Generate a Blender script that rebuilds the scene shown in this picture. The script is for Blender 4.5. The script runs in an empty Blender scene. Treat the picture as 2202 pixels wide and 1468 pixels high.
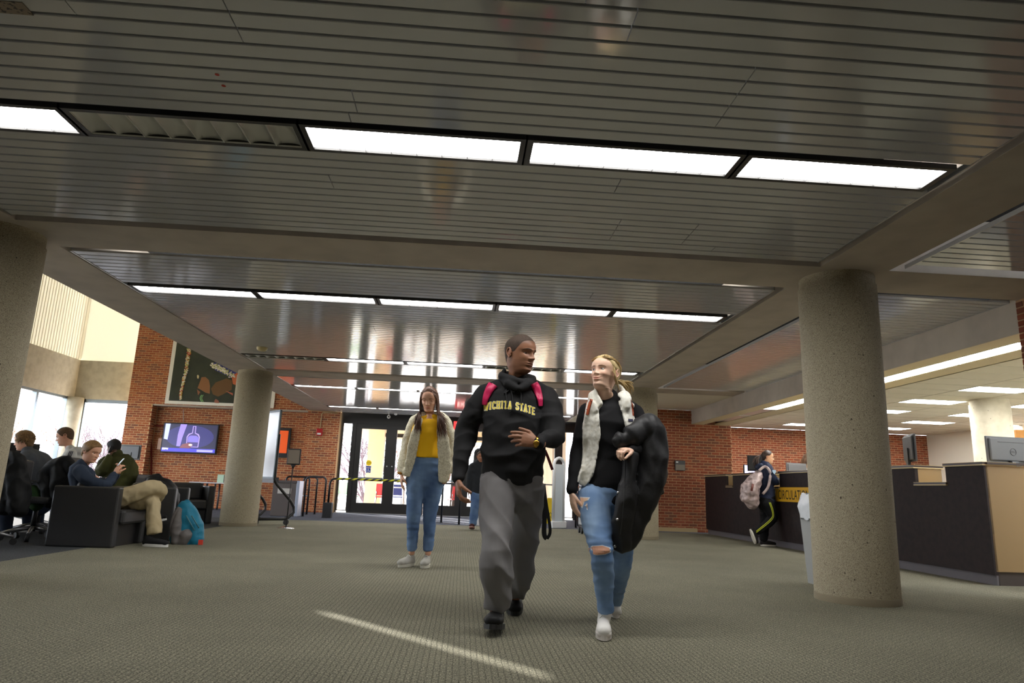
import bpy, bmesh, math, random
from mathutils import Vector as V, Matrix, noise, Euler
from mathutils.bvhtree import BVHTree
random.seed(7)
SC = bpy.context.scene
COL = SC.collection
# ------------------------------------------------------------------ camera
CAMZ, FPX = 0.775, 1475.0
YAW, PITCH, ROLL = math.radians(3.67), math.radians(12.18), math.radians(2.09)
_f = V((math.sin(YAW)*math.cos(PITCH), math.cos(YAW)*math.cos(PITCH), math.sin(PITCH)))
_r = V((math.cos(YAW), -math.sin(YAW), 0)); _u = _r.cross(_f)
CR = _r*math.cos(ROLL) + _u*math.sin(ROLL); CU = -_r*math.sin(ROLL) + _u*math.cos(ROLL); CF = _f
cam = bpy.data.cameras.new('camera'); camo = bpy.data.objects.new('camera', cam); COL.objects.link(camo)
cam.sensor_width = 36; cam.lens = FPX*36/2202; cam.clip_start = .05; cam.clip_end = 300
m = Matrix((CR, CU, -CF)).transposed().to_4x4(); m.translation = (0, 0, CAMZ); camo.matrix_world = m
SC.camera = camo
def ray(x, y): return CR*((x-1101)/FPX) + CU*(-(y-734)/FPX) + CF
def at(x, y, Y):
    d = ray(x, y); t = Y/d.y; return V((0, 0, CAMZ)) + d*t
# ------------------------------------------------------------------ world, sun, exposure
w = bpy.data.worlds.new('world'); SC.world = w; w.use_nodes = True
bg = w.node_tree.nodes['Background']; bg.inputs[0].default_value = (.84, .90, 1, 1); bg.inputs[1].default_value = 5.5
sun = bpy.data.lights.new('sun', 'SUN'); sun.energy = 12; sun.angle = math.radians(.35); sun.color = (1, .96, .90)
suno = bpy.data.objects.new('sun', sun); COL.objects.link(suno)
SUNDIR = V((.62, -.70, -.36)).normalized()      # the way the light travels: in from the back left
suno.rotation_euler = SUNDIR.to_track_quat('-Z', 'Y').to_euler()
vs = SC.view_settings
vs.view_transform = 'Standard'; vs.look = 'None'; vs.gamma = 1; vs.use_curve_mapping = False; vs.exposure = 0.8
LAMP = 12.0            # emission of the lit ceiling lenses
# ------------------------------------------------------------------ materials
MATS = {}
def lin(c): return tuple(((v/255)/12.92 if v/255 <= .04045 else ((v/255+.055)/1.055)**2.4) for v in c)
def mat(name, col=None, rough=.6, metal=0, spec=.5, srgb=None, emit=None, estr=0, bump=None, noise_col=None, coat=0, sheen=0, alpha=1):
    if name in MATS: return MATS[name]
    M = bpy.data.materials.new(name); M.use_nodes = True; MATS[name] = M
    nt = M.node_tree; b = nt.nodes['Principled BSDF']
    if srgb: col = lin(srgb)
    b.inputs['Base Color'].default_value = (*col, 1); b.inputs['Roughness'].default_value = rough
    b.inputs['Metallic'].default_value = metal; b.inputs['Specular IOR Level'].default_value = spec
    b.inputs['Coat Weight'].default_value = coat; b.inputs['Sheen Weight'].default_value = sheen
    if emit: b.inputs['Emission Color'].default_value = (*emit, 1); b.inputs['Emission Strength'].default_value = estr
    tc = nt.nodes.new('ShaderNodeTexCoord')
    if noise_col:                   # (scale, other colour, lo, hi, detail)
        n = nt.nodes.new('ShaderNodeTexNoise'); n.inputs['Scale'].default_value = noise_col[0]; n.inputs['Detail'].default_value = noise_col[4] if len(noise_col) > 4 else 3
        r = nt.nodes.new('ShaderNodeMapRange'); r.inputs[1].default_value = noise_col[2]; r.inputs[2].default_value = noise_col[3]
        x = nt.nodes.new('ShaderNodeMix'); x.data_type = 'RGBA'
        x.inputs[6].default_value = (*col, 1); x.inputs[7].default_value = (*noise_col[1], 1)
        nt.links.new(tc.outputs['Object'], n.inputs[0]); nt.links.new(n.outputs[0], r.inputs[0])
        nt.links.new(r.outputs[0], x.inputs[0]); nt.links.new(x.outputs[2], b.inputs['Base Color'])
    if bump:                        # (scale, strength, distance)
        n = nt.nodes.new('ShaderNodeTexNoise'); n.inputs['Scale'].default_value = bump[0]; n.inputs['Detail'].default_value = 4
        bp = nt.nodes.new('ShaderNodeBump'); bp.inputs['Strength'].default_value = bump[1]; bp.inputs['Distance'].default_value = bump[2]
        nt.links.new(tc.outputs['Object'], n.inputs[0]); nt.links.new(n.outputs[0], bp.inputs['Height']); nt.links.new(bp.outputs[0], b.inputs['Normal'])
    return M
def glass_mat(name, tint=(1, 1, 1), f=1.45):
    M = bpy.data.materials.new(name); M.use_nodes = True; nt = M.node_tree; nt.nodes.clear(); MATS[name] = M
    o = nt.nodes.new('ShaderNodeOutputMaterial'); t = nt.nodes.new('ShaderNodeBsdfTransparent'); g = nt.nodes.new('ShaderNodeBsdfGlossy')
    lw = nt.nodes.new('ShaderNodeLayerWeight'); lw.inputs[0].default_value = .5; mx = nt.nodes.new('ShaderNodeMixShader')
    pw = nt.nodes.new('ShaderNodeMath'); pw.operation = 'POWER'; pw.inputs[1].default_value = 5; ml = nt.nodes.new('ShaderNodeMath'); ml.operation = 'MULTIPLY_ADD'; ml.inputs[1].default_value = .5; ml.inputs[2].default_value = .03
    t.inputs[0].default_value = (*tint, 1); g.inputs['Roughness'].default_value = .02
    nt.links.new(lw.outputs['Facing'], pw.inputs[0]); nt.links.new(pw.outputs[0], ml.inputs[0]); nt.links.new(ml.outputs[0], mx.inputs[0])
    nt.links.new(t.outputs[0], mx.inputs[1]); nt.links.new(g.outputs[0], mx.inputs[2]); nt.links.new(mx.outputs[0], o.inputs[0])
    return M
def brick_mat(name, cols):
    M = bpy.data.materials.new(name); M.use_nodes = True; MATS[name] = M; nt = M.node_tree; b = nt.nodes['Principled BSDF']
    b.inputs['Roughness'].default_value = .85; b.inputs['Specular IOR Level'].default_value = .25
    oi = nt.nodes.new('ShaderNodeObjectInfo'); ge = nt.nodes.new('ShaderNodeNewGeometry')
    ad = nt.nodes.new('ShaderNodeMath'); ad.operation = 'ADD'; fr = nt.nodes.new('ShaderNodeMath'); fr.operation = 'FRACT'
    cr = nt.nodes.new('ShaderNodeValToRGB'); cr.color_ramp.interpolation = 'CONSTANT'
    el = cr.color_ramp.elements
    while len(el) < len(cols): el.new(.5)
    for i, c in enumerate(cols): el[i].position = i/len(cols); el[i].color = (*lin(c), 1)
    tc = nt.nodes.new('ShaderNodeTexCoord'); n = nt.nodes.new('ShaderNodeTexNoise'); n.inputs['Scale'].default_value = 60
    mx = nt.nodes.new('ShaderNodeMix'); mx.data_type = 'RGBA'; mx.blend_type = 'MULTIPLY'; mx.inputs[0].default_value = .45
    nt.links.new(oi.outputs['Random'], ad.inputs[0]); nt.links.new(ge.outputs['Random Per Island'], ad.inputs[1]); nt.links.new(ad.outputs[0], fr.inputs[0])
    nt.links.new(fr.outputs[0], cr.inputs[0]); nt.links.new(cr.outputs[0], mx.inputs[6]); nt.links.new(tc.outputs['Object'], n.inputs[0]); nt.links.new(n.outputs[0], mx.inputs[7])
    nt.links.new(mx.outputs[2], b.inputs['Base Color'])
    return M
# ------------------------------------------------------------------ mesh helpers
TS = bpy.data.scenes.new('workshop')          # scratch scene in which modifiers are applied; removed at the end
def evaluated(o):
    TS.collection.objects.link(o); vl = TS.view_layers[0]; vl.update(); dg = vl.depsgraph; dg.update()
    me = bpy.data.meshes.new_from_object(o.evaluated_get(dg)); bpy.data.objects.remove(o); return me
class MB:
    def __init__(s): s.v = []; s.f = []; s.sm = []; s.mi = []; s.cm = 0
    def add(s, vs, fs, smooth=False):
        o = len(s.v); s.v += [tuple(p) for p in vs]
        for f in fs: s.f.append(tuple(i+o for i in f)); s.sm.append(smooth); s.mi.append(s.cm)
        return s
    def box(s, a, b, bev=0):
        x0, y0, z0 = [min(p, q) for p, q in zip(a, b)]; x1, y1, z1 = [max(p, q) for p, q in zip(a, b)]
        if bev <= 0:
            return s.add([(x0,y0,z0),(x1,y0,z0),(x1,y1,z0),(x0,y1,z0),(x0,y0,z1),(x1,y0,z1),(x1,y1,z1),(x0,y1,z1)],
                  [(0,3,2,1),(4,5,6,7),(0,1,5,4),(1,2,6,5),(2,3,7,6),(3,0,4,7)])
        bev = min(bev, (x1-x0)*.49, (y1-y0)*.49, (z1-z0)*.49)
        bm = bmesh.new(); bmesh.ops.create_cube(bm, size=1)
        for q in bm.verts: q.co = V(((x0+x1)/2+q.co.x*(x1-x0), (y0+y1)/2+q.co.y*(y1-y0), (z0+z1)/2+q.co.z*(z1-z0)))
        bmesh.ops.bevel(bm, geom=bm.edges[:], offset=bev, segments=2, affect='EDGES', profile=.5)
        bm.verts.index_update(); s.add([q.co[:] for q in bm.verts], [[q.index for q in f.verts] for f in bm.faces]); bm.free(); return s
    def obox(s, c, ax, ay, az, bev=0):        # box with half axes given as vectors
        t = MB(); lx, ly, lz = ax.length, ay.length, az.length; t.box((-lx,-ly,-lz), (lx,ly,lz), bev)
        X, Y, Z = ax.normalized(), ay.normalized(), az.normalized()
        return s.add([V(c)+X*p[0]+Y*p[1]+Z*p[2] for p in t.v], t.f)
    def tube(s, pts, rad, n=12, hint=None, cap=True, round_=False, closed=False, power=1.0, smooth=True):
        pts = [V(p) for p in pts]; N = len(pts)
        rad = [rad]*N if isinstance(rad, (int, float)) else list(rad)
        rad = [(r, r) if isinstance(r, (int, float)) else tuple(r) for r in rad]
        T = []
        for i in range(N):
            a = pts[(i-1) % N] if (closed or i > 0) else pts[i]; b = pts[(i+1) % N] if (closed or i < N-1) else pts[i]
            d = b-a
            if not closed and 0 < i < N-1:
                d = (pts[i]-a).normalized()+(b-pts[i]).normalized()
            T.append(d.normalized() if d.length > 1e-9 else V((0, 0, 1)))
        if round_ and not closed:            # rounded ends
            for end in (0, 1):
                idx = 0 if end == 0 else -1; t = T[idx]*(-1 if end == 0 else 1); r = rad[idx]; p = pts[idx]
                ex = [(p+t*min(r)*math.sin(a), (r[0]*math.cos(a), r[1]*math.cos(a)), T[idx]) for a in (.5, .95, 1.3)]
                if end == 0:
                    for q, rr, tt in ex: pts.insert(0, q); rad.insert(0, rr); T.insert(0, tt)
                else:
                    for q, rr, tt in ex: pts.append(q); rad.append(rr); T.append(tt)
            N = len(pts)
        h = V(hint) if hint is not None else (V((1, 0, 0)) if abs(T[0].x) < .9 else V((0, 1, 0)))
        vs, side = [], None
        for i in range(N):
            t = T[i]; ref = h if hint is not None or side is None else side
            sd = ref - t*ref.dot(t)
            if sd.length < 1e-4: sd = (side or V((0, 1, 0))); sd = sd - t*sd.dot(t)
            sd.normalize(); side = sd; nn = t.cross(sd)
            for k in range(n):
                a = 2*math.pi*k/n; c, q = math.cos(a), math.sin(a)
                if power != 1: c = math.copysign(abs(c)**power, c); q = math.copysign(abs(q)**power, q)
                vs.append(pts[i]+sd*(rad[i][0]*c)+nn*(rad[i][1]*q))
        fs = []
        for i in range(N if closed else N-1):
            j = (i+1) % N
            for k in range(n): fs.append((i*n+k, i*n+(k+1) % n, j*n+(k+1) % n, j*n+k))
        s.add(vs, fs, smooth)
        if cap and not closed:
            o = len(s.v)-len(vs); s.f.append(tuple(o+k for k in reversed(range(n)))); s.sm.append(False); s.mi.append(s.cm)
            s.f.append(tuple(o+(N-1)*n+k for k in range(n))); s.sm.append(False); s.mi.append(s.cm)
        return s
    def cyl(s, a, b, r, n=16, r2=None, smooth=True): return s.tube([a, b], [r, r if r2 is None else r2], n, smooth=smooth)
    def lathe(s, c, prof, n=24, axis=None, smooth=True):   # prof: (radius, height)
        A = V(axis).normalized() if axis is not None else V((0, 0, 1)); X = A.orthogonal().normalized(); Y = A.cross(X)
        vs = [V(c)+A*h+X*(r*math.cos(2*math.pi*k/n))+Y*(r*math.sin(2*math.pi*k/n)) for r, h in prof for k in range(n)]
        fs = [(i*n+k, i*n+(k+1) % n, (i+1)*n+(k+1) % n, (i+1)*n+k) for i in range(len(prof)-1) for k in range(n)]
        return s.add(vs, fs, smooth)
    def ball(s, c, r, n=16, m=10, R=None):
        r = (r, r, r) if isinstance(r, (int, float)) else r; c = V(c); vs = []
        for i in range(m+1):
            th = math.pi*i/m
            for k in range(n):
                p = V((r[0]*math.sin(th)*math.cos(2*math.pi*k/n), r[1]*math.sin(th)*math.sin(2*math.pi*k/n), r[2]*math.cos(th)))
                vs.append(c+(R @ p if R is not None else p))
        fs = [(i*n+k, i*n+(k+1) % n, (i+1)*n+(k+1) % n, (i+1)*n+k)[::-1] for i in range(m) for k in range(n)]
        return s.add(vs, fs, True)
    def prism(s, poly, ax, thick, origin=(0, 0, 0)):
        """poly: 2-D outline (counter-clockwise) in the plane of ax=(u, v); thick: vector"""
        u, v_ = V(ax[0]), V(ax[1]); o = V(origin); th = V(thick); n = len(poly)
        a = [o+u*p[0]+v_*p[1] for p in poly]; b = [p+th for p in a]
        return s.add(a+b, [tuple(range(n)), tuple(reversed(range(n, 2*n)))]+[(i, i+n, (i+1) % n+n, (i+1) % n) for i in range(n)])
    def quad(s, a, b, c, d): return s.add([a, b, c, d], [(0, 1, 2, 3)])
    def mesh(s, name, mats=None):
        me = bpy.data.meshes.new(name); me.from_pydata(s.v, [], s.f); me.validate()
        if len(me.polygons) == len(s.sm):
            me.polygons.foreach_set('use_smooth', s.sm)
            if mats and len(mats) > 1: me.polygons.foreach_set('material_index', s.mi)
        for q in (mats or []): me.materials.append(q)
        bm = bmesh.new(); bm.from_mesh(me); bmesh.ops.recalc_face_normals(bm, faces=bm.faces[:]); bm.to_mesh(me); bm.free()
        me.update(); return me
    def build(s, name, mats, parent=None, **kw):
        return link(name, s.mesh(name, mats if isinstance(mats, (list, tuple)) else [mats]), parent, **kw)
def tag(o, label=None, cat=None, group=None, kind=None):
    if label: o['label'] = label
    if cat: o['category'] = cat
    if group: o['group'] = group
    if kind: o['kind'] = kind
    return o
def link(name, me, parent=None, label=None, cat=None, group=None, kind=None, loc=None):
    o = bpy.data.objects.new(name, me); COL.objects.link(o)
    if parent is not None:
        o.parent = parent; o.matrix_parent_inverse = parent.matrix_basis.inverted()
    if loc is not None: o.location = loc
    return tag(o, label, cat, group, kind)
def thing(name, label, cat, loc=(0, 0, 0), rotz=0, group=None, kind=None):
    o = bpy.data.objects.new(name, None); COL.objects.link(o); o.empty_display_size = .1
    o.location = loc; o.rotation_euler = (0, 0, rotz)
    o.matrix_basis = Matrix.Translation(V(loc)) @ Matrix.Rotation(rotz, 4, 'Z')
    return tag(o, label, cat, group, kind)
def local(name, mb, mats, parent, **kw):        # mesh given in the parent's own axes
    o = mb.build(name, mats, None, **kw); o.parent = parent; return o
def copy_tree(o, loc=None, rotz=None, label=None, parent=None):
    c = o.copy(); COL.objects.link(c); c.parent = parent
    if loc is not None: c.location = loc
    if rotz is not None: c.rotation_euler = (0, 0, rotz)
    if label: c['label'] = label
    for ch in list(o.children):
        if ch.name in COL.objects: copy_tree(ch, parent=c)
    return c
def text_mesh(body, size, extrude=0, bold=0, spacing=1.0, align='CENTER'):
    cu = bpy.data.curves.new('text', 'FONT'); cu.body = body; cu.size = size; cu.extrude = extrude; cu.offset = bold
    cu.align_x = align; cu.align_y = 'CENTER'; cu.space_character = spacing; cu.resolution_u = 3
    return evaluated(bpy.data.objects.new('text', cu))
def text(name, body, size, origin, right, up, mat_, parent=None, bold=0, spacing=1.0, align='CENTER', stretch=1.0, **kw):
    me = text_mesh(body, size, 0, bold, spacing, align); R, U, O = V(right), V(up), V(origin)
    for q in me.vertices: q.co = O+R*(q.co.x*stretch)+U*q.co.y
    me.materials.clear(); me.materials.append(mat_); me.name = name
    return link(name, me, parent, **kw)
# ================================================================== STRUCTURE
ZC = 2.70
slat_m = mat('slat_paint', (.58, .585, .60), rough=.105, spec=.6, metal=.2)
beam_m = mat('beam_paint', srgb=(184, 174, 161), rough=.75, noise_col=(3, lin((170, 160, 148)), .4, .7))
conc_m = mat('column_concrete', srgb=(176, 166, 140), rough=.85, bump=(260, .6, .005), noise_col=(200, lin((104, 93, 75)), .46, .66, 4))
conc_l = mat('wall_concrete', srgb=(208, 201, 180), rough=.9, bump=(60, .25, .004), noise_col=(6, lin((190, 182, 160)), .4, .7, 6))
black_m = mat('black_recess', (.006, .006, .006), rough=.8)
trimmetal = mat('trim_metal', (.35, .35, .34), rough=.3, metal=.5)
white_p = mat('white_paint', srgb=(225, 220, 205), rough=.7)
cream_p = mat('cream_paint', srgb=(214, 200, 165), rough=.7)
frame_m = mat('dark_bronze_frame', (.012, .011, .010), rough=.45)
alum_m = mat('aluminium_frame', (.25, .30, .34), rough=.35, metal=.6)
mortar_m = mat('mortar', srgb=(212, 178, 132), rough=.95)
brick_m = brick_mat('brick_faces', [(190, 112, 78), (176, 98, 68), (200, 124, 86), (166, 96, 70), (184, 114, 78), (152, 98, 78), (196, 114, 74), (180, 102, 66)])
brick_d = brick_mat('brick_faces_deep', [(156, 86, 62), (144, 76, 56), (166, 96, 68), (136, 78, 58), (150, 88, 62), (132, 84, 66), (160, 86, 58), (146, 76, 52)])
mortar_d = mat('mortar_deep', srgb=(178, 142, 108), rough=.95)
pane_m = glass_mat('window_glass')
carpet = bpy.data.materials.new('carpet'); carpet.use_nodes = True
def carpet_mat(name, c1, c2, c3):
    M = bpy.data.materials.new(name); M.use_nodes = True; nt = M.node_tree; b = nt.nodes['Principled BSDF']; L = nt.links.new
    b.inputs['Roughness'].default_value = .95; b.inputs['Specular IOR Level'].default_value = .1
    tc = nt.nodes.new('ShaderNodeTexCoord')
    n = nt.nodes.new('ShaderNodeTexNoise'); n.inputs['Scale'].default_value = 130; n.inputs['Detail'].default_value = 3; L(tc.outputs['Object'], n.inputs[0])
    n2 = nt.nodes.new('ShaderNodeTexNoise'); n2.inputs['Scale'].default_value = 1.1; L(tc.outputs['Object'], n2.inputs[0])
    r = nt.nodes.new('ShaderNodeValToRGB'); e = r.color_ramp.elements
    e[0].position = .38; e[0].color = (*c2, 1); e[1].position = .62; e[1].color = (*c1, 1); q = e.new(.5); q.color = (*c3, 1)
    L(n.outputs[0], r.inputs[0])
    mp = nt.nodes.new('ShaderNodeMapping'); L(tc.outputs['Object'], mp.inputs[0])
    br = nt.nodes.new('ShaderNodeTexBrick'); br.inputs['Scale'].default_value = 1; br.inputs['Brick Width'].default_value = .045; br.inputs['Row Height'].default_value = .028
    br.inputs['Mortar Size'].default_value = .0045; br.inputs['Mortar Smooth'].default_value = .6
    br.inputs['Color1'].default_value = (1, 1, 1, 1); br.inputs['Color2'].default_value = (.86, .86, .86, 1); br.inputs['Mortar'].default_value = (.52, .52, .52, 1)
    mp.inputs['Rotation'].default_value = (0, 0, math.pi/2); L(mp.outputs[0], br.inputs[0])
    mx = nt.nodes.new('ShaderNodeMix'); mx.data_type = 'RGBA'; mx.blend_type = 'MULTIPLY'; mx.inputs[0].default_value = .8
    L(r.outputs[0], mx.inputs[6]); L(br.outputs[0], mx.inputs[7])
    mx2 = nt.nodes.new('ShaderNodeMix'); mx2.data_type = 'RGBA'; mx2.blend_type = 'OVERLAY'; mx2.inputs[0].default_value = .25
    L(mx.outputs[2], mx2.inputs[6]); L(n2.outputs[0], mx2.inputs[7]); L(mx2.outputs[2], b.inputs['Base Color'])
    bp = nt.nodes.new('ShaderNodeBump'); bp.inputs['Strength'].default_value = .6; bp.inputs['Distance'].default_value = .004
    L(br.outputs['Color'], bp.inputs['Height']); L(bp.outputs[0], b.inputs['Normal']); return M
bpy.data.materials.remove(carpet)
carpet_g = carpet_mat('carpet_green_grey', lin((156, 152, 130)), lin((82, 81, 70)), lin((124, 121, 104)))
carpet_b = carpet_mat('carpet_blue_grey', lin((112, 116, 128)), lin((62, 66, 76)), lin((88, 92, 104)))
carpet_d = carpet_mat('carpet_dark_grey', lin((92, 94, 96)), lin((50, 52, 54)), lin((70, 72, 74)))
# ---- floor
fl = MB().box((-4.0, -9, -.1), (14, 15, 0)).build('floor', carpet_g, kind='structure', label='grey green ribbed carpet across the lobby')
MB().box((-11, 15, -.1), (14, 19.55, 0)).build('floor', carpet_b, kind='structure', label='blue grey entrance carpet before the doors')
MB().box((-11, -9, -.1), (-4.0, 15, 0)).build('floor', carpet_d, kind='structure', label='dark carpet of the reading area on the left')
# ---- ceiling beams
def sbox(name, a, b, m_, label, bev=0, **kw): return MB().box(a, b, bev).build(name, m_, kind='structure', label=label, **kw)
sbox('beam', (2.92, -9, ZC), (3.515, 12.93, ZC+.5), beam_m, 'taupe ceiling beam running in depth over the right columns')
sbox('beam', (-4.245, -9, ZC), (-3.587, 19.2, ZC+.62), beam_m, 'taupe ceiling beam running in depth over the left columns')
for i, (y0, y1, x1) in enumerate(((5.317, 5.93, 5.2), (12.37, 12.93, 5.2))):
    nm = ('nearer', 'farther')[i]
    sbox('beam', (-3.587, y0, ZC), (2.92, y1, ZC+.5), beam_m, nm+' taupe cross beam over the middle of the lobby')
    sbox('beam', (3.515, y0, ZC), (x1, y1, ZC+.5), beam_m, nm+' taupe cross beam right of the right hand columns')
# upper slab closing everything above the slats
sbox('ceiling', (-4.245, -9, ZC+.5), (6.3, 19.4, ZC+.6), black_m, 'dark void above the metal slats')
# ---- slat ceilings
PIT = .1067
FIXX = [(-3.505, -2.305), (-2.235, -1.036), (-.966, .235), (.31, 1.51), (1.583, 2.758)]
FIXY = [(3.55, 3.80), (7.10, 7.33), (10.85, 11.08), (14.13, 14.36), (17.80, 18.03)]
def slat_profile(L):            # one tray slat, length L along x, from its left near corner
    mb = MB(); w_, h = PIT*.84, .018
    sec = [(0, h), (0, .003), (.003, 0), (w_-.003, 0), (w_, .003), (w_, h)]
    vs = [(x, y, z) for x in (0, L) for y, z in sec]; n = len(sec)
    mb.add(vs, [(i, i+1, i+1+n, i+n) for i in range(n-1)]+[tuple(range(n)), tuple(range(2*n-1, n-1, -1))]); return mb
_sl = {}
def slat_bay(label, x0, x1, y0, y1, rows=(), joints=()):
    root = thing('ceiling', label, None, ((x0+x1)/2, y0, ZC), kind='structure')
    tr = MB()
    for a, b in (((x0-.012, y0, ZC-.004), (x0, y1, ZC+.03)), ((x1, y0, ZC-.004), (x1+.012, y1, ZC+.03))): tr.box(a, b)
    tr.build('edge_trim', trimmetal, root)
    y = y0; k = 0
    while y+PIT*.87 <= y1+.001:
        skip = None
        for a, b in rows:
            if y+PIT*.87 > a-.03 and y < b+.03: skip = (a, b)
        if skip:
            y = skip[1]+.035; continue
        segs = [x0]+sorted([xx for (ya, yb, xx) in joints if ya <= y+.03 < yb])+[x1]
        for i in range(len(segs)-1):
            a, b = segs[i]+(.0025 if i else 0), segs[i+1]-(.0025 if i < len(segs)-2 else 0)
            key = round(b-a, 4)
            if key not in _sl: _sl[key] = slat_profile(b-a).mesh('slat', [slat_m])
            s_ = link('slat', _sl[key], root); s_.location = (a-(x0+x1)/2, y-y0, 0)
            s_.matrix_parent_inverse = Matrix.Identity(4)
        y += PIT; k += 1
    return root
jn = [(2.28, 2.72, -1.75), (2.28, 2.80, -1.08), (2.75, 3.2, 1.25), (2.0, 2.35, .4), (2.35, 2.6, .62), (2.0, 2.1, 1.9),
      (4.55, 4.95, 1.05), (4.55, 4.95, 1.62), (4.95, 5.1, 1.9), (4.1, 4.3, -.95), (3.1, 3.3, -.65), (3.3, 3.5, -.7), (3.95, 4.1, .9)]
slat_bay('nearest bay of the glossy grey metal slat ceiling', -3.545, 2.835, -1.0, 5.215, [FIXY[0]], jn)
slat_bay('middle bay of the glossy grey metal slat ceiling', -3.545, 2.84, 6.03, 12.27, FIXY[1:3], [(8.4, 8.7, -1.2), (9.2, 9.6, .5), (6.4, 6.6, 1.2)])
slat_bay('farthest bay of the glossy grey metal slat ceiling before the doors', -3.56, 2.84, 13.03, 19.28, FIXY[3:5], [(13.2, 13.3, -2.2)])
slat_bay('near right bay of the metal slat ceiling at the frame edge', 3.62, 6.3, -.6, 5.24)
slat_bay('right bay of the metal slat ceiling between beam and soffit', 3.62, 5.165, 6.02, 12.28)
sbox('ceiling', (2.9, 12.93, ZC), (5.17, 15.41, ZC+.1), white_p, 'plain white plaster ceiling beyond the right hand columns')
# ---- ceiling lights
lens_m = bpy.data.materials.new('lit_lens'); lens_m.use_nodes = True
_b = lens_m.node_tree.nodes['Principled BSDF']; _b.inputs['Base Color'].default_value = (.8, .8, .8, 1)
_b.inputs['Emission Color'].default_value = (1, .985, .965, 1); _b.inputs['Emission Strength'].default_value = LAMP
off_m = mat('unlit_louvre', (.60, .60, .58), rough=.3, metal=.3)
white_edge = mat('lens_edge', (.75, .75, .72), rough=.4)
def troffer(x0, x1, y0, y1, lit, label, group):
    r = thing('ceiling_light', label, 'light', ((x0+x1)/2, (y0+y1)/2, ZC), group=group)
    f = MB()
    for a, b in (((x0-.045, y0-.03, ZC-.002), (x0, y1+.03, ZC+.03)), ((x1, y0-.03, ZC-.002), (x1+.04, y1+.03, ZC+.03)),
                 ((x0, y0-.03, ZC-.002), (x1, y0, ZC+.03)), ((x0, y1, ZC-.002), (x1, y1+.03, ZC+.03))): f.box(a, b)
    f.build('frame', frame_m, r)
    g = MB(); n = 8; L = x1-x0
    if lit:
        g.quad((x0, y0, ZC+.012), (x0, y1, ZC+.012), (x1, y1, ZC+.012), (x1, y0, ZC+.012)); g.build('lens', lens_m, r)
        e = MB()
        for i in range(1, n): e.box((x0+L*i/n-.002, y0, ZC+.004), (x0+L*i/n+.002, y1, ZC+.0115))
        e.build('louvre_fin', white_edge, r, kind='stuff')
    else:
        for i in range(n):              # parabolic cells
            a, b = x0+L*i/n, x0+L*(i+1)/n; N = 7
            vs = []
            for j in range(N+1):
                t = j/N
                for k in range(5):
                    vv = k/4; vs.append((a+(b-a)*t, y0+(y1-y0)*vv, ZC+.006+.055*(1-(2*t-1)**2)**.5*(.35+.65*(1-(2*vv-1)**2)**.5)))
            g.add(vs, [(j*5+k, j*5+k+1, (j+1)*5+k+1, (j+1)*5+k) for j in range(N) for k in range(4)], True)
        g.build('reflector', off_m, r)
        e = MB()
        for i in range(n+1): e.box((x0+L*i/n-.002, y0, ZC), (x0+L*i/n+.002, y1, ZC+.01))
        for yy in (y0, y1): e.box((x0, yy-.002, ZC), (x1, yy+.002, ZC+.01))
        e.build('louvre_fin', white_edge, r, kind='stuff')
ords = ['leftmost', 'second from the left', 'middle', 'second from the right', 'rightmost']
rown = ['nearest', 'second', 'third', 'fourth', 'farthest']
OFF = {(0, 1), (2, 0), (2, 3)}
for ri, (y0, y1) in enumerate(FIXY):
    for ci, (x0, x1) in enumerate(FIXX):
        lit = (ri, ci) not in OFF
        troffer(x0, x1, y0, y1, lit, f"{'lit white' if lit else 'unlit grey'} ceiling light, {ords[ci]} in the {rown[ri]} row", 'light row, '+rown[ri])
sbox('ceiling', (-3.587, -9, ZC+.03), (6.3, -1.7, ZC+.1), slat_m, 'plain lobby ceiling behind the viewer')
sbox('beam', (-3.587, -1.7, ZC), (2.92, -1.09, ZC+.5), beam_m, 'taupe cross beam behind the viewer')
for ri, (y0, y1) in enumerate(((-3.6, -3.35), (-7.1, -6.85))):  # rows added out of view to light the front of the lobby
    for ci, (x0, x1) in enumerate(FIXX): troffer(x0, x1, y0, y1, True, f"{ords[ci]} ceiling light, added as fill, of the unseen row {['just behind', 'far behind'][ri]} the viewer", 'added light rows outside the picture')
# ---- columns
def column(x, y, r, z1, label, m_=None):
    root = thing('column', label, None, (x, y, 0), kind='structure')
    prof = [(r, 0), (r, z1-.09), (r-.012, z1-.085), (r-.012, z1)]
    MB().lathe((x, y, 0), prof, 64).build('shaft', m_ or conc_m, root)
    pits = MB(); rnd = random.Random(int(x*100+y))
    for i in range(70):             # little blow holes in the cast face
        a = rnd.uniform(0, 2*math.pi); z = rnd.uniform(.05, z1-.1); rr = rnd.uniform(.003, .0075)
        d = V((math.cos(a), math.sin(a), 0)); c = V((x, y, z))+d*(r+.0006)
        t = V((-d.y, d.x, 0)); n = 7
        pits.add([c+t*(rr*math.cos(2*math.pi*k/n))+V((0, 0, 1))*(rr*1.2*math.sin(2*math.pi*k/n)) for k in range(n)], [tuple(range(n))])
    pits.build('blow_hole', mat('pit_shadow', srgb=(88, 80, 66), rough=.9), root, kind='stuff')
    MB().lathe((x, y, 0), [(r+.003, 0), (r+.003, .05), (r, .055)], 64).build('scuff_band', mat('scuffed_concrete', srgb=(132, 122, 100), rough=.9, bump=(160, .5, .006)), root)
    return root
column(3.225, 5.63, .318, ZC, 'speckled concrete column before the circulation desk')
column(-3.875, 5.63, .318, ZC, 'shaded concrete column cut by the left picture edge')
column(-3.835, 12.62, .312, ZC, 'sunlit concrete column beside the rolling whiteboard')
column(3.26, 12.62, .318, ZC, 'concrete column half hidden behind the blonde woman')
column(9.5, 11.8, .32, 2.68, 'pale concrete column behind the large monitor', conc_l)
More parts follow.
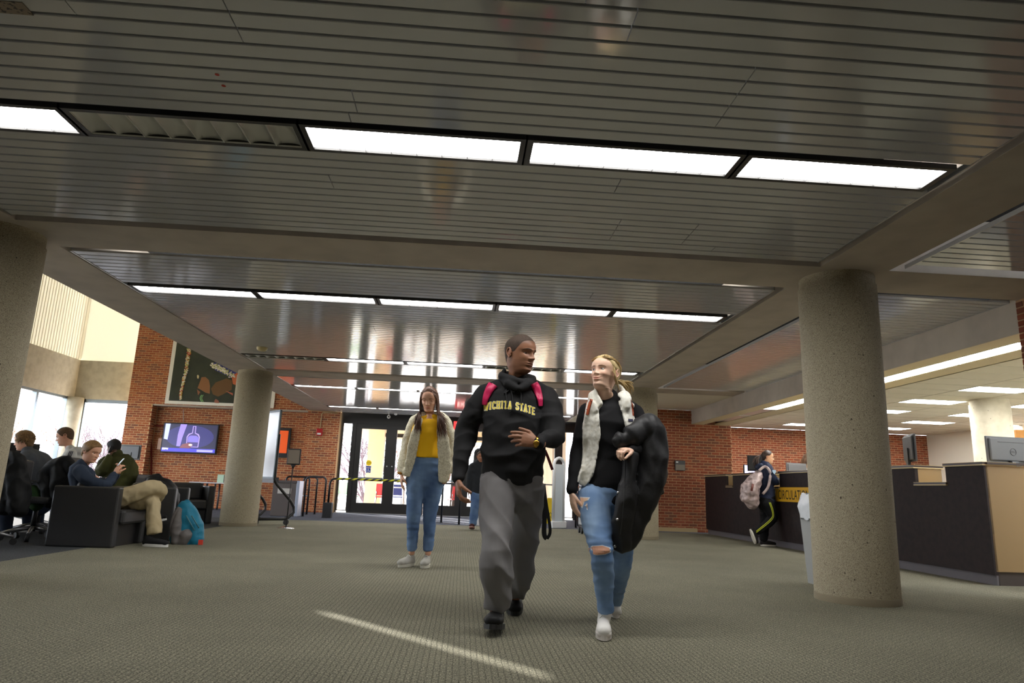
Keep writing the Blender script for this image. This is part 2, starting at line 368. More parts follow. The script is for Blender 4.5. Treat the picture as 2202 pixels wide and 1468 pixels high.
# ---- brick walls
BL, BH = .183, .0612
_bm = {}
def brick_mesh(L, H, m_):
    k = (round(L, 4), round(H, 4), m_.name)
    if k not in _bm:
        mb = MB(); t = .005
        mb.add([(0,0,0),(L,0,0),(L,0,H),(0,0,H),(.003,-t,.003),(L-.003,-t,.003),(L-.003,-t,H-.003),(.003,-t,H-.003)], [(4,5,6,7),(0,1,5,4),(1,2,6,5),(2,3,7,6),(3,0,4,7)])
        _bm[k] = mb.mesh('brick', [m_])
    return _bm[k]
def brick_wall(name, label, O, U, N, W, Ht, thick=.25, z0=0, singles=300, focus=None, holes=(), bm_=None, mm=None, box=None):
    """O: left bottom corner of the face seen from the front, U: unit vector to the right, N: outward normal"""
    bm_ = bm_ or brick_m; mm = mm or mortar_m
    O, U, N = V(O), V(U), V(N); Z = V((0, 0, 1))
    root = thing(name, label, None, O, kind='structure')
    back = MB(); g = .0125
    back.obox(O+U*(W/2)+Z*(z0+Ht/2)-N*(thick/2+.001), U*(W/2), N*(thick/2), Z*(Ht/2))
    back.build('mortar_backing', mm, root)
    items = []; r = 0; z = z0
    while z < z0+Ht-.02:
        x = -(BL/2 if r % 2 else 0); h = min(BH-g, z0+Ht-z)
        while x < W-.01:
            a, b = max(x, 0), min(x+BL-g, W)
            if b-a > .02 and not any(hx0 < (a+b)/2 < hx1 and hz0 < z+h/2 < hz1 for hx0, hx1, hz0, hz1 in holes): items.append((a, z, b-a, h))
            x += BL
        z += BH; r += 1
    if focus is not None: items.sort(key=lambda q: (q[0]-focus[0])**2+(q[1]-focus[1])**2)
    Rm = Matrix((U, -N, Z)).transposed().to_4x4()
    for a, z, L, h in items[:singles]:
        o = link('brick', brick_mesh(L, h, bm_), root); o.matrix_parent_inverse = Matrix.Identity(4)
        mm_ = Rm.copy(); mm_.translation = U*a+Z*z; o.matrix_basis = mm_
    rest = MB()
    for a, z, L, h in items[singles:]:
        c = O+U*a+Z*z; t = .005
        P = [c, c+U*L, c+U*L+Z*h, c+Z*h]; Q = [c+U*.003+Z*.003+N*t, c+U*(L-.003)+Z*.003+N*t, c+U*(L-.003)+Z*(h-.003)+N*t, c+U*.003+Z*(h-.003)+N*t]
        rest.add(P+Q, [(4,5,6,7),(0,1,5,4),(1,2,6,5),(2,3,7,6),(3,0,4,7)])
    if rest.v: rest.build('brick', bm_, root, kind='stuff')
    return root
YF = 19.15                       # front plane of the left brick work
brick_wall('wall_back', 'brick wall of the niche with the television', (-8.42, 19.45, 0), (1,0,0), (0,-1,0), 4.15, 2.70, focus=(2.2, .9))
brick_wall('wall_back', 'upper brick wall carrying the poster', (-9.1, YF, 2.70), (1,0,0), (0,-1,0), 5.0, 3.6, focus=(4.0, .2), singles=260)
brick_wall('wall_back', 'tall brick pier left of the television niche', (-9.1, YF, 0), (1,0,0), (0,-1,0), .66, 2.70, singles=180)
brick_wall('wall_back', 'side face of the brick pier inside the niche', (-8.44, YF, 0), (0,1,0), (1,0,0), .3, 2.70, singles=80)
brick_wall('wall_back', 'brick pier with the red alarm beside the doors', (-4.30, YF, 0), (1,0,0), (0,-1,0), .87, 2.70, singles=300)
sbox('wall_back', (-9.1, 19.46, 0), (-8.2, 19.75, 2.72), mortar_m, 'backing of the brick pier')
sbox('lintel', (-8.44, YF+.02, 2.66), (-4.3, 19.45, 2.70), beam_m, 'lintel under the poster wall')
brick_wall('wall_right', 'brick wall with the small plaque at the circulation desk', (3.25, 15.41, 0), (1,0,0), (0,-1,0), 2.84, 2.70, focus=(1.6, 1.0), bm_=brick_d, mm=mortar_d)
brick_wall('wall_right', 'sunlit side brick wall by the doors', (3.22, 19.5, 0), (0,-1,0), (-1,0,0), 4.1, 2.70, singles=200, focus=(1, 1))
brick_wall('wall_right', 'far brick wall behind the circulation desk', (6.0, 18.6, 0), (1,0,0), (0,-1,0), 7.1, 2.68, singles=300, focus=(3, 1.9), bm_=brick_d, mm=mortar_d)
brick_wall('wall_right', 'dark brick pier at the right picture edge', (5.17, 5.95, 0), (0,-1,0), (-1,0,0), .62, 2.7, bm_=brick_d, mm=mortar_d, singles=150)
sbox('wall_right', (5.17, 5.33, 0), (6.4, 5.34, 2.7), mortar_d, 'near face of the brick pier at the right edge')
sbox('baseboard_back', (-9.1, YF-.015, 0), (-8.44, YF, .09), beam_m, 'baseboard along the brick pier')
sbox('baseboard_right', (3.3, 15.36, 0), (5.24, 15.395, .085), mat('baseboard_tan', srgb=(178, 156, 116), rough=.7), 'tan baseboard below the plaque wall')
# ---- soffit over the circulation desk and library ceiling
sbox('soffit', (5.17, 5.95, 2.388), (5.19, 15.41, ZC+.1), beam_m, 'grey taupe front face of the long soffit')
sbox('soffit', (5.19, 5.95, 2.388), (5.46, 15.41, 2.42), cream_p, 'cream underside of the soffit before its lights')
sbox('soffit', (5.72, 5.95, 2.388), (6.06, 15.41, 2.42), cream_p, 'cream underside of the soffit behind its lights')
sbox('soffit', (6.04, 5.95, 2.388), (6.06, 15.41, 2.7), cream_p, 'cream back face of the soffit')
sbox('soffit', (5.19, 5.95, 2.46), (6.04, 15.41, 2.5), white_p, 'box above the soffit lights')
for i in range(7):
    y0 = 6.32+i*1.19
    nm = ['nearest', 'second', 'third', 'fourth', 'fifth', 'sixth', 'farthest'][i]
    r = thing('soffit_light', nm+' strip light in the underside of the soffit', 'light', (5.59, y0+.57, 2.39), group='soffit strip lights')
    lit = i < 5
    MB().box((5.46, y0, 2.397), (5.72, y0+1.15, 2.412)).build('lens', lens_m if lit else off_m, r)
    f = MB(); f.box((5.455, y0-.035, 2.386), (5.725, y0-.005, 2.415)); f.box((5.452, y0, 2.386), (5.46, y0+1.15, 2.41)); f.build('frame', white_edge, r)
# tiled library ceiling
tile_m = mat('ceiling_tile', srgb=(216, 208, 186), rough=.9, bump=(220, .4, .002))
grid_m = mat('tile_grid', srgb=(196, 188, 166), rough=.6)
lib = thing('ceiling', 'pale suspended tile ceiling over the library', None, (9, 12, 2.68), kind='structure')
TW, TD = 1.08, .54
tm = MB().box((0.006, .006, 0), (TW-.006, TD-.006, .02), 0).mesh('tile', [tile_m])
LT = {(2, 2), (2, 5), (2, 8), (2, 11), (2, 14), (4, 5), (4, 8), (4, 11), (4, 14), (4, 17), (6, 8), (6, 11), (6, 14), (6, 17), (0, 17), (0, 20), (2, 17), (2, 20), (4, 20), (6, 5)}
gb = MB()
for i in range(8):
    for j in range(23):
        x, y = 6.08+i*TW, 6.1+j*TD
        if (i, j) in LT: continue
        o = link('tile', tm, lib); o.matrix_parent_inverse = Matrix.Identity(4); o.location = (x-9, y-12, 0)
for i in range(9): gb.box((6.08+i*TW-.008, 6.1, 2.676), (6.08+i*TW+.008, 18.6, 2.69))
for j in range(24): gb.box((6.08, 6.1+j*TD-.008, 2.676), (14.7, 6.1+j*TD+.008, 2.69))
gb.build('grid', grid_m, lib)
OR = ['first', 'second', 'third', 'fourth', 'fifth', 'sixth', 'seventh', 'eighth']
for (i, j) in sorted(LT):
    x, y = 6.08+i*TW, 6.1+j*TD
    r = thing('library_light', f"{OR[j//3]} recessed library light from the front in the {OR[i//2]} strip behind the soffit", 'light', (x+TW/2, y+TD/2, 2.68), group='library ceiling lights')
    MB().box((x+.03, y+.03, 2.678), (x+TW-.03, y+TD-.03, 2.69)).build('lens', lens_m, r)
    f = MB(); f.box((x+.008, y+.008, 2.674), (x+.03, y+TD-.008, 2.69)); f.box((x+TW-.03, y+.008, 2.674), (x+TW-.008, y+TD-.008, 2.69))
    f.box((x+.03, y+.008, 2.674), (x+TW-.03, y+.03, 2.69)); f.box((x+.03, y+TD-.03, 2.674), (x+TW-.03, y+TD-.008, 2.69)); f.build('frame', white_edge, r)
sbox('ceiling', (6.06, 6.0, 2.71), (14.8, 18.7, 2.75), black_m, 'void above the library tiles')
sbox('wall_right', (13.0, 15.2, 0), (13.1, 18.6, 2.7), white_p, 'white wall behind the pale concrete column')
sbox('wall_right', (11.3, 13.4, 0), (16, 13.5, 2.35), mat('wood_panel', srgb=(186, 128, 46), rough=.5, noise_col=(8, lin((160, 104, 36)), .3, .7)), 'orange wood panelled wall at the right edge')
sbox('wall_right', (14.7, 5, 0), (14.8, 18.7, 2.7), white_p, 'outer white wall of the library')
sbox('wall_right', (6.4, 4.6, 0), (14.8, 4.7, 2.7), white_p, 'white wall closing the library to the right')
# ---- reading area shell on the left
XL, YB = -10.75, 19.6
sbox('wall_left', (XL-.3, 5, 0), (XL, YB, .35), conc_l, 'low concrete sill wall under the left windows')
sbox('wall_left', (XL-.3, 5, 2.82), (XL, 15.9, 3.87), conc_l, 'near concrete panel above the left windows')
sbox('wall_left', (XL-.3, 15.925, 2.82), (XL, YB, 3.87), conc_l, 'far concrete panel above the left windows')
sbox('wall_left', (XL-.32, 15.8, 2.83), (XL-.02, 16.0, 3.87), mortar_m, 'joint between the concrete panels')
sbox('wall_left', (XL-.3, -9, 0), (XL, 5, 7.6), conc_l, 'concrete wall beyond the frame on the left')
sbox('wall_left', (XL-.3, 5, 7.0), (XL, YB, 7.6), conc_l, 'concrete wall above the blinds')
sbox('wall_back', (XL, YB, 2.80), (-8.9, YB+.3, 3.87), conc_l, 'concrete panel above the corner window')
sbox('wall_back', (XL, YB, 0), (-8.9, YB+.3, .35), conc_l, 'low concrete sill under the corner window')
sbox('wall_back', (-9.1, YF+.27, 6.3), (-3.0, YB+.3, 7.6), conc_l, 'wall above the poster')
sbox('ceiling', (XL-.3, -9, 7.5), (-4.2, YB+.3, 7.6), white_p, 'high white ceiling of the reading area')
sbox('wall_left', (-4.3, -9, ZC+.6), (-4.2, YB, 7.6), white_p, 'wall above the left beam')
MB().cyl((XL+.06, YB-.06, 0), (XL+.06, YB-.06, 2.82), .22, 32).build('column', conc_l, kind='structure', label='slim round concrete corner column between the windows')
# windows
def window(n, label, a, b, z0, z1, mull, depth, m_=alum_m, jamb=.06):
    """a, b: plan points; mull: positions 0..1 of mullions"""
    a, b = V((*a, 0)), V((*b, 0)); U = (b-a).normalized(); L = (b-a).length; N = V((U.y, -U.x, 0))
    r = thing(f'window_{n}', label, None, a+V((0, 0, z0)), kind='structure')
    f = MB(); Z = V((0, 0, 1))
    for c, hu, hz in ((a+U*L/2+Z*(z0+jamb/2), L/2, jamb/2), (a+U*L/2+Z*(z1-jamb/2), L/2, jamb/2), (a+U*jamb/2+Z*(z0+z1)/2, jamb/2, (z1-z0)/2), (a+U*(L-jamb/2)+Z*(z0+z1)/2, jamb/2, (z1-z0)/2)):
        f.obox(c, U*hu, N*depth/2, Z*hz)
    f.build('window_frame', m_, r)
    ed = [0]+list(mull)+[1]
    for t in mull:
        MB().obox(a+U*L*t+Z*(z0+z1)/2, U*.045, N*depth/2, Z*((z1-z0)/2-jamb)).build('mullion', m_, r)
    for i in range(len(ed)-1):
        u0, u1 = L*ed[i]+.04, L*ed[i+1]-.04
        MB().obox(a+U*(u0+u1)/2+Z*(z0+z1)/2, U*((u1-u0)/2), N*.004, Z*((z1-z0)/2-jamb*.8)).build('pane', pane_m, r)
window(1, 'long aluminium framed window along the left wall', (XL-.1, 5), (XL-.1, 19.4), .35, 2.82, (.1, .2, .3, .4, .5, .60, .70, .80, .905), .12)
window(2, 'corner window left of the brick pier', (XL+.2, YB+.1), (-8.9, YB+.1), .35, 2.80, (), .12, jamb=.09)
# vertical blinds: closed but for one narrow gap
bl_m = bpy.data.materials.new('blind_fabric'); bl_m.use_nodes = True; MATS['blind_fabric'] = bl_m
_nt = bl_m.node_tree; _nt.nodes.clear(); _o = _nt.nodes.new('ShaderNodeOutputMaterial'); _d = _nt.nodes.new('ShaderNodeBsdfDiffuse'); _t = _nt.nodes.new('ShaderNodeBsdfTranslucent'); _x = _nt.nodes.new('ShaderNodeMixShader')
_d.inputs[0].default_value = (.80, .77, .67, 1); _t.inputs[0].default_value = (.74, .71, .62, 1); _x.inputs[0].default_value = .3
_nt.links.new(_d.outputs[0], _x.inputs[1]); _nt.links.new(_t.outputs[0], _x.inputs[2]); _nt.links.new(_x.outputs[0], _o.inputs[0])
MB().box((XL-.29, YB+.1, 3.872), (-8.9, YB+.104, 7.0)).build('roller_shade', bl_m, label='plain cream roller shade above the concrete band in the corner', cat='shade')
sbox('wall_back', (XL, YB, 7.0), (-8.9, YB+.3, 7.6), conc_l, 'concrete wall above the roller shade')
bl = thing('vertical_blinds', 'cream vertical blinds closed over the high left window', 'blinds', (XL-.06, 15, 3.87))
bw, gap = .12, 15.82
sm_ = MB().box((-.002, -.073, 0), (.002, .073, 3.13)).mesh('blind_slat', [bl_m])
k = 0; ys = []
y = gap-.04-.073
while y > 5: ys.append(y); y -= bw
y = gap+.04+.073
while y < YB+.1: ys.append(y); y += bw
for k, y in enumerate(ys):
    o = link('blind_slat', sm_, bl); o.matrix_parent_inverse = Matrix.Identity(4); o.location = (.004 if k % 2 else -.004, y-15, 0)
cover = MB().box((-.002, -.075, 0), (.002, .075, 1.93)).mesh('blind_slat', [bl_m])  # short slat added over the lower gap to limit the sun streak
o = link('blind_slat', cover, bl); o.matrix_parent_inverse = Matrix.Identity(4); o.location = (.02, gap-15, 0)
cover = MB().box((-.002, -.075, 0), (.002, .075, .32)).mesh('blind_slat', [bl_m])  # and one added above, ending the streak at its other end
o = link('blind_slat', cover, bl); o.matrix_parent_inverse = Matrix.Identity(4); o.location = (.02, gap-15, 2.82)
# ---- entrance doors
YD = 19.50
def frame_rect(mb, x0, x1, z0, z1, t, tb=None, y=YD, d=.05):
    tb = tb or t
    mb.box((x0, y-d, z0), (x0+t, y+d, z1)); mb.box((x1-t, y-d, z0), (x1, y+d, z1)); mb.box((x0+t, y-d, z1-t), (x1-t, y+d, z1)); mb.box((x0+t, y-d, z0), (x1-t, y+d, z0+tb))
fr = thing('trim_1', 'dark bronze frame around the entrance doors', None, (0, YD, 0), kind='structure')
q = MB(); q.box((-3.44, YD-.07, 2.44), (3.2, YD+.07, ZC+.02)); q.box((-3.44, YD-.07, 0), (-3.38, YD+.07, 2.44)); q.box((3.12, YD-.07, 0), (3.2, YD+.07, 2.44))
for x in (-3.05, .02, 2.72): q.box((x-.05, YD-.07, 0), (x+.05, YD+.07, 2.44))
q.build('frame', frame_m, fr)
def glass(name, x0, x1, z0, z1, parent, y=YD): return MB().box((x0, y-.004, z0), (x1, y+.004, z1)).build(name, pane_m, parent)
for n, (x0, x1), lb in ((3, (-3.38, -3.1), 'narrow sidelight left of the entrance doors'), (4, (2.77, 3.12), 'narrow sidelight right of the entrance doors')):
    r = thing(f'window_{n}', lb, None, (x0, YD, 0), kind='structure'); mb = MB(); frame_rect(mb, x0, x1, .06, 2.44, .02); mb.build('window_frame', frame_m, r); glass('pane', x0+.02, x1-.02, .08, 2.42, r)
for n, (x0, x1, lb, kn) in enumerate(((-3.0, -2.02, 'left leaf of the glazed dark bronze entrance doors', 1), (-2.02, -1.04, 'second glazed dark bronze entrance door from the left', 0),
                                 (-1.0, -.03, 'third glazed dark bronze entrance door from the left', 1), (.07, 1.37, 'fourth glazed entrance door from the left', 0), (1.37, 2.67, 'rightmost glazed entrance door', 1))):
    r = thing(f'door_{n+1}', lb, None, ((x0+x1)/2, YD, 0), kind='structure')
    mb = MB(); t = .15 if n < 3 else .10; frame_rect(mb, x0, x1, .01, 2.44, t, .27); mb.build('stile_frame', frame_m, r)
    glass('pane', x0+t, x1-t, .28, 2.44-t, r)
    MB().box((x0+t, YD-.10, .93), (x1-t, YD-.065, .965)).build('push_bar', alum_m, r)
    kx = x1-.07 if kn else x0+.07
    MB().lathe((kx, YD-.05, 1.28), [(0, -.012), (.018, -.01), (.02, 0)], 12, axis=(0, 1, 0)).build('lock_cylinder', mat('steel', (.55, .55, .55), rough=.3, metal=.9), r)
sbox('trim_2', (-3.4, YD-.12, 0), (3.2, YD+.12, .012), mat('threshold_metal', (.6, .6, .6), rough=.4, metal=.6), 'bright metal threshold under the entrance doors')
sbox('wall_back', (-3.44, YD-.05, ZC), (3.3, YD+.3, 7.6), conc_l, 'wall above the entrance doors')
# back of the lobby behind the camera
sbox('wall_front', (XL, -9.1, 0), (14.8, -9.0, 7.6), mat('back_wall', srgb=(150, 140, 120), rough=.8), 'wall behind the viewer')
sbox('wall_right', (6.3, -9, 0), (6.4, 5.34, 2.7), mat('side_wall', srgb=(120, 84, 66), rough=.9), 'wall right of the near bay')
# ---- outdoors
pave_m = mat('paving', srgb=(214, 208, 200), rough=.9, noise_col=(2, lin((196, 190, 182)), .4, .7))
sbox('ground', (-40, YB+.31, -.14), (30, 60, -.02), pave_m, 'pale paving outside the doors')
sbox('ground', (-40, -10, -.14), (XL-.31, YB+.31, -.02), mat('dry_lawn', srgb=(176, 160, 128), rough=.95), 'dry lawn outside the left windows')
outc = mat('outside_concrete', srgb=(226, 206, 180), rough=.9)
sbox('canopy', (-3.6, YB+.31, 2.72), (3.6, 27, 2.95), outc, 'concrete canopy over the entrance')
sbox('canopy', (-3.6, 24.2, 2.35), (3.6, 24.6, 2.72), outc, 'outer beam of the entrance canopy')
for i, (x, y) in enumerate(((-2.75, 22.2), (1.2, 22.4))):
    sbox('pillar', (x-.24, y-.24, -.02), (x+.24, y+.24, 2.72), outc, ('left', 'right')[i]+' square concrete pillar outside the doors')
sbox('wall_back', (2.6, 20.2, -.02), (3.0, 26, 2.72), outc, 'outside concrete wall right of the doors')
sbox('wall_back', (-.35, 22.3, -.02), (.1, 22.5, 2.72), mat('outside_frame', (.05, .045, .045), rough=.6), 'dark outer door post')
sbox('trim_3', (-2.5, 22.3, 2.28), (.9, 22.42, 2.40), frame_m, 'dark outer door head')
# ================================================================== FURNITURE AND FITTINGS
steel = mat('steel', (.55, .55, .55), rough=.3, metal=.9)
blk = mat('black_metal', (.012, .012, .013), rough=.4)
blkpl = mat('black_plastic', (.015, .015, .016), rough=.5)
darkgrey = mat('dark_grey_vinyl', (.030, .030, .031), rough=.42, bump=(40, .15, .004))
walnut = mat('dark_walnut', srgb=(40, 28, 28), rough=.62, spec=.3, noise_col=(14, lin((26, 19, 20)), .4, .65, 6))
tan_p = mat('tan_panel', srgb=(146, 120, 78), rough=.6)
tanedge = mat('tan_edge', srgb=(196, 176, 130), rough=.5)
ctop = mat('counter_laminate', srgb=(58, 46, 44), rough=.3)
kick_m = mat('toe_kick', srgb=(96, 92, 96), rough=.6)
yel_m = mat('sign_yellow', srgb=(222, 168, 30), rough=.5)
ink = mat('black_ink', (.01, .01, .01), rough=.6)
white_m = mat('white_plastic', srgb=(232, 232, 228), rough=.4)
red_m = mat('alarm_red', srgb=(176, 24, 30), rough=.4)
def emis(name, srgb, s=1.0):
    if name in MATS: return MATS[name]
    return mat(name, srgb=srgb, rough=.3, emit=lin(srgb), estr=s)
Z = V((0, 0, 1)); X = V((1, 0, 0)); Yv = V((0, 1, 0))
# ---- circulation desk
DA, DB = V((5.28, 14.9, 0)), V((5.44, 6.93, 0)); DU = (DB-DA).normalized(); DN = V((-DU.y, DU.x, 0)) * 1.0
if DN.x < 0: DN = -DN
def D(y, d, z):                 # y: world depth along the front, d: into the desk
    t = (14.9-y)/(14.9-6.93); return DA+(DB-DA)*t+DN*d+Z*z
desk = thing('circulation_desk', 'long dark walnut circulation desk with cut out counters', 'desk', (5.36, 10.9, 0))
def dbox(mb, y0, y1, d0, d1, z0, z1):
    P = [D(y0, d0, z0), D(y1, d0, z0), D(y1, d1, z0), D(y0, d1, z0), D(y0, d0, z1), D(y1, d0, z1), D(y1, d1, z1), D(y0, d1, z1)]
    mb.add(P, [(0,3,2,1),(4,5,6,7),(0,1,5,4),(1,2,6,5),(2,3,7,6),(3,0,4,7)]); return mb
segs = [(14.9, 13.73, 1.235, 1), (13.73, 13.42, 1.01, 0), (13.42, 11.95, 1.235, 1), (11.95, 11.47, .985, 0), (11.47, 8.02, 1.235, 1), (8.02, 7.50, 1.03, 0), (7.50, 6.93, 1.235, 1)]
for a, b, h, hi in segs:
    dbox(MB(), a, b, 0, .04, .1, h-.035).build('front_panel', walnut, desk)
    if hi:
        dbox(MB(), a, max(b, 7.06), .04, .34, .75, h-.035).build('counter_riser', tan_p, desk)
    top = MB(); dbox(top, a+.012, b-.012, -.02, .36 if hi else .30, h-.022, h); top.build('counter_top', ctop, desk)
    ed = MB(); dbox(ed, a+.013, b-.013, -.0215, .361, h-.034, h-.022); dbox(ed, a+.013, b-.013, -.0205, .361, h, h+.004); ed.build('counter_edge', tanedge, desk)
dbox(MB(), 14.88, 6.95, .03, .06, 0, .1).build('toe_kick', kick_m, desk)
dbox(MB(), 14.88, 7.0, .06, .74, .70, .735).build('worktop', mat('grey_worktop', srgb=(120, 124, 116), rough=.5), desk)
dbox(MB(), 7.0, 6.93, .02, 1.9, .135, 1.2).build('end_panel', tan_p, desk)
dbox(MB(), 7.02, 6.9, .02, 1.9, 1.213, 1.235).build('end_counter_top', ctop, desk)
dbox(MB(), 7.0, 6.95, .05, 1.9, 0, .135).build('end_toe_kick', mat('end_kick', srgb=(58, 48, 42), rough=.6), desk)
# yellow lettered sign along the front
sg = thing('desk_sign', 'yellow sign reading CIRCULATION on the desk front', 'sign', D(10.95, -.01, .86))
dbox(MB(), 11.62, 10.0, -.012, -.002, .742, .975).build('sign_board', yel_m, sg)
text('lettering', 'CIRCULATION', .215, D(11.0, -.0145, .846), DU, Z, ink, sg, spacing=1.02, stretch=.72)
def monitor(label, c, yaw, w_, h_, tilt=0, front=None, back=None, stand=.14, group=None, logo=False, h0=0):
    """screen faces local -Y; c is the foot on the surface"""
    r = thing('monitor', label, 'monitor', c, yaw, group=group); b = back or blkpl
    local('bezel', MB().box((-w_/2, -.012, stand), (w_/2, .012, stand+h_), .006), b, r)
    local('back_shell', MB().box((-w_/2+.02, .012, stand+.02), (w_/2-.02, .035, stand+h_-.02), .012), b, r)
    local('screen', MB().box((-w_/2+.014, -.0135, stand+.016), (w_/2-.014, -.0122, stand+h_-.014)), front or mat('dark_screen', (.01, .01, .012), rough=.15), r)
    s = MB(); s.box((-.04, .02, .01), (.04, .05, stand+(.02 if logo else h_*.5))); s.box((-.12, -.06, 0), (.12, .11, .014), .004); local('stand', s, b, r)
    if logo:
        g = MB(); g.tube([(.0+.038*math.cos(2*math.pi*k/20), .0362, stand+h_*.42+.038*math.sin(2*math.pi*k/20)) for k in range(20)], .0028, 6, closed=True); local('logo_ring', g, mat('logo_dark', (.03, .03, .035), rough=.3), r)
        t = text_mesh('DELL', .026, 0, .0008); me = t
        for q in me.vertices: q.co = V((-q.co.x, .0366, stand+h_*.42+q.co.y))
        me.materials.clear(); me.materials.append(MATS['logo_dark']); o = link('logo_letters', me); o.parent = r
        local('vent', MB().box((-w_*.3, .0352, stand+h_-.065), (w_*.3, .037, stand+h_-.058)), MATS['logo_dark'], r)
    return r
greyback = mat('monitor_grey', (.085, .09, .095), rough=.4)
monitor('large grey monitor seen from behind on the near end of the desk', D(7.18, .58, 1.22)+V((.0, .05, 0)), math.radians(187), .62, .285, back=greyback, stand=.035, logo=True)
monitor('black monitor seen from the side on the desk right of the column', D(8.42, .25, 1.24), math.radians(72), .42, .34, stand=.06)
scr_w = emis('lilac_screen', (196, 190, 236), 1.3)
m_ = monitor('lit lilac monitor at the far end of the desk', D(13.7, .52, .735), math.radians(30), .5, .36, front=scr_w, stand=.34)
q = MB()
for i in range(4): q.box((-.19, -.0142, .62-i*.035), (-.19+.1+.06*(i % 2), -.0136, .625-i*.035))
local('screen_text', q, mat('screen_ink', srgb=(90, 84, 140), rough=.5), m_)
monitor('black monitor behind the customer', D(13.0, .35, 1.24), math.radians(150), .42, .3, stand=.05)
monitor('grey monitor seen from behind right of the customer', D(11.75, .45, .735), math.radians(200), .46, .34, stand=.33, back=mat('monitor_mid_grey', (.16, .16, .165), rough=.45))
MB().box((5.5, 12.9, 1.24), (5.62, 13.1, 1.262), .006).build('telephone', blkpl, label='low black telephone on the counter beside the lit monitor', cat='telephone')
MB().box((6.95, 10.2, .0), (7.0, 13.2, 1.36)).build('desk_partition', mat('blue_grey_fabric', srgb=(70, 74, 90), rough=.9), label='blue grey partition behind the desk staff', cat='partition')
# desk clutter in the near cut-out
MB().box(D(7.95, .35, .735), D(7.5, .6, 1.0), .01).build('printer', mat('green_grey', srgb=(74, 84, 76), rough=.6), label='dark green grey box in the near desk cut out', cat='box')
MB().ball(D(7.56, .3, 1.04), (.05, .05, .045)).build('mouse', white_m, label='white rounded gadget in the desk cut out', cat='gadget')
pp = MB()
pp.obox(D(7.75, .45, 1.06), DU*.22, DN*.16+Z*.03, Z*.006); pp.build('binder', blkpl, label='open dark binder lying over the desk cut out', cat='binder')
# ---- waste bin with a liner behind the near column
wb = thing('waste_bin', 'grey waste bin with a clear liner behind the speckled column', 'bin', (3.56, 6.55, 0))
grey_pl = mat('grey_plastic', srgb=(150, 152, 150), rough=.5)
def taper(mb, cx, cy, z0, z1, a0, b0, a1, b1):
    mb.add([(cx-a0,cy-b0,z0),(cx+a0,cy-b0,z0),(cx+a0,cy+b0,z0),(cx-a0,cy+b0,z0),(cx-a1,cy-b1,z1),(cx+a1,cy-b1,z1),(cx+a1,cy+b1,z1),(cx-a1,cy+b1,z1)],
           [(0,3,2,1),(4,5,6,7),(0,1,5,4),(1,2,6,5),(2,3,7,6),(3,0,4,7)]); return mb
taper(MB(), 3.56, 6.55, 0, .72, .185, .18, .225, .21).build('bin_body', grey_pl, wb)
lm = MB(); n = 48
rings = []
for i, (z, a, jit) in enumerate(((.60, .242, .012), (.66, .246, .016), (.72, .25, .014), (.76, .252, .004), (.80, .24, .01), (.84, .226, .014))):
    for k in range(n):
        t = 2*math.pi*k/n; c, s_ = math.cos(t), math.sin(t); p = (abs(c)**5+abs(s_)**5)**(-1/5)
        rings.append((3.56+c*p*(a+jit*math.sin(k*2.6+i)), 6.55+s_*p*(a-.012+jit*math.cos(k*1.9+i)), z+.01*math.sin(k*1.3)))
lm.add(rings, [(i*n+k, i*n+(k+1) % n, (i+1)*n+(k+1) % n, (i+1)*n+k) for i in range(5) for k in range(n)], True)
lm.build('bin_liner', mat('liner_plastic', srgb=(214, 218, 222), rough=.25), wb)
# ---- plaque, alarm, conduit, switch
pl = thing('wall_plaque', 'small dark framed plaque on the right brick wall', 'plaque', at(1462, 1001, 15.38))
a, b = at(1451, 989.5, 15.385), at(1473, 1012, 15.385)
MB().box((a.x, 15.36, a.z), (b.x, 15.397, b.z), .004).build('frame', blk, pl)
MB().box((a.x+.01, 15.358, a.z-.09), (b.x-.01, 15.36, b.z+.012)).build('face', mat('plaque_grey', srgb=(112, 104, 92), rough=.5), pl)
MB().box((a.x+.02, 15.357, a.z-.05), (a.x+.07, 15.3598, a.z-.025)).build('mark', white_m, pl)
fa = thing('fire_alarm', 'red fire alarm on the brick pier beside the doors', 'alarm', at(686, 930, YF-.02))
c = at(687, 929, YF-.04)
MB().box((c.x-.085, YF-.07, c.z-.10), (c.x+.085, YF-.012, c.z+.1), .02).build('housing', red_m, fa)
MB().box((c.x-.05, YF-.085, c.z-.07), (c.x+.05, YF-.07, c.z-.02), .005).build('strobe', white_m, fa)
cd = MB().tube([(c.x, YF-.025, c.z+.1), (c.x+.02, YF-.025, 2.63), (c.x+.05, YF-.025, 2.66), (-3.5, YF-.025, 2.66)], .014, 8)
cd.build('conduit', mat('conduit_tan', srgb=(206, 186, 140), rough=.5), label='tan conduit running up from the fire alarm', cat='conduit')
MB().tube([at(325, 1090, 19.42), at(326, 915, 19.42), at(355, 915, 19.42)], .022, 8).build('pipe', mat('red_pipe', srgb=(128, 34, 26), rough=.5), label='dark red pipe in the niche left of the television', cat='pipe')
MB().tube([at(394, 880, 19.43), at(394, 908, 19.43)], .006, 6).build('cable', white_m, label='thin white cable above the television', cat='cable')
c = at(345, 954, 19.43); MB().box((c.x-.07, 19.41, c.z-.15), (c.x+.07, 19.437, c.z+.15), .006).build('wall_plate', mat('plate_pink', srgb=(236, 196, 170), rough=.5), label='pale plate on the brick left of the television', cat='plate')
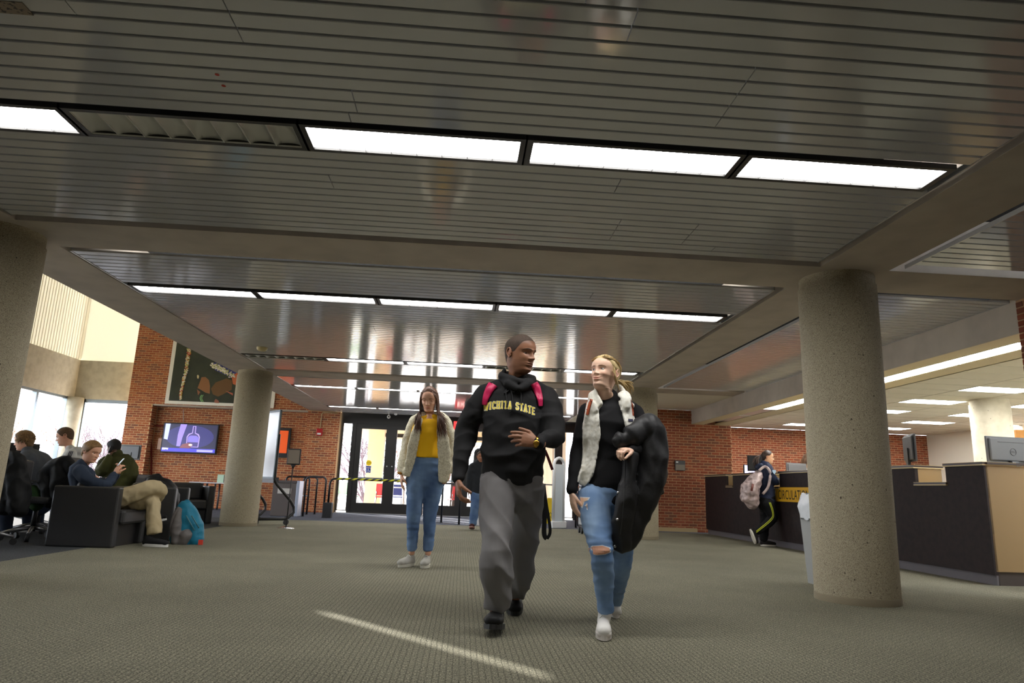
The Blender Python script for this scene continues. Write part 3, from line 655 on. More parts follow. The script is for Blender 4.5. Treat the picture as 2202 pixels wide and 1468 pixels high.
# ---- television
tv = thing('television', 'wall mounted television showing a dark bottle picture', 'television', at(408, 940, 19.4))
tl, br_ = at(354, 908, 19.34), at(460, 976, 19.34)
x0, x1, z1, z0 = tl.x, br_.x+.06, tl.z+.0, br_.z-.01
MB().box((x0, 19.30, z0), (x1, 19.36, z1), .012).build('casing', blkpl, tv)
MB().box(((x0+x1)/2-.2, 19.36, (z0+z1)/2-.15), ((x0+x1)/2+.2, 19.43, (z0+z1)/2+.15)).build('wall_bracket', blkpl, tv)
sx0, sx1, sz0, sz1 = x0+.03, x1-.03, z0+.035, z1-.03; SW, SH = sx1-sx0, sz1-sz0
scr = MB().box((sx0, 19.296, sz0), (sx1, 19.2995, sz1)).build('screen', emis('tv_base', (20, 18, 48), 1.0), tv)
def tvp(name, poly, srgb, layer, s=1.2):
    m2 = MB(); m2.add([(sx0+SW*u, 19.2958-.0006*layer, sz0+SH*v) for u, v in poly], [tuple(range(len(poly)))]); m2.build(name, emis('tv_'+name+str(layer), srgb, s), scr)
def ell(cx, cy, rx, ry, n=24): return [(cx+rx*math.cos(2*math.pi*k/n), cy+ry*math.sin(2*math.pi*k/n)) for k in range(n)]
tvp('picture_glow', ell(.5, .55, .45, .42), (36, 34, 92), 1, .9)
tvp('picture_bright', [(.02, .45), (.09, .42), (.11, 1), (.02, 1)], (150, 160, 220), 2, 1.2)
tvp('picture_arm', [(.27, .2), (.34, .2), (.36, .5), (.42, 1), (.30, 1), (.27, .6)], (120, 104, 190), 2, 1.1)
tvp('picture_bottle', [(.45, .18), (.68, .18), (.69, .55), (.66, .66), (.60, .70), (.595, .95), (.535, .95), (.53, .70), (.47, .66), (.44, .55)], (134, 116, 176), 3)
tvp('picture_bottle_inner', [(.465, .2), (.665, .2), (.672, .54), (.64, .63), (.585, .68), (.58, .93), (.55, .93), (.545, .68), (.49, .63), (.457, .54)], (50, 42, 92), 4)
tvp('picture_liquid', [(.47, .36), (.665, .36), (.668, .54), (.62, .60), (.51, .60), (.465, .54)], (96, 86, 160), 5)
tvp('picture_hand', [(.33, .14), (.52, .14), (.55, .22), (.55, .29), (.50, .33), (.44, .31), (.38, .28)], (96, 52, 60), 6)
tvp('picture_fingertip', ell(.53, .26, .035, .035, 12), (246, 190, 160), 7, 1.5)
tvp('ticker_bar', [(0, 0), (1, 0), (1, .13), (0, .13)], (48, 44, 150), 8)
tvp('ticker_light', [(.66, .02), (.96, .02), (.96, .10), (.66, .10)], (130, 128, 240), 9)
text('ticker_letters', 'ESPN', .07, (sx0+SW*.07, 19.2895, sz0+SH*.09), X, Z, emis('tv_letters', (240, 240, 255), 1.5), scr, bold=.001)
# ---- orange framed picture by the whiteboard
op = thing('framed_picture', 'dark framed orange picture on the brick behind the whiteboard', 'picture', at(612, 950, 19.4))
a, b = at(600, 919, 19.38), at(620, 984, 19.38); a.x -= .35
MB().box((a.x, 19.36, b.z), (b.x, 19.43, a.z), .008).build('frame', blk, op)
MB().box((a.x+.05, 19.352, b.z+.12), (b.x-.06, 19.359, a.z-.08)).build('print', emis('orange_glowing_print', (216, 84, 30), .35), op)  # the print is given a faint glow of its own
# ---- poster
po = thing('poster', 'huge white bordered beadwork poster high on the brick wall', 'poster', (-6.65, YF-.03, 2.74))
px0, px1, pz0, pz1 = at(354, 866, YF-.04).x, at(588, 880, YF-.04).x, 2.715, 4.75
MB().box((px0, YF-.045, pz0), (px1, YF-.013, pz1)).build('border', mat('poster_white', srgb=(238, 236, 226), rough=.6), po)
ix0, ix1, iz0, iz1 = px0+.10, px1-.10, pz0+.085, pz1-.1
pr = MB().box((ix0, YF-.048, iz0), (ix1-.35, YF-.0455, iz1)).build('print', mat('poster_dark', srgb=(46, 54, 42), rough=.7, noise_col=(3, lin((58, 66, 50)), .4, .7)), po)
PW, PH = 3.0, 2.0
def pp_(name, poly, srgb, ly, px=True):
    """poly in photo pixels on the poster plane"""
    m2 = MB(); pts = [at(x, y, YF-.0485-.0006*ly) for x, y in poly]; m2.add(pts, [tuple(range(len(pts)))]); m2.build(name, mat('poster_'+name+str(srgb[0])+str(srgb[1]), srgb=srgb, rough=.7), pr)
def cp(x, y): return (340+x/8.154, 720+y/8.154)
pp_('brown_shape', [cp(*p) for p in ((690, 930), (745, 790), (760, 740), (830, 735), (890, 790), (910, 890), (905, 1030), (830, 1010), (750, 960))], (150, 104, 66), 1)
pp_('brown_shape', [cp(*p) for p in ((925, 940), (1010, 830), (1200, 760), (1300, 800), (1290, 960), (1120, 1050), (1050, 1080), (960, 1040))], (112, 82, 48), 2)
pp_('brown_shape', [cp(*p) for p in ((680, 950), (740, 1000), (700, 1060))], (150, 100, 72), 3)
pp_('pink_shape', [cp(*p) for p in ((1180, 980), (1310, 1020), (1310, 1060))], (196, 110, 90), 4)
pp_('orange_shape', [cp(*p) for p in ((1290, 720), (1420, 640), (1420, 900), (1310, 860))], (196, 106, 66), 5)
pp_('blue_shape', [cp(*p) for p in ((930, 490), (1030, 480), (1380, 660), (1270, 740), (1000, 620))], (62, 66, 130), 6)
pp_('pink_shape', [cp(*p) for p in ((980, 1160), (1010, 1120), (1060, 1150), (1070, 1195), (1000, 1190))], (166, 106, 86), 7)
rnd = random.Random(3); cols = [(226, 214, 150), (232, 226, 200), (206, 170, 90), (196, 96, 60), (170, 180, 110), (240, 236, 226)]
path = [(545, 240), (540, 300), (525, 380), (515, 450), (505, 540), (495, 620), (470, 700), (450, 780), (440, 850), (420, 930), (405, 1000), (395, 1060), (400, 1130)]
beads = {}
for i in range(len(path)-1):
    for k in range(7):
        t = k/7; x = path[i][0]*(1-t)+path[i+1][0]*t; y = path[i][1]*(1-t)+path[i+1][1]*t; wd = 34*(1-i/20)
        for j in range(3):
            ci = rnd.randrange(len(cols)); ci = 3 if i in (1, 9) and rnd.random() < .4 else ci
            p = at(*cp(x+rnd.uniform(-wd, wd), y+rnd.uniform(-6, 6)), YF-.052); beads.setdefault(ci, MB()).ball(p, .022, 6, 4)
for i in range(150):
    t = rnd.random(); x = 930+t*350+rnd.uniform(-20, 90)*(1-.2*t); y = 520+t*190+rnd.uniform(-30, 40)
    beads.setdefault(rnd.choice((1, 5, 4)), MB()).ball(at(*cp(x, y), YF-.052), .022, 6, 4)
for ci, mb in beads.items(): mb.build('printed_beads', mat(f'bead_{ci}', srgb=cols[ci], rough=.5), pr, kind='stuff')
arc = MB()
for o in (0, 26): arc.tube([at(*cp(740+o+30*(((k/8)-.5)*2)**2, 1050+k*15), YF-.051) for k in range(9)], .012, 5)
arc.build('green_arcs', mat('poster_green', srgb=(150, 200, 140), rough=.6), pr)
pp_('pale_spot', [cp(*p) for p in ((680, 710), (700, 695), (718, 720), (710, 765), (685, 760))], (226, 214, 170), 8)
# ---- rolling whiteboard
wbn, wbf = V((-3.41, 12.98, 0)), V((-4.16, 13.86, 0)); wu = (wbf-wbn).normalized(); wn = V((wu.y, -wu.x, 0))
if wn.x < 0: wn = -wn
rw = thing('rolling_whiteboard', 'rolling whiteboard on black S shaped legs behind the sunlit column', 'whiteboard', (wbn+wbf)/2)
L = (wbf-wbn).length
MB().obox((wbn+wbf)/2+Z*1.44, wu*(L/2), wn*.012, Z*.60, .004).build('board_panel', mat('whiteboard_face', srgb=(222, 226, 232), rough=.12, spec=.7), rw)
f = MB()
for z in (.83, 2.05): f.obox((wbn+wbf)/2+Z*z, wu*(L/2+.015), wn*.018, Z*.018)
for e in (wbn, wbf): f.obox(e+Z*1.44, wu*.015, wn*.018, Z*.62)
f.build('board_frame', mat('board_frame_metal', (.05, .07, .08), rough=.35, metal=.4), rw)
for e in (wbn, wbf):
    o = e+wn*.02
    pts = [o+Z*1.62, o+Z*1.0, o+Z*.80-wn*.0, o+Z*.72+wn*.05, o+Z*.42+wn*.36, o+Z*.32+wn*.425, o+Z*.22+wn*.43, o+Z*.13+wn*.34, o+Z*.105+wn*.24, o+Z*.105-wn*.30]
    lg = MB().tube(pts, .026, 12).build('leg', blk, rw)
    for dd in (-.27, .3):
        c = o+wn*dd; k = MB(); k.cyl(c+Z*.05-wu*.014, c+Z*.05+wu*.014, .05, 16); k.build('caster', blkpl, lg)
        MB().cyl(c+Z*.05, c+Z*.1, .01, 8).build('caster_stem', steel, lg)
MB().obox((wbn+wbf)/2+Z*.79+wn*.05, wu*(L/2), wn*.05, Z*.05).build('pen_tray', blk, rw)
# ---- sign stand
ss = thing('sign_stand', 'black floor sign stand with a grey rounded board', 'sign', (-2.93, 12.25, 0))
MB().lathe((-2.93, 12.25, 0), [(0, .03), (.03, .035), (.08, .02), (.135, .008), (.14, 0)], 32).build('base', mat('chrome_base', (.5, .5, .5), rough=.2, metal=.9), ss)
MB().cyl((-2.93, 12.25, .02), (-2.915, 12.25, 1.04), .009, 10).build('pole', blk, ss)
MB().tube([(-2.915, 12.25, 1.0), (-2.913, 12.25, 1.07)], [(.012, .01), (.05, .012)], 12, hint=(1, 0, 0)).build('neck_bracket', blk, ss)
MB().box((-3.03, 12.235, 1.06), (-2.80, 12.262, 1.335), .012).build('frame', blk, ss)
MB().box((-3.012, 12.231, 1.08), (-2.818, 12.236, 1.315)).build('board', mat('board_grey', srgb=(130, 118, 104), rough=.7), ss)
# ---- grey cabinet bin by the rails
gc = thing('recycling_bin', 'grey box shaped bin behind the whiteboard', 'bin', (-4.0, 16.6, 0))
MB().box((-4.32, 16.45, 0), (-3.78, 16.85, .74), .01).build('bin_body', mat('bin_grey', srgb=(96, 88, 86), rough=.6), gc)
MB().box((-3.79, 16.44, 0), (-3.72, 16.86, .80), .008).build('side_panel', mat('pale_blue_metal', srgb=(176, 186, 206), rough=.35, metal=.3), gc)
MB().box((-4.33, 16.44, .74), (-3.77, 16.86, .80), .01).build('bin_lid', mat('bin_lid_grey', srgb=(84, 78, 78), rough=.5), gc)
MB().box((-4.2, 16.43, .5), (-3.9, 16.449, .62)).build('bin_label', mat('label_white', srgb=(200, 196, 190), rough=.6), gc)
# ---- rails
rail_m = mat('dark_rail', (.04, .042, .046), rough=.3, metal=.7)
def urail(label, a, b, h, mid=None, r=.022, group='dark tube rails by the entrance'):
    a, b = V((*a, 0)), V((*b, 0)); u = (b-a).normalized(); t = thing('guard_rail', label, 'rail', (a+b)/2, group=group); c = .09
    pts = [a, a+Z*(h-c)]+[a+Z*(h-c)+u*(c*(1-math.cos(k)))+Z*(c*math.sin(k)) for k in (.4, .8, 1.2, 1.57)]+[b+Z*(h-c)-u*(c*(1-math.cos(k)))+Z*(c*math.sin(k)) for k in (1.57, 1.2, .8, .4)]+[b+Z*(h-c), b]
    MB().tube(pts, r, 10).build('rail_hoop', rail_m, t)
    for p in (a, b): MB().lathe(p, [(.04, 0), (.04, .008), (r, .012)], 16).build('floor_flange', rail_m, t)
    if mid: MB().cyl(a+Z*mid, b+Z*mid, r*.8, 8).build('cross_bar', mat('pale_bar', (.5, .52, .55), rough=.3, metal=.7), t)
urail('nearer dark hoop rail left of the doors', (-3.62, 16.6), (-3.14, 16.5), .905)
urail('farther dark hoop rail left of the doors', (-3.98, 18.0), (-3.62, 17.9), .905)
urail('dark hoop rail against the brick left of the doors', (-4.32, 17.6), (-3.75, 17.6), .90, .45)
urail('dark hoop rail between the walking women', (-.42, 15.9), (-.02, 15.2), .86)
urail('dark hoop rail right of the white security gates', (2.55, 15.5), (2.75, 16.4), .86)
br = thing('barrier_rail', 'low rail wrapped in black and yellow tape before the doors', 'rail', (-1.8, 16.35, 0))
pts = [V((-3.03, 16.4, .32)), V((-3.03, 16.4, .76))]+[V((-3.03+.12*(1-math.cos(k)), 16.4, .76+.12*math.sin(k))) for k in (.4, .8, 1.2, 1.57)]
MB().tube(pts+[V((-.72, 16.4, .88)), V((-.65, 16.4, .84)), V((-.63, 16.4, .76)), V((-.63, 16.4, 0))], .024, 12).build('rail', rail_m, br)
MB().box((-3.13, 16.3, 0), (-2.93, 16.5, .34), .01).build('base_post', blkpl, br)
tape = [mat('tape_yellow', srgb=(206, 204, 40), rough=.5), ink]
for i in range(24):
    x0 = -2.86+i*.085; tm_ = MB(); n = 12; w_ = .085
    vs = [(x0+dx+.05*math.sin(2*math.pi*k/n), 16.4+.0265*math.cos(2*math.pi*k/n), .88+.0265*math.sin(2*math.pi*k/n)) for dx in (0, w_) for k in range(n)]
    tm_.add(vs, [(k, (k+1) % n, n+(k+1) % n, n+k) for k in range(n)], True); tm_.build('tape_stripe', tape[i % 2], br)
# ---- security gates
def gate(label, x, y):
    g = thing('security_gate', label, 'security gate', (x, y, 0), group='white security gates')
    out = []; h, d = 1.35, .16
    for k in range(13): a = math.pi*k/12; out.append((d*math.cos(a), h+d*math.sin(a)*.9))
    out = [(d, .12)]+out+[(-d, .12)]
    MB().tube([(x+p[0]*.75, y+p[0]*.5, p[1]) for p in out], .034, 10).build('gate_loop', mat('gate_white', srgb=(222, 224, 226), rough=.35), g)
    MB().obox(V((x, y, .74)), V((.10, .07, 0)), V((-.006, .008, 0)), Z*.62).build('clear_panel', mat('gate_panel', srgb=(196, 206, 214), rough=.2), g)
    MB().obox(V((x, y, .07)), V((.17, .12, 0)), V((-.03, .042, 0)), Z*.07, .01).build('gate_foot', MATS['gate_white'], g)
gate('white arched security gate right of the man in the hoodie', 2.12, 15.25)
gate('white security gate behind the man in the hoodie', .42, 15.25)
# ---- wet floor sign
wf = thing('wet_floor_sign', 'yellow folding wet floor sign by the doors', 'sign', (2.25, 17.3, 0))
for s_ in (-1, 1):
    MB().prism([(-.15, 0), (.15, 0), (.12, .62), (-.12, .62)], (X, V((0, -s_*.18, .98))), V((0, s_*.008, .002)), (2.25, 17.3+s_*.115, 0)).build('board', mat('wet_yellow', srgb=(240, 212, 20), rough=.4), wf)
text('lettering', 'WET\nFLOOR', .085, (2.25, 17.3-.115+.03-.012, .2), X, V((0, .18, .98)), ink, wf)
# ---- book cart mostly hidden behind the blonde woman
bc = thing('book_cart', 'grey wheeled cart partly hidden behind the blonde woman', 'cart', (2.62, 13.6, 0))
for z in (.14, .5, .86): MB().box((2.32, 13.4, z), (2.92, 13.8, z+.03), .006).build('shelf', grey_pl, bc)
for x in (2.32, 2.90):
    MB().box((x, 13.4, .14), (x+.02, 13.8, .95)).build('side_panel', grey_pl, bc)
    for y in (13.45, 13.75): MB().cyl((x-.005, y, .06), (x+.03, y, .06), .06, 16).build('caster', blkpl, bc)
# ---- ceiling fittings
c = at(560, 750, 10.2); c = V((-3.05, 10.2, ZC))
MB().lathe(c, [(0, -.055), (.05, -.05), (.075, -.03), (.08, 0)], 24).build('smoke_detector', mat('aged_plastic', srgb=(190, 176, 130), rough=.5), label='round cream smoke detector on the slat ceiling', cat='detector')
dc = thing('dome_camera', 'small dome camera hanging under the far slats', 'camera', (.04, 16.0, ZC)); MB().lathe((.04, 16.0, ZC), [(.07, 0), (.07, -.05), (.055, -.055)], 20).build('housing', mat('camera_grey', (.2, .2, .21), rough=.4), dc); MB().ball((.04, 16.0, ZC-.055), .055, 16, 8).build('dome', blkpl, dc)
for i, (px, py) in enumerate(((836, 896), (851, 889))):
    p = at(px, py, 19.15); g = thing('bullet_camera', ('lower', 'upper')[i]+' small white camera above the entrance doors', 'camera', p)
    MB().ball(p, .05, 14, 8).build('housing', white_m, g); MB().cyl(p, (p.x, p.y, ZC+.015), .012, 8).build('stem', white_m, g); MB().cyl(p+V((0, -.045, 0)), p+V((0, -.056, 0)), .02, 12).build('lens', ink, g)
ex = thing('exit_sign', 'red EXIT sign under the ceiling before the doors', 'sign', (.02, 18.6, 2.45))
MB().box((-.30, 18.57, 2.30), (.18, 18.63, 2.52), .006).build('housing', mat('exit_red', srgb=(206, 40, 40), rough=.4, emit=lin((220, 40, 40)), estr=.5), ex)
MB().cyl((-.06, 18.6, 2.52), (-.06, 18.6, ZC), .015, 8).build('stem', white_m, ex)
text('lettering', 'EXIT', .17, (-.06, 18.567, 2.41), X, Z, emis('exit_white', (255, 225, 215), 1.2), ex, bold=.004)
# door stickers
st = thing('door_sticker', 'yellow round and blue wheelchair stickers on the left door glass', 'sticker', at(793, 996, YD-.02))
c = at(793, 995, YD-.012); MB().lathe(c, [(0, 0), (.075, 0)], 24, axis=(0, -1, 0)).build('yellow_disc', mat('sticker_yellow', srgb=(240, 206, 10), rough=.5), st)
text('disc_letters', 'AUTOMATIC', .028, c+V((0, -.003, 0)), X, Z, ink, st)
c = at(792, 1011, YD-.012); b_ = mat('sticker_blue', srgb=(24, 62, 150), rough=.5)
MB().box((c.x-.065, c.y-.002, c.z-.065), (c.x+.065, c.y, c.z+.065)).build('blue_square', b_, st)
MB().box((c.x-.07, c.y-.001, c.z+.07), (c.x+.07, c.y, c.z+.12)).build('blue_band', b_, st)
wh = MB(); o = c+V((0, -.004, 0))
def P2(u, v): return o+X*(u*.065)+Z*(v*.065)
wh.tube([P2(-.1+.45*math.cos(a), -.3+.45*math.sin(a)) for a in [math.radians(110+i*28) for i in range(10)]], .005, 5)
wh.tube([P2(-.12, .55), P2(-.08, .0), P2(.32, .0), P2(.5, -.5), P2(.68, -.46)], .006, 5); wh.tube([P2(-.1, .25), P2(.3, .25)], .005, 5); wh.ball(P2(-.13, .68), .009, 8, 5)
wh.build('wheelchair_mark', white_m, st)
# vent plate and red dots on the near slats
vp = MB(); a = V((-2.0, 2.50, ZC-.001)); vp.box((-2.14, 2.66, ZC-.003), (-1.94, 2.74, ZC-.0005)); vp.build('ceiling_stain_plate', mat('stained_plate', srgb=(132, 116, 92), rough=.7, noise_col=(60, lin((60, 50, 40)), .55, .6)), label='small stained plate on the near slats at the upper left', cat='plate')
for i, (px, py) in enumerate(((467, 160), (481, 184))):
    d = ray(px, py); t = (ZC-CAMZ)/d.z; p = V((0, 0, CAMZ))+d*t
    MB().lathe(p+V((0, 0, -.0015)), [(0, 0), (.011, 0)], 12).build('sticker_dot', mat('dot_red', srgb=(190, 60, 44), rough=.6), label=('nearer', 'farther')[1-i]+' small red dot on the near ceiling slats', cat='dot')
# ---- small table with card in the niche
tb = thing('side_table', 'small white topped table with casters in the niche', 'table', (-6.2, 18.4, 0))
a = at(413, 1035, 18.5); tz = a.z
MB().box((a.x, 18.3, tz-.03), (a.x+1.25, 18.85, tz), .008).build('table_top', mat('table_white', srgb=(206, 206, 208), rough=.4), tb)
MB().box((a.x, 18.31, tz-.2), (a.x+.16, 18.84, tz-.03), .006).build('end_apron', mat('apron_grey', srgb=(150, 156, 166), rough=.4), tb)
for x in (a.x+.3, a.x+.62, a.x+1.1):
    for y in (18.42, 18.75):
        lg = MB().cyl((x, y, .07), (x, y, tz-.03), .022, 10).build('leg', mat('leg_grey', (.2, .2, .21), rough=.35, metal=.6), tb)
        MB().cyl((x-.015, y, .035), (x+.015, y, .035), .035, 12).build('caster', blkpl, lg)
MB().box((a.x+.62, 18.5, tz), (a.x+.78, 18.53, tz+.2)).build('card', mat('mint_card', srgb=(190, 220, 196), rough=.6), label='mint green card standing on the small niche table', cat='card')
MB().box((a.x+.79, 18.48, tz), (a.x+.9, 18.56, tz+.19), .004).build('book', mat('maroon_book', srgb=(66, 36, 38), rough=.6), label='maroon book standing on the small niche table', cat='book')
# ---- box armchairs
def box_chair(label, x, y, rz, w_=.78, d_=.70, h_=.645, arms=True):
    r = thing('armchair', label, 'armchair', (x, y, 0), rz, group='dark box armchairs')
    # faces local +X ; width along Y
    if arms:
        for s_ in (-1, 1): local('arm', MB().box((-d_/2, s_*w_/2-(.11 if s_ > 0 else 0), .0), (d_/2, s_*w_/2+(.11 if s_ < 0 else 0), h_), .018), darkgrey, r)
    local('backrest', MB().box((-d_/2, -w_/2+.11, .0), (-d_/2+.16, w_/2-.11, h_-.004), .018), darkgrey, r)
    local('seat', MB().box((-d_/2+.16, -w_/2+.112, .24), (d_/2+.04, w_/2-.112, .40), .03), darkgrey, r)
    local('base', MB().box((-d_/2+.16, -w_/2+.115, .0), (d_/2-.06, w_/2-.115, .24)), blkpl, r)
    local('back_cushion', MB().box((-d_/2+.15, -w_/2+.13, .38), (-d_/2+.30, w_/2-.13, h_+.05), .05), darkgrey, r)
    return r
box_chair('dark grey box armchair in which the young man sits with his phone', -4.11, 8.42, 0)
box_chair('dark grey box armchair holding the black bag', -3.98, 9.42, math.radians(8), d_=.72)
box_chair('dark grey box armchair behind the teal backpack', -4.9, 13.0, math.radians(-60))
# ================================================================== PEOPLE TOOLKIT
def remesh(mb, voxel, smooth=3, fold=None, mats=(), cut=None):
    me = mb.mesh('tmp'); o = bpy.data.objects.new('tmp', me)
    a = o.modifiers.new('r', 'REMESH'); a.mode = 'VOXEL'; a.voxel_size = voxel; a.use_smooth_shade = True
    if smooth: b = o.modifiers.new('s', 'SMOOTH'); b.iterations = smooth; b.factor = .5
    r = evaluated(o); bpy.data.meshes.remove(me)
    if fold:
        ns = [v.normal.copy() for v in r.vertices]
        for v, n in zip(r.vertices, ns): v.co += n*fold(v.co, n)
    r.materials.clear()
    for q in mats: r.materials.append(q)
    for p in r.polygons: p.use_smooth = True
    r.update(); return r
def nz(p, f, s=0.0): return noise.noise(V((p.x*f[0]+s, p.y*f[1]+s*1.7, p.z*f[2]-s)))
def folds(amp, fr=(5, 5, 11), seed=0.0, amp2=None):
    def f(p, n):
        a = nz(p, fr, seed); r = 1-abs(a)*2.2
        return amp*(r-.35)+(amp2 or amp*.5)*nz(p, (fr[0]*2.3, fr[1]*2.3, fr[2]*1.9), seed+9)
    return f
def mid(a, b, t=.5): return V(a)*(1-t)+V(b)*t
def lim(mb, pts, rad, n=14, hint=None): return mb.tube(pts, rad, n, hint=hint, round_=True)
def interp(tab, z):
    if z <= tab[0][0]: return tab[0][1]
    n = len(tab)
    for i in range(n-1):
        (a, va), (b, vb) = tab[i], tab[i+1]
        if z <= b:
            h = b-a; m0 = (vb-(tab[i-1][1] if i else va))/(b-(tab[i-1][0] if i else a)); m1 = ((tab[i+2][1] if i < n-2 else vb)-va)/((tab[i+2][0] if i < n-2 else b)-a)
            t = (z-a)/h; t2, t3 = t*t, t*t*t
            return va*(2*t3-3*t2+1)+m0*h*(t3-2*t2+t)+vb*(-2*t3+3*t2)+m1*h*(t3-t2)
    return tab[-1][1]
FRONT = [(-.16, .12), (-.07, .15), (-.035, .25), (0, .345), (.05, .395), (.12, .395), (.2, .405), (.33, .405), (.45, .395), (.52, .40), (.62, .425), (.72, .415), (.8, .375), (.88, .30), (.94, .21), (.98, .12), (1, .0)]
BACK = [(-.16, .24), (0, .245), (.12, .30), (.25, .36), (.4, .42), (.55, .455), (.68, .45), (.8, .39), (.88, .31), (.94, .215), (.98, .12), (1, .0)]
WIDE = [(-.16, .195), (-.07, .20), (0, .215), (.06, .235), (.14, .262), (.25, .285), (.38, .305), (.5, .325), (.62, .335), (.74, .32), (.82, .275), (.9, .2), (.95, .14), (.98, .09), (1, .0)]
class Head:
    def __init__(s, top, chin, fwd, wide=1.0, nose=1.0, jaw=1.0, lips=1.0, shift=-.02, hh=None, fem=0.0, smile=0.0):
        """top: crown, chin: bottom of the chin (both in the scene); fwd: direction of the face"""
        top, chin, fwd = V(top), V(chin), V(fwd).normalized()
        s.wide, s.nose, s.jaw, s.lips, s.fem, s.smile = wide, nose, jaw, lips, fem, smile
        s.F = fwd; up = Z-fwd*Z.dot(fwd); s.U = up.normalized(); s.S = s.F.cross(s.U)
        # the crown sits behind the chin along the face axis
        h = hh or (top-chin).dot(s.U); s.h = h
        c = (top+chin)/2; s.O = c-s.U*h/2-s.F*h*shift     # local origin at chin level on the skull axis
    def P(s, x, y, z): return s.O+s.S*(x*s.h)+s.F*(y*s.h)+s.U*(z*s.h)
    def ring(s, a, z):
        w_ = interp(WIDE, z)*s.wide; sn, cs = math.sin(a), math.cos(a)
        if z < .3: w_ *= 1+(s.jaw-1)*max(0, min(1, (.3-z)/.2))
        if s.fem and 0 <= z < .34: w_ *= 1-.13*s.fem*math.sin(math.pi*(z+.04)/.38)
        f = interp(FRONT, z); b = interp(BACK, z)
        p = .82 if cs > 0 and z > .02 else .95
        x = w_*math.copysign(abs(sn)**(.92 if cs > 0 else .95), sn); y = (f if cs > 0 else b)*math.copysign(abs(cs)**p, cs)
        if cs > 0:
            g = lambda cx, cz, sx, sz: math.exp(-((x-cx)/sx)**2-((z-cz)/sz)**2)
            g2 = lambda cx, cz, sx, sz: g(cx, cz, sx, sz)+g(-cx, cz, sx, sz)
            N = interp([(.28, 0), (.325, .05), (.345, .105), (.37, .125), (.41, .105), (.48, .066), (.55, .03), (.62, .004)], z)*s.nose if .28 < z < .62 else 0
            y += N*math.exp(-(x/interp([(.3, .07), (.36, .062), (.42, .045), (.55, .04)], z))**2)
            y += .03*s.nose*g2(.06, .345, .03, .025)
            y -= (.05-.012*s.fem)*g2(.145, .495, .075, .045)
            y += (.022+.014*s.smile)*g2(.2, .37, .10, .075)
            y += .018*(1-.8*s.fem)*g2(.13, .575, .13, .03)
            L = s.lips; sm = s.smile*.016*(x/.1)**2; q = lambda cz, sx, sz: math.exp(-(x/sx)**2-((z-sm-cz)/sz)**2)
            y += L*.034*q(.238, .085, .02)+L*.034*q(.184, .075, .022)-(.022+.01*s.smile)*q(.211, .095+.02*s.smile, .008)
            y += .018*g(0, .21, .13, .05)
            y -= .020*g(0, .135, .09, .022); y += .028*(1-.5*s.fem)*g(0, .06, .09, .05)
        return x, y, z
    def surf(s, x0, z):          # y of the front surface at x0
        lo, hi = 0, math.pi/2
        for _ in range(24):
            m_ = (lo+hi)/2
            if s.ring(m_, z)[0] < abs(x0): lo = m_
            else: hi = m_
        return s.ring(lo, z)[1]
    def angles(s):
        A = [math.pi*.5*k/26 for k in range(-26, 27)]; B = [math.pi*.5+math.pi*k/18 for k in range(1, 18)]; return A+B
    def grid(s):
        A = s.angles(); zs = [-.10, -.07, -.05, -.035, -.02, -.01]+[k/84*.9 for k in range(77)]+[.845, .87, .895, .92, .94, .955, .97, .98, .99, .997]
        return A, zs, [[s.ring(a, z) for a in A] for z in zs]
    def build(s, mb, neck, nr=.06, tints=None, lid=.5, lipcol=None):
        """adds head, neck, ears and lids to mb; returns tint list for the new vertices"""
        A, zs, G = s.grid(); n = len(A); start = len(mb.v); nk = V(neck)
        rows = []
        c0 = s.P(0, -.055, -.10)
        for k in range(7):
            t = 1-k/7; c = c0.lerp(nk, t); R = s.h*(.2+.03*t)
            ax = (c0-nk).normalized(); sd = (s.S-ax*s.S.dot(ax)).normalized(); fw = sd.cross(ax)
            if fw.dot(s.F) < 0: fw = -fw
            rows.append([c+sd*(R*1.0*math.sin(a))*(1 if True else 1)+fw*(R*.98*math.cos(a)) for a in A])
        for r in G: rows.append([s.P(*p) for p in r])
        vs = [p for r in rows for p in r]; m_ = len(rows)
        fs = [(i*n+k, i*n+(k+1) % n, (i+1)*n+(k+1) % n, (i+1)*n+k) for i in range(m_-1) for k in range(n)]
        fs.append(tuple((m_-1)*n+k for k in range(n))); fs.append(tuple(reversed(range(n))))
        mb.add(vs, fs, True)
        T = [(1, 1, 1)]*(7*n)
        for r in G:
            for (x, y, z) in r:
                c = (1, 1, 1)
                if y > .2:
                    zz = z-s.smile*.016*(x/.1)**2; dl = math.exp(-(x/(.085+.015*s.smile))**4-((zz-.211)/.042)**4)*(1 if abs(zz-.211) > .006 else 1.5)
                    if lipcol: c = tuple(1+(l-1)*dl for l in lipcol)
                if tints: t = tints(x, y, z); c = tuple(p*q for p, q in zip(c, t))
                T.append(c)
        # ears
        for sg in (-1, 1):
            w_ = interp(WIDE, .46)*s.wide
            R = Matrix((s.S*sg, s.F, s.U)).transposed()
            tilt = Matrix.Rotation(.45, 3, s.U) if sg > 0 else Matrix.Rotation(-.45, 3, s.U)
            tilt = Matrix.Rotation(-.35*sg, 3, s.U)
            e = lambda u, v, o: s.P(sg*(w_-.005), -.06, .46)+tilt @ (s.F*(u*s.h)+s.U*(v*s.h)+s.S*(sg*o*s.h))
            o0 = len(mb.v)
            mb.tube([e(.06, -.02, .01), e(.05, .06, .025), e(.0, .115, .04), e(-.065, .10, .05), e(-.09, .03, .055), e(-.07, -.05, .045), e(-.02, -.105, .03), e(.035, -.12, .02), e(.05, -.07, .01)], s.h*.02, 8, round_=True)
            mb.ball(s.P(sg*(w_+.002), -.07, .455), (s.h*.025, s.h*.07, s.h*.10), 12, 8, R)
            for v in mb.v[o0:]: T.append((.97, .9, .9))
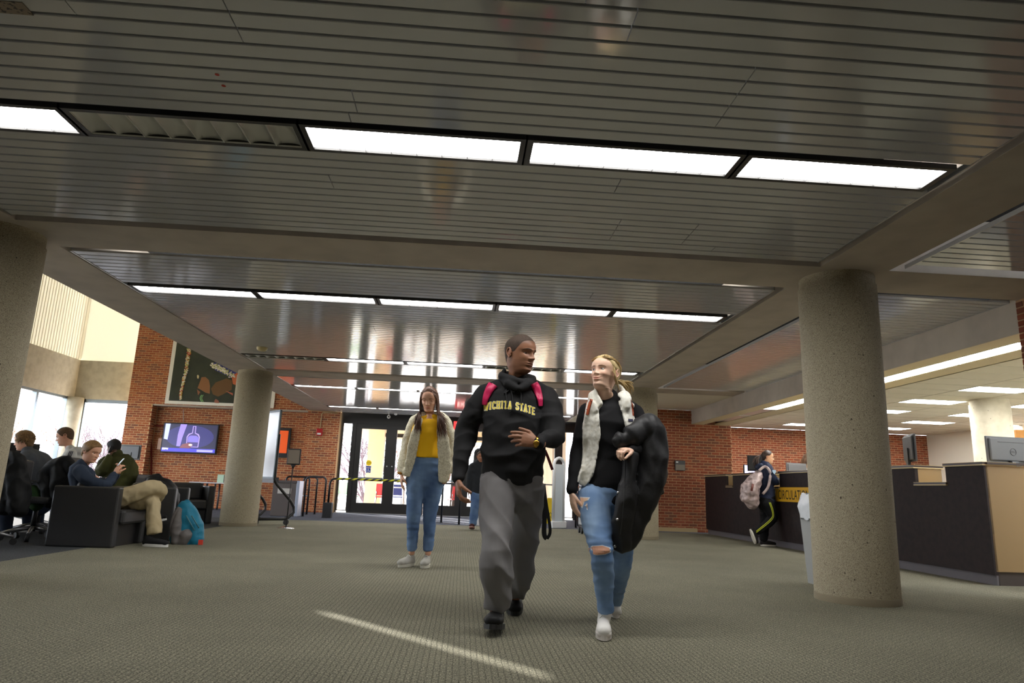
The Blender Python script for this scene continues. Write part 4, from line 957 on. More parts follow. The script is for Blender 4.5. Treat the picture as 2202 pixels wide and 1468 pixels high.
        # lids
        for sg in (-1, 1):
            c, r = s.eye(sg); o0 = len(mb.v); N = 12
            for (t0, t1) in ((-.25, lid), (1.12, 1.35)):
                vs = []
                for i in range(7):
                    th = math.pi*(t0+(t1-t0)*i/6)*.78 - .1
                    for k in range(N+1):
                        ph = math.pi*(k/N-.5)*1.05
                        d = s.F*(math.sin(th)*math.cos(ph))+s.S*(math.sin(ph))*(1.0)*(.3+.7*abs(math.sin(th)))+s.U*(math.cos(th)*math.cos(ph))
                        vs.append(c+d.normalized()*(r*1.10))
                mb.add(vs, [(i*(N+1)+k, i*(N+1)+k+1, (i+1)*(N+1)+k+1, (i+1)*(N+1)+k) for i in range(6) for k in range(N)], True)
            for v in mb.v[o0:]: T.append((.86, .8, .8))
        return T
    def eye(s, sg):
        r = .062; y = s.surf(.145, .50); return s.P(sg*.145, y-r*.62, .497), r*s.h
    def eyes(s, parent, iris=(70, 48, 30), look=None):
        lk = V(look).normalized() if look is not None else s.F
        wm, im, pm = mat('eye_white', srgb=(226, 220, 212), rough=.25), mat('iris_%d_%d' % iris[:2], srgb=iris, rough=.2), mat('pupil', (.004, .004, .004), rough=.2)
        for sg in (-1, 1):
            c, r = s.eye(sg); mb = MB(); mb.ball(c, r, 16, 12); mb.cm = 1
            mb.lathe(c, [(r*.52, r*.865), (r*.3, r*.985), (.0, r*1.02)], 14, axis=lk); mb.cm = 2; mb.lathe(c, [(r*.24, r*1.005), (0, r*1.035)], 10, axis=lk)
            mb.build('eye', [wm, im, pm], parent)
    def brows(s, parent, m_, th=.012, lift=0):
        for sg in (-1, 1):
            pts = []
            for i, (x, z) in enumerate(((.055, .582), (.10, .592), (.16, .597), (.22, .582), (.255, .563))):
                y = s.surf(x, z+lift)+.006; pts.append(s.P(sg*x, y, z+lift))
            MB().tube(pts, [(th*s.h*k, th*s.h*.45*k) for k in (.7, 1.1, 1, .7, .3)], 8, hint=s.U).build('eyebrow', m_, parent)
    def cap(s, line, thick, gather=0.06, low=-.006, extra=None):
        """hair shell: line(a) gives the hairline height at azimuth a"""
        A, zs, G = s.grid(); n = len(A); T = []; P = []
        for r in G:
            for a, (x, y, z) in zip(A, r):
                aa = abs(a if a <= math.pi else a-2*math.pi)
                d = (z-line(aa))/gather; d = max(0, min(1, d)); t = low+(thick-low)*(d*d*(3-2*d))
                if extra: t += extra(aa, z)*d
                nrm = V((x/(WIDE_(z)*s.wide+.05)**2, y/(.45**2), (z-.5)/.5**2*.9))
                nrm.normalize(); P.append(s.P(x+nrm.x*t, y+nrm.y*t, z+nrm.z*t)); T.append(t)
        mb = MB(); m_ = len(zs); fs = []
        for i in range(m_-1):
            for k in range(n):
                q = (i*n+k, i*n+(k+1) % n, (i+1)*n+(k+1) % n, (i+1)*n+k)
                if max(T[j] for j in q) > low+.0015: fs.append(q)
        fs.append(tuple((m_-1)*n+k for k in range(n))); mb.add(P, fs, True); return mb
def WIDE_(z): return max(.12, interp(WIDE, z))
def hairline(front=.80, temple=.68, side=.44, ear=.36, nape=.13):
    tab = [(0, front), (.55, front-.02), (.95, temple), (1.25, side+.1), (1.42, side), (1.62, side-.02), (1.85, ear), (2.3, nape+.06), (3.15, nape)]
    return lambda a: interp(tab, a)
def hand(mb, wrist, d, pn, thumb, size=.18, curl=(.25, .25, .25, .25), thumb_out=.8, spread=.06, tcurl=.2):
    """d: along the hand, pn: the way the palm faces, thumb: the side of the thumb"""
    W = V(wrist); d = V(d).normalized(); pn = V(pn); pn = (pn-d*pn.dot(d)).normalized(); s_ = d.cross(pn)
    if s_.dot(V(thumb)) < 0: s_ = -s_
    k = size/.18; pl = .085*k
    mb.tube([W-d*.03*k, W, W+d*.03*k, W+d*.065*k, W+d*pl], [(.024*k, .018*k), (.024*k, .017*k), (.034*k, .016*k), (.040*k, .0145*k), (.038*k, .011*k)], 14, hint=s_, round_=True)
    L = (.074, .082, .077, .060)
    for i in range(4):
        off = (.030-.020*i)*k; b = W+d*(pl-.012*k-.004*k*abs(i-1))+s_*off
        dd = (d+s_*(spread*(1.5-i))).normalized(); c = curl[i]; p = [b]; ang = c*.5
        for j, f in enumerate((.46, .31, .23)):
            v_ = dd*math.cos(ang)+pn*math.sin(ang); p.append(p[-1]+v_*(L[i]*k*f*1.12)); ang += c*(1.15 if j == 0 else .8)
        r0 = (.0102, .0104, .0100, .0088)[i]*k
        mb.tube(p, [r0*1.08, r0, r0*.92, r0*.78], 10, round_=True)
    b = W+d*.022*k+s_*.022*k+pn*.004*k; t = (d*.62+s_*thumb_out+pn*.28).normalized(); p1 = b+t*.040*k
    t2 = (d*(.9-tcurl)+s_*(thumb_out*.35)+pn*(.2+tcurl)).normalized(); p2 = p1+t2*.032*k; p3 = p2+(t2+pn*tcurl*.5).normalized()*.026*k
    mb.tube([b-t*.01*k, b, p1, p2, p3], [.014*k, .0145*k, .0115*k, .0102*k, .0082*k], 10, round_=True)
def skin_mat(name, srgb, rough=.5):
    if name in MATS: return MATS[name]
    M = bpy.data.materials.new(name); M.use_nodes = True; MATS[name] = M; nt = M.node_tree; b = nt.nodes['Principled BSDF']
    b.inputs['Roughness'].default_value = rough; b.inputs['Subsurface Weight'].default_value = .12; b.inputs['Subsurface Radius'].default_value = (.012, .005, .003)
    at_ = nt.nodes.new('ShaderNodeAttribute'); at_.attribute_name = 'tint'
    tc = nt.nodes.new('ShaderNodeTexCoord'); n = nt.nodes.new('ShaderNodeTexNoise'); n.inputs['Scale'].default_value = 30; n.inputs['Detail'].default_value = 5
    r = nt.nodes.new('ShaderNodeMapRange'); r.inputs[3].default_value = .9; r.inputs[4].default_value = 1.08
    m1 = nt.nodes.new('ShaderNodeMix'); m1.data_type = 'RGBA'; m1.blend_type = 'MULTIPLY'; m1.inputs[0].default_value = 1; m1.inputs[6].default_value = (*lin(srgb), 1)
    m2 = nt.nodes.new('ShaderNodeMix'); m2.data_type = 'RGBA'; m2.blend_type = 'MULTIPLY'; m2.inputs[0].default_value = 1
    nt.links.new(at_.outputs['Color'], m1.inputs[7]); nt.links.new(tc.outputs['Object'], n.inputs[0]); nt.links.new(n.outputs[0], r.inputs[0])
    nt.links.new(m1.outputs[2], m2.inputs[6]); nt.links.new(r.outputs[0], m2.inputs[7]); nt.links.new(m2.outputs[2], b.inputs['Base Color']); return M
def body_object(root, m_, head_mb, tints, hand_mb=None, trunk_mb=None, hv=.0035, tv=.016):
    """one mesh: head and neck, hands and the trunk and limbs inside the clothes"""
    v, f = list(head_mb.v), list(head_mb.f); T = list(tints)
    for mb, vox, sm in ((hand_mb, hv, 2), (trunk_mb, tv, 2)):
        if mb is None: continue
        r = remesh(mb, vox, sm); o = len(v)
        v += [tuple(p.co) for p in r.vertices]; f += [tuple(i+o for i in p.vertices) for p in r.polygons]
        T += [(1, 1, 1)]*len(r.vertices); bpy.data.meshes.remove(r)
    me = bpy.data.meshes.new('body'); me.from_pydata(v, [], f); me.materials.append(m_)
    ca = me.color_attributes.new('tint', 'FLOAT_COLOR', 'POINT'); T += [(1, 1, 1)]*(len(v)-len(T))
    ca.data.foreach_set('color', [c for t in T[:len(v)] for c in (*t, 1)])
    bm = bmesh.new(); bm.from_mesh(me); bmesh.ops.recalc_face_normals(bm, faces=bm.faces[:]); bm.to_mesh(me); bm.free()
    for p in me.polygons: p.use_smooth = True
    return link('body', me, root)
def hair_mat(name, srgb, srgb2, rough=.45, scale=(90, 90, 7)):
    if name in MATS: return MATS[name]
    M = bpy.data.materials.new(name); M.use_nodes = True; MATS[name] = M; nt = M.node_tree; b = nt.nodes['Principled BSDF']; b.inputs['Roughness'].default_value = rough
    b.inputs['Specular IOR Level'].default_value = .35
    tc = nt.nodes.new('ShaderNodeTexCoord'); mp = nt.nodes.new('ShaderNodeMapping'); mp.inputs['Scale'].default_value = scale
    n = nt.nodes.new('ShaderNodeTexNoise'); n.inputs['Scale'].default_value = 1; n.inputs['Detail'].default_value = 5
    ge = nt.nodes.new('ShaderNodeNewGeometry'); ad = nt.nodes.new('ShaderNodeMath'); ad.operation = 'MULTIPLY_ADD'; ad.inputs[1].default_value = .35
    r = nt.nodes.new('ShaderNodeMapRange'); r.inputs[1].default_value = .42; r.inputs[2].default_value = .85
    mx = nt.nodes.new('ShaderNodeMix'); mx.data_type = 'RGBA'; mx.inputs[6].default_value = (*lin(srgb), 1); mx.inputs[7].default_value = (*lin(srgb2), 1)
    nt.links.new(tc.outputs['Object'], mp.inputs[0]); nt.links.new(mp.outputs[0], n.inputs[0]); nt.links.new(ge.outputs['Random Per Island'], ad.inputs[0]); nt.links.new(n.outputs[0], ad.inputs[2])
    nt.links.new(ad.outputs[0], r.inputs[0]); nt.links.new(r.outputs[0], mx.inputs[0]); nt.links.new(mx.outputs[2], b.inputs['Base Color'])
    bp = nt.nodes.new('ShaderNodeBump'); bp.inputs['Strength'].default_value = .5; bp.inputs['Distance'].default_value = .004
    nt.links.new(n.outputs[0], bp.inputs['Height']); nt.links.new(bp.outputs[0], b.inputs['Normal']); return M
def lock(mb, pts, w_, t=.35, n=7, hint=None):
    N = len(pts); rad = []
    for i in range(N):
        u = i/(N-1); k = (.12+.88*min(1, u*3.2))*(1-.8*max(0, (u-.55)/.45)**1.5); rad.append((w_*k, w_*t*k))
    mb.tube(smooth_path(pts, 4), [rad[min(N-1, int(round(i/(4*(N-1))*(N-1))))] for i in range(4*(N-1)+1)], n, hint=hint)
def smooth_path(pts, k=4):
    P = [V(p) for p in pts]; out = []
    for i in range(len(P)-1):
        p0, p1, p2, p3 = P[max(i-1, 0)], P[i], P[i+1], P[min(i+2, len(P)-1)]
        for j in range(k):
            t = j/k; out.append(.5*((2*p1)+(p2-p0)*t+(2*p0-5*p1+4*p2-p3)*t*t+(3*p1-p0-3*p2+p3)*t**3))
    out.append(P[-1]); return out
def shoe(root, heel, toe, m_, sole_m, L=None, hi=.085, w_=.047, name='shoe', lace=None, roll=0, shaft=None, toe_m=None, sole_h=.026):
    """heel, toe: points on the underside of the sole"""
    h, t = V(heel), V(toe); f = (t-h).normalized(); L = L or (t-h).length; s_ = f.cross(Z).normalized(); u = s_.cross(f)
    P = lambda x, y, z: h+f*(x*L)+s_*y+u*z
    mb = MB()
    for x0 in (0,):
        mb.tube([P(.10, 0, .045), P(.3, 0, .05), P(.55, 0, .048), P(.76, 0, .044), P(.90, 0, .042)], [(w_*.72, .040), (w_*.78, .046), (w_*.92, .042), (w_*1.0, .036), (w_*.82, .030)], 18, hint=s_, round_=True)
        mb.tube([P(.16, 0, .05), P(.2, 0, hi)], [(w_*.75, .05), (w_*.72, .048)], 16, hint=s_, round_=True)
        mb.tube([P(.25, 0, .075), P(.5, 0, .066), P(.62, 0, .055)], [(w_*.6, .03), (w_*.62, .022), (w_*.6, .015)], 12, hint=s_, round_=True)
        if shaft: mb.tube([P(.16, 0, .06), V(shaft)], [(w_*.85, .048), (w_*.9, .047)], 16, hint=s_, round_=True)
    up = link(name, remesh(mb, .006, 3), root); up.data.materials.append(m_)
    out = []; n = 28
    for k in range(n):
        a = 2*math.pi*k/n; c, q = math.cos(a), math.sin(a); x = .5+.5*c*(1 if True else 1); wd = w_*(1.05 if x > .55 else .82+.23*x/.55)
        out.append((x*L*1.0, math.copysign(abs(q)**.8, q)*wd*(1-.12*max(0, x-.8)/.2)))
    sm = MB(); bot = [h+f*x+s_*y for x, y in out]; tp = [p+u*sole_h*(1.0) for p in bot]
    sm.add(bot+tp, [tuple(range(n)), tuple(range(2*n-1, n-1, -1))]+[(i, (i+1) % n, n+(i+1) % n, n+i) for i in range(n)])
    sm.build('sole', sole_m, up)
    if lace:
        lm_ = MB()
        for i in range(5):
            x = .38+.07*i; zz = .104-.035*(i/4)-.006*i
            lm_.tube([P(x-.02, -w_*.5, zz-.018), P(x, -w_*.2, zz), P(x+.01, w_*.2, zz), P(x-.01, w_*.5, zz-.018)], .0035, 6)
        lm_.build('laces', lace, up)
    if toe_m:
        MB().ball(P(.86, 0, .03), (w_*.95, L*.14, .026), 16, 10, Matrix((s_, f, u)).transposed()).build('toe_cap', toe_m, up)
    return up
def bvh_of(*obs):
    vs, fs = [], []
    for o in obs:
        k = len(vs); vs += [v.co.copy() for v in o.data.vertices]; fs += [tuple(i+k for i in p.vertices) for p in o.data.polygons]
    return BVHTree.FromPolygons(vs, fs)
def drape(name, bvh, pts, wid, m_, parent, d=(0, 1, 0), off=.006, k=6, start=2.0, th=.004, across=3):
    """a strap laid on the clothes: pts are scene points before the surface"""
    d = V(d).normalized(); P = smooth_path(pts, k); top = []; mb = MB(); rows = []
    for i, p in enumerate(P):
        a, b = P[max(i-1, 0)], P[min(i+1, len(P)-1)]; t = (b-a).normalized(); s_ = t.cross(d).normalized(); r = []
        w_ = wid if isinstance(wid, (int, float)) else wid[0]+(wid[1]-wid[0])*i/(len(P)-1)
        for j in range(across+1):
            q = p+s_*(w_*(j/across-.5)); h = bvh.ray_cast(q-d*start, d)[0]
            if h is None or (h-p).length > .16:
                h, nn, _, _ = bvh.find_nearest(q); r.append(h+nn*off)
            else: r.append(h-d*off)
        rows.append(r)
    n = across+1
    vs = [q for r in rows for q in r]+[q+d*th for r in rows for q in r]; M_ = len(rows)*n; fs = []
    for i in range(len(rows)-1):
        for j in range(across): a = i*n+j; fs.append((a, a+1, a+n+1, a+n)); fs.append((a+M_, a+n+M_, a+n+1+M_, a+1+M_))
        fs.append((i*n, (i+1)*n, (i+1)*n+M_, i*n+M_)); fs.append((i*n+across, i*n+across+M_, (i+1)*n+across+M_, (i+1)*n+across))
    mb.add(vs, fs, True); return mb.build(name, m_, parent)
def project(name, polys, bvh, frame, m_, parent, d=(0, 1, 0), off=.002, cell=.012):
    """flat print laid on a garment; polys in the (u, v) metres of frame = (origin, U, V)"""
    O, U, Vv = frame; d = V(d).normalized(); bm = bmesh.new()
    for poly in polys:
        bm.faces.new([bm.verts.new(O+U*p[0]+Vv*p[1]) for p in poly])
    for ax in (U, Vv):
        lo = min((v.co-O).dot(ax) for v in bm.verts); hi = max((v.co-O).dot(ax) for v in bm.verts); k = lo+cell
        while k < hi:
            bmesh.ops.bisect_plane(bm, geom=bm.verts[:]+bm.edges[:]+bm.faces[:], plane_co=O+ax*k, plane_no=ax); k += cell
    for v in bm.verts:
        h = bvh.ray_cast(v.co-d*1.0, d)[0]
        if h is None or abs((h-v.co).dot(d)) > .5:
            h, nn, _, _ = bvh.find_nearest(v.co+d*.15); v.co = h+nn*off
        else: v.co = h-d*off
    me = bpy.data.meshes.new(name); bm.to_mesh(me); bm.free(); me.materials.append(m_); return link(name, me, parent)
def person(label, loc, group=None):
    return thing('person', label, 'person', loc, group=group)
# ================================================================== THE MAN IN THE BLACK HOODIE
def fabric(name, srgb, rough=.85, fine=(260, .25, .002), **kw): return mat(name, srgb=srgb, rough=rough, spec=.25, bump=fine, **kw)
black_fl = fabric('black_fleece', (32, 32, 33)); grey_sw = fabric('grey_sweat', (126, 124, 124), noise_col=(3, lin((108, 106, 106)), .4, .7))
man = person('tall man in a black lettered hoodie and grey sweatpants walking', (.32, 4.25, 0))
sk1 = skin_mat('skin_dark', (152, 106, 79))
nb = at(1117, 818, 4.31); hem = at(1101, 1016, 4.27)
shl, shr = at(1043, 852, 4.33), at(1175, 856, 4.31)
ell_, wrl = at(1004, 930, 4.37), at(985, 1024, 4.22)
elr, wrr = at(1191, 940, 4.16), at(1158, 951, 3.99)
# hoodie
hb = MB()
hb.tube([hem, at(1103, 985, 4.27), at(1105, 940, 4.28), at(1108, 890, 4.3), at(1110, 855, 4.31), at(1114, 832, 4.32)],
        [(.185, .128), (.20, .140), (.197, .137), (.20, .135), (.185, .115), (.10, .085)], 28, hint=X, round_=True)
hb.tube([shl, at(1075, 838, 4.32), at(1112, 832, 4.33), at(1148, 838, 4.32), shr], [.066, .072, .08, .072, .066], 16, round_=True)
hb.tube(smooth_path([shl, mid(shl, ell_, .5)+V((-.01, 0, .0)), ell_, mid(ell_, wrl, .5), wrl], 3), [.074, .076, .077, .077, .076, .074, .07, .064, .058, .052, .046, .041, .038], 18, round_=True)
hb.tube(smooth_path([shr, mid(shr, elr, .5)+V((.012, 0, 0)), elr, mid(elr, wrr, .5), wrr], 3), [.074, .075, .075, .074, .072, .070, .066, .058, .052, .046, .042, .039, .037], 18, round_=True)
def ff(p, n):
    a = folds(.013, (6, 6, 9), 2.0)(p, n); return a*(1.0 if p.z < 1.25 else .55)
hoodie = link('hoodie', remesh(hb, .0075, 4, ff, [black_fl]), man)
# hood collar rolled round the neck
cb = MB(); c0 = at(1113, 819, 4.30); ring = []
for k in range(22):
    a = 2*math.pi*k/22; ring.append(c0+V((.092*math.sin(a)-.004, -.085*math.cos(a), .030*(-math.cos(a))+.012+.012*max(0,-math.sin(a)))))
cb.tube(ring, [(.034, .027)]*22, 12, closed=True)
cb.tube([c0+V((-.03, .10, .02)), c0+V((0, .13, -.02)), c0+V((.03, .10, .02))], [.05, .06, .05], 14, round_=True)
for sg in (-1, 1): cb.tube([c0+V((sg*.085, -.02, .0)), c0+V((sg*.06, -.09, -.035)), c0+V((sg*.012, -.118, -.065))], [.036, .032, .02], 12, round_=True)
cb.tube([c0+V((-.085, .03, .03)), c0+V((-.085, .0, .06))], [.03, .018], 10, round_=True)
hood = link('hood', remesh(cb, .0065, 3, folds(.006, (9, 9, 9), 5), [black_fl]), hoodie)
B = bvh_of(hoodie)
# pouch pocket, cuffs, waistband
fr = (V((0, 0, 0)), X, Z)
def wz(px, py, Y=4.1): p = at(px, py, Y); return (p.x, p.z)
pk = [wz(1068, 958), wz(1140, 958), wz(1158, 996), wz(1153, 1006), wz(1048, 1004), wz(1045, 994)]
project('pocket', [pk[::-1]], B, fr, fabric('black_fleece_pocket', (31, 31, 32)), hoodie, off=.013, cell=.011)
strm = fabric('cord_black', (40, 40, 41))
for pts in (((1094, 826), (1090, 842), (1092, 860), (1091, 872)), ((1110, 826), (1122, 838), (1123, 852), (1123, 863)), ((1094, 826), (1101, 834), (1108, 838), (1112, 828)), ((1102, 828), (1092, 838), (1086, 840), (1096, 828)), ((1100, 828), (1104, 850), (1103, 875), (1098, 884))):
    P = []
    for q in smooth_path([at(x, y, 4.1) for x, y in pts], 4):
        h = B.ray_cast(q-V((0, .6, 0)), V((0, 1, 0)))[0]; P.append((h if h is not None and h.y < q.y+.3 else q)-V((0, .008, 0)))
    MB().tube(P, .0042, 7, round_=True).build('drawstring', strm, hoodie)
# lettering WICHITA STATE in slab capitals on an arc
STROKE = {'W': [((0, 1), (.27, 0)), ((.27, 0), (.5, .8)), ((.5, .8), (.73, 0)), ((.73, 0), (1, 1))], 'I': [((.5, 0), (.5, 1))], 'C': [((.88, .78), (.7, .95)), ((.7, .95), (.3, .95)), ((.3, .95), (.1, .75)), ((.1, .75), (.1, .25)), ((.1, .25), (.3, .05)), ((.3, .05), (.7, .05)), ((.7, .05), (.88, .22))],
          'H': [((.15, 0), (.15, 1)), ((.85, 0), (.85, 1)), ((.15, .5), (.85, .5))], 'T': [((.5, 0), (.5, 1)), ((.05, .92), (.95, .92))], 'A': [((.08, 0), (.5, 1)), ((.5, 1), (.92, 0)), ((.25, .32), (.75, .32))],
          'S': [((.86, .76), (.7, .94)), ((.7, .94), (.3, .94)), ((.3, .94), (.13, .76)), ((.13, .76), (.25, .56)), ((.25, .56), (.75, .44)), ((.75, .44), (.88, .24)), ((.88, .24), (.7, .06)), ((.7, .06), (.3, .06)), ((.3, .06), (.12, .24))],
          'E': [((.15, 0), (.15, 1)), ((.15, .93), (.85, .93)), ((.15, .07), (.85, .07)), ((.15, .5), (.7, .5))]}
SERIF = {'W': [(.0, 1), (1, 1)], 'I': [(.5, 0), (.5, 1)], 'H': [(.15, 0), (.15, 1), (.85, 0), (.85, 1)], 'T': [(.5, 0)], 'A': [(.08, 0), (.92, 0)], 'E': []}
def seg(a, b, w_):
    a, b = V((*a, 0)), V((*b, 0)); t = (b-a).normalized(); n = V((-t.y, t.x, 0))*w_; a = a-t*w_*.6; b = b+t*w_*.6
    return [(a+n)[:2], (a-n)[:2], (b-n)[:2], (b+n)[:2]]
def letters(wd, grow):
    polys = []; x = 0
    for ch in wd:
        if ch == ' ': x += .022; continue
        cw = {'I': .013, 'W': .029}.get(ch, .0215); chh = .047
        for a, b in STROKE[ch]: polys.append((x+cw/2, [(x+p[0], p[1]) for p in seg((a[0]*cw, a[1]*chh), (b[0]*cw, b[1]*chh), .0036+grow)]))
        for q in SERIF.get(ch, []):
            polys.append((x+cw/2, [(x+p[0], p[1]) for p in seg((q[0]*cw-.005, q[1]*chh+(.002 if q[1] == 0 else -.002)), (q[0]*cw+.005, q[1]*chh+(.002 if q[1] == 0 else -.002)), .0024+grow)]))
        x += cw+.0075
    out = []
    for cx, p in polys:
        out.append([(u-x/2, v+.020*(1-((cx-x/2)/(x/2))**2)) for u, v in p])
    return out, x
p0 = at(1099, 882, 4.1)
tx, lw = letters('WICHITA STATE', .0); tw, _ = letters('WICHITA STATE', .0024)
sc = (at(1153, 890, 4.13).x-at(1043, 880, 4.13).x)/lw*1.03
fr2 = (V((p0.x, 4.1, p0.z-.004)), V((sc, 0, -.07)), V((.03, 0, sc*1.12)))
project('lettering_edge', tw, B, fr2, mat('print_white', srgb=(222, 220, 200), rough=.6), hoodie, off=.0022, cell=.02)
project('lettering', tx, B, fr2, mat('print_yellow', srgb=(232, 208, 60), rough=.6), hoodie, off=.0034, cell=.02)
# sweatpants
pb = MB(); hl, hr = at(1068, 1040, 4.27), at(1136, 1040, 4.30); kl, kr = at(1066, 1188, 4.0), at(1124, 1186, 4.44); al, ar = at(1067, 1322, 4.08), at(1108, 1286, 4.62)
pb.tube([at(1100, 1000, 4.28), at(1100, 1030, 4.28), at(1102, 1062, 4.28)], [(.175, .12), (.198, .128), (.17, .115)], 24, hint=X, round_=True)
pb.tube(smooth_path([hl, mid(hl, kl), kl, mid(kl, al), al+Z*.045], 3), [(.108, .115)]*2+[(.104, .108), (.1, .1), (.094, .096), (.088, .09), (.084, .086), (.09, .09), (.094, .09), (.09, .088), (.08, .08), (.074, .076), (.072, .074)], 20, hint=X)
pb.tube(smooth_path([hr, mid(hr, kr), kr, mid(kr, ar), ar+Z*.04], 3), [(.108, .115)]*2+[(.104, .108), (.1, .1), (.096, .096), (.092, .09), (.09, .086), (.088, .086), (.084, .084), (.08, .08), (.074, .076), (.068, .072), (.064, .068)], 20, hint=X)
def pf(p, n):
    lo = max(0, min(1, (.75-p.z)/.5)); s_ = p.x*7+p.z*5
    return (.006+.013*lo)*(1-abs(noise.noise(V((p.x*4+3, p.y*4, p.z*6+p.x*9))))*2.6)+.004*nz(p, (14, 14, 10), 3)-.004
pants = link('sweatpants', remesh(pb, .008, 3, pf, [grey_sw]), man)
shm, slm = fabric('black_shoe', (20, 20, 21), rough=.6), mat('black_sole', (.012, .012, .012), rough=.5)
shoe(man, (al.x+.012, 4.17, .004), (al.x-.03, 3.885, .045), shm, slm, hi=.12, lace=strm, w_=.056)
shoe(man, (ar.x+.0, 4.80, .055), (ar.x-.005, 4.545, .003), shm, slm, hi=.11, lace=strm, w_=.056)
# head: turned to his left and down a little
fw = V((.70, -.69, -.13))
H1 = Head(at(1111, 715, 4.30), at(1123, 803, 4.24), fw, wide=1.0, nose=1.0, lips=1.35, hh=.242, shift=-.02)
hm = MB()
def tint1(x, y, z):
    c = 1.0
    if z < .30 and y > .05: c = .86
    hl_ = interp([(-.5, .30), (-.1, .44), (.1, .60), (.3, .74), (.45, .80)], y); k = max(0, min(1, (z-hl_+.07)/.09)); c *= 1-.5*k
    return (c, c*.99, c*.98)
T1 = H1.build(hm, at(1113, 822, 4.32), tints=tint1, lid=.70, lipcol=(.84, .70, .70))
hands = MB()
hand(hands, at(1156, 951, 3.985), at(1085, 934, 3.93)-at(1156, 951, 3.99), (.1, 1, -.25), (0, 0, 1), .195, curl=(.30, .42, .55, .65), thumb_out=.75, spread=.02)
hand(hands, at(984, 1030, 4.215), V((.012, -.02, -.10)), (1, .1, 0), (.05, -1, 0), .195, curl=(.55, .6, .62, .66), thumb_out=.5, tcurl=.35)
trunk = MB()
def basic_trunk(tr, neck, hem_, arms, legs, r=(.15, .09)):
    tr.tube([V(hem_), mid(hem_, neck, .5), mid(hem_, neck, .85), V(neck)], [(r[0], r[1]), (r[0]*.95, r[1]), (r[0]*.8, r[1]*.8), (.05, .05)], 16, hint=X, round_=True)
    for a, b, c in arms: tr.tube([V(neck)-Z*.05, V(a), V(b), V(c)], [.045, .042, .036, .026], 10, round_=True)
    for a, b, c in legs: tr.tube([V(a), V(b), V(c)], [.07, .05, .035], 10, round_=True)
basic_trunk(trunk, nb, hem, ((shl, ell_, wrl), (shr, elr, wrr)), ((hl, kl, al), (hr, kr, ar)))
body_object(man, sk1, hm, T1, hands, trunk)
H1.eyes(man, (40, 26, 18), look=fw+V((0, 0, -.25)))
hair1 = hair_mat('hair_black_short', (46, 37, 31), (76, 62, 52), .85, (240, 240, 240))
H1.brows(man, hair1, .011)
H1.cap(hairline(.77, .69, .44, .36, .10), .0035, .12, low=-.003).build('hair', hair1, man)
# wrist watch on his left wrist
wt = thing('wrist_watch', 'gold wrist watch on the left wrist of the hoodie man', 'watch', at(1151, 953, 3.96)); gold = mat('gold', srgb=(206, 160, 70), rough=.25, metal=1)
wc = at(1152, 950.5, 3.985); wd = (at(1085, 934, 3.93)-at(1156, 951, 3.99)).normalized(); wp = wd.orthogonal().normalized(); wq = wd.cross(wp)
MB().tube([wc+(wp*math.cos(a)+wq*math.sin(a))*.031 for a in [2*math.pi*k/24 for k in range(24)]], [(.010, .003)]*24, 8, closed=True, hint=wd).build('strap', gold, wt)
MB().lathe(wc+V((0, -.030, -.008)), [(.018, 0), (.018, .008), (.012, .010), (0, .0105)], 20, axis=(0, -1, -.2)).build('dial', gold, wt)
# backpack on his back with pink straps
bp = thing('backpack', 'pink strapped backpack worn by the man in the hoodie', 'backpack', (.32, 4.5, .9))
pink = mat('pink_strap', srgb=(212, 30, 92), rough=.45, noise_col=(12, lin((190, 22, 80)), .4, .7))
bb = MB(); bb.tube([at(1105, 985, 4.52), at(1105, 930, 4.54), at(1108, 870, 4.54), at(1110, 845, 4.5)], [(.11, .07), (.13, .09), (.12, .08), (.09, .05)], 20, hint=X, round_=True)
bk = link('bag_body', remesh(bb, .012, 3), bp); bk.data.materials.append(pink)
B2 = bvh_of(hoodie, hood)
drape('strap', B2, [at(1062, 822, 4.2), at(1055, 831, 4.2), at(1048, 845, 4.2), at(1044, 857, 4.2), at(1042, 868, 4.2)], (.064, .026), pink, bp, off=.012, th=.008)
drape('strap', B2, [at(1149, 823, 4.2), at(1155, 832, 4.2), at(1160, 848, 4.2), at(1162, 860, 4.2), at(1163, 872, 4.2)], (.062, .024), pink, bp, off=.012, th=.008)
st_ = mat('strap_maroon', srgb=(110, 26, 30), rough=.6)
def ribbon(name, pts, wid, m_, parent, nrm=(0, -1, 0), th=.003):
    MB().tube(smooth_path(pts, 5), [(wid/2, th/2)]*(5*(len(pts)-1)+1), 8, hint=V(nrm).cross(Z)).build(name, m_, parent)
ribbon('strap_tail', [at(1172, 968, 4.42), at(1179, 985, 4.42), at(1188, 1010, 4.42)], .018, st_, bp)
bkst = mat('strap_black', (.012, .012, .012), rough=.7)
ribbon('strap_loop', [at(1168, 1040, 4.45), at(1172, 1090, 4.45), at(1170, 1145, 4.45), at(1176, 1158, 4.45)], .03, bkst, bp)
ribbon('strap_loop', [at(1176, 1158, 4.45), at(1183, 1140, 4.45), at(1175, 1085, 4.45), at(1169, 1040, 4.45)], .02, bkst, bp)
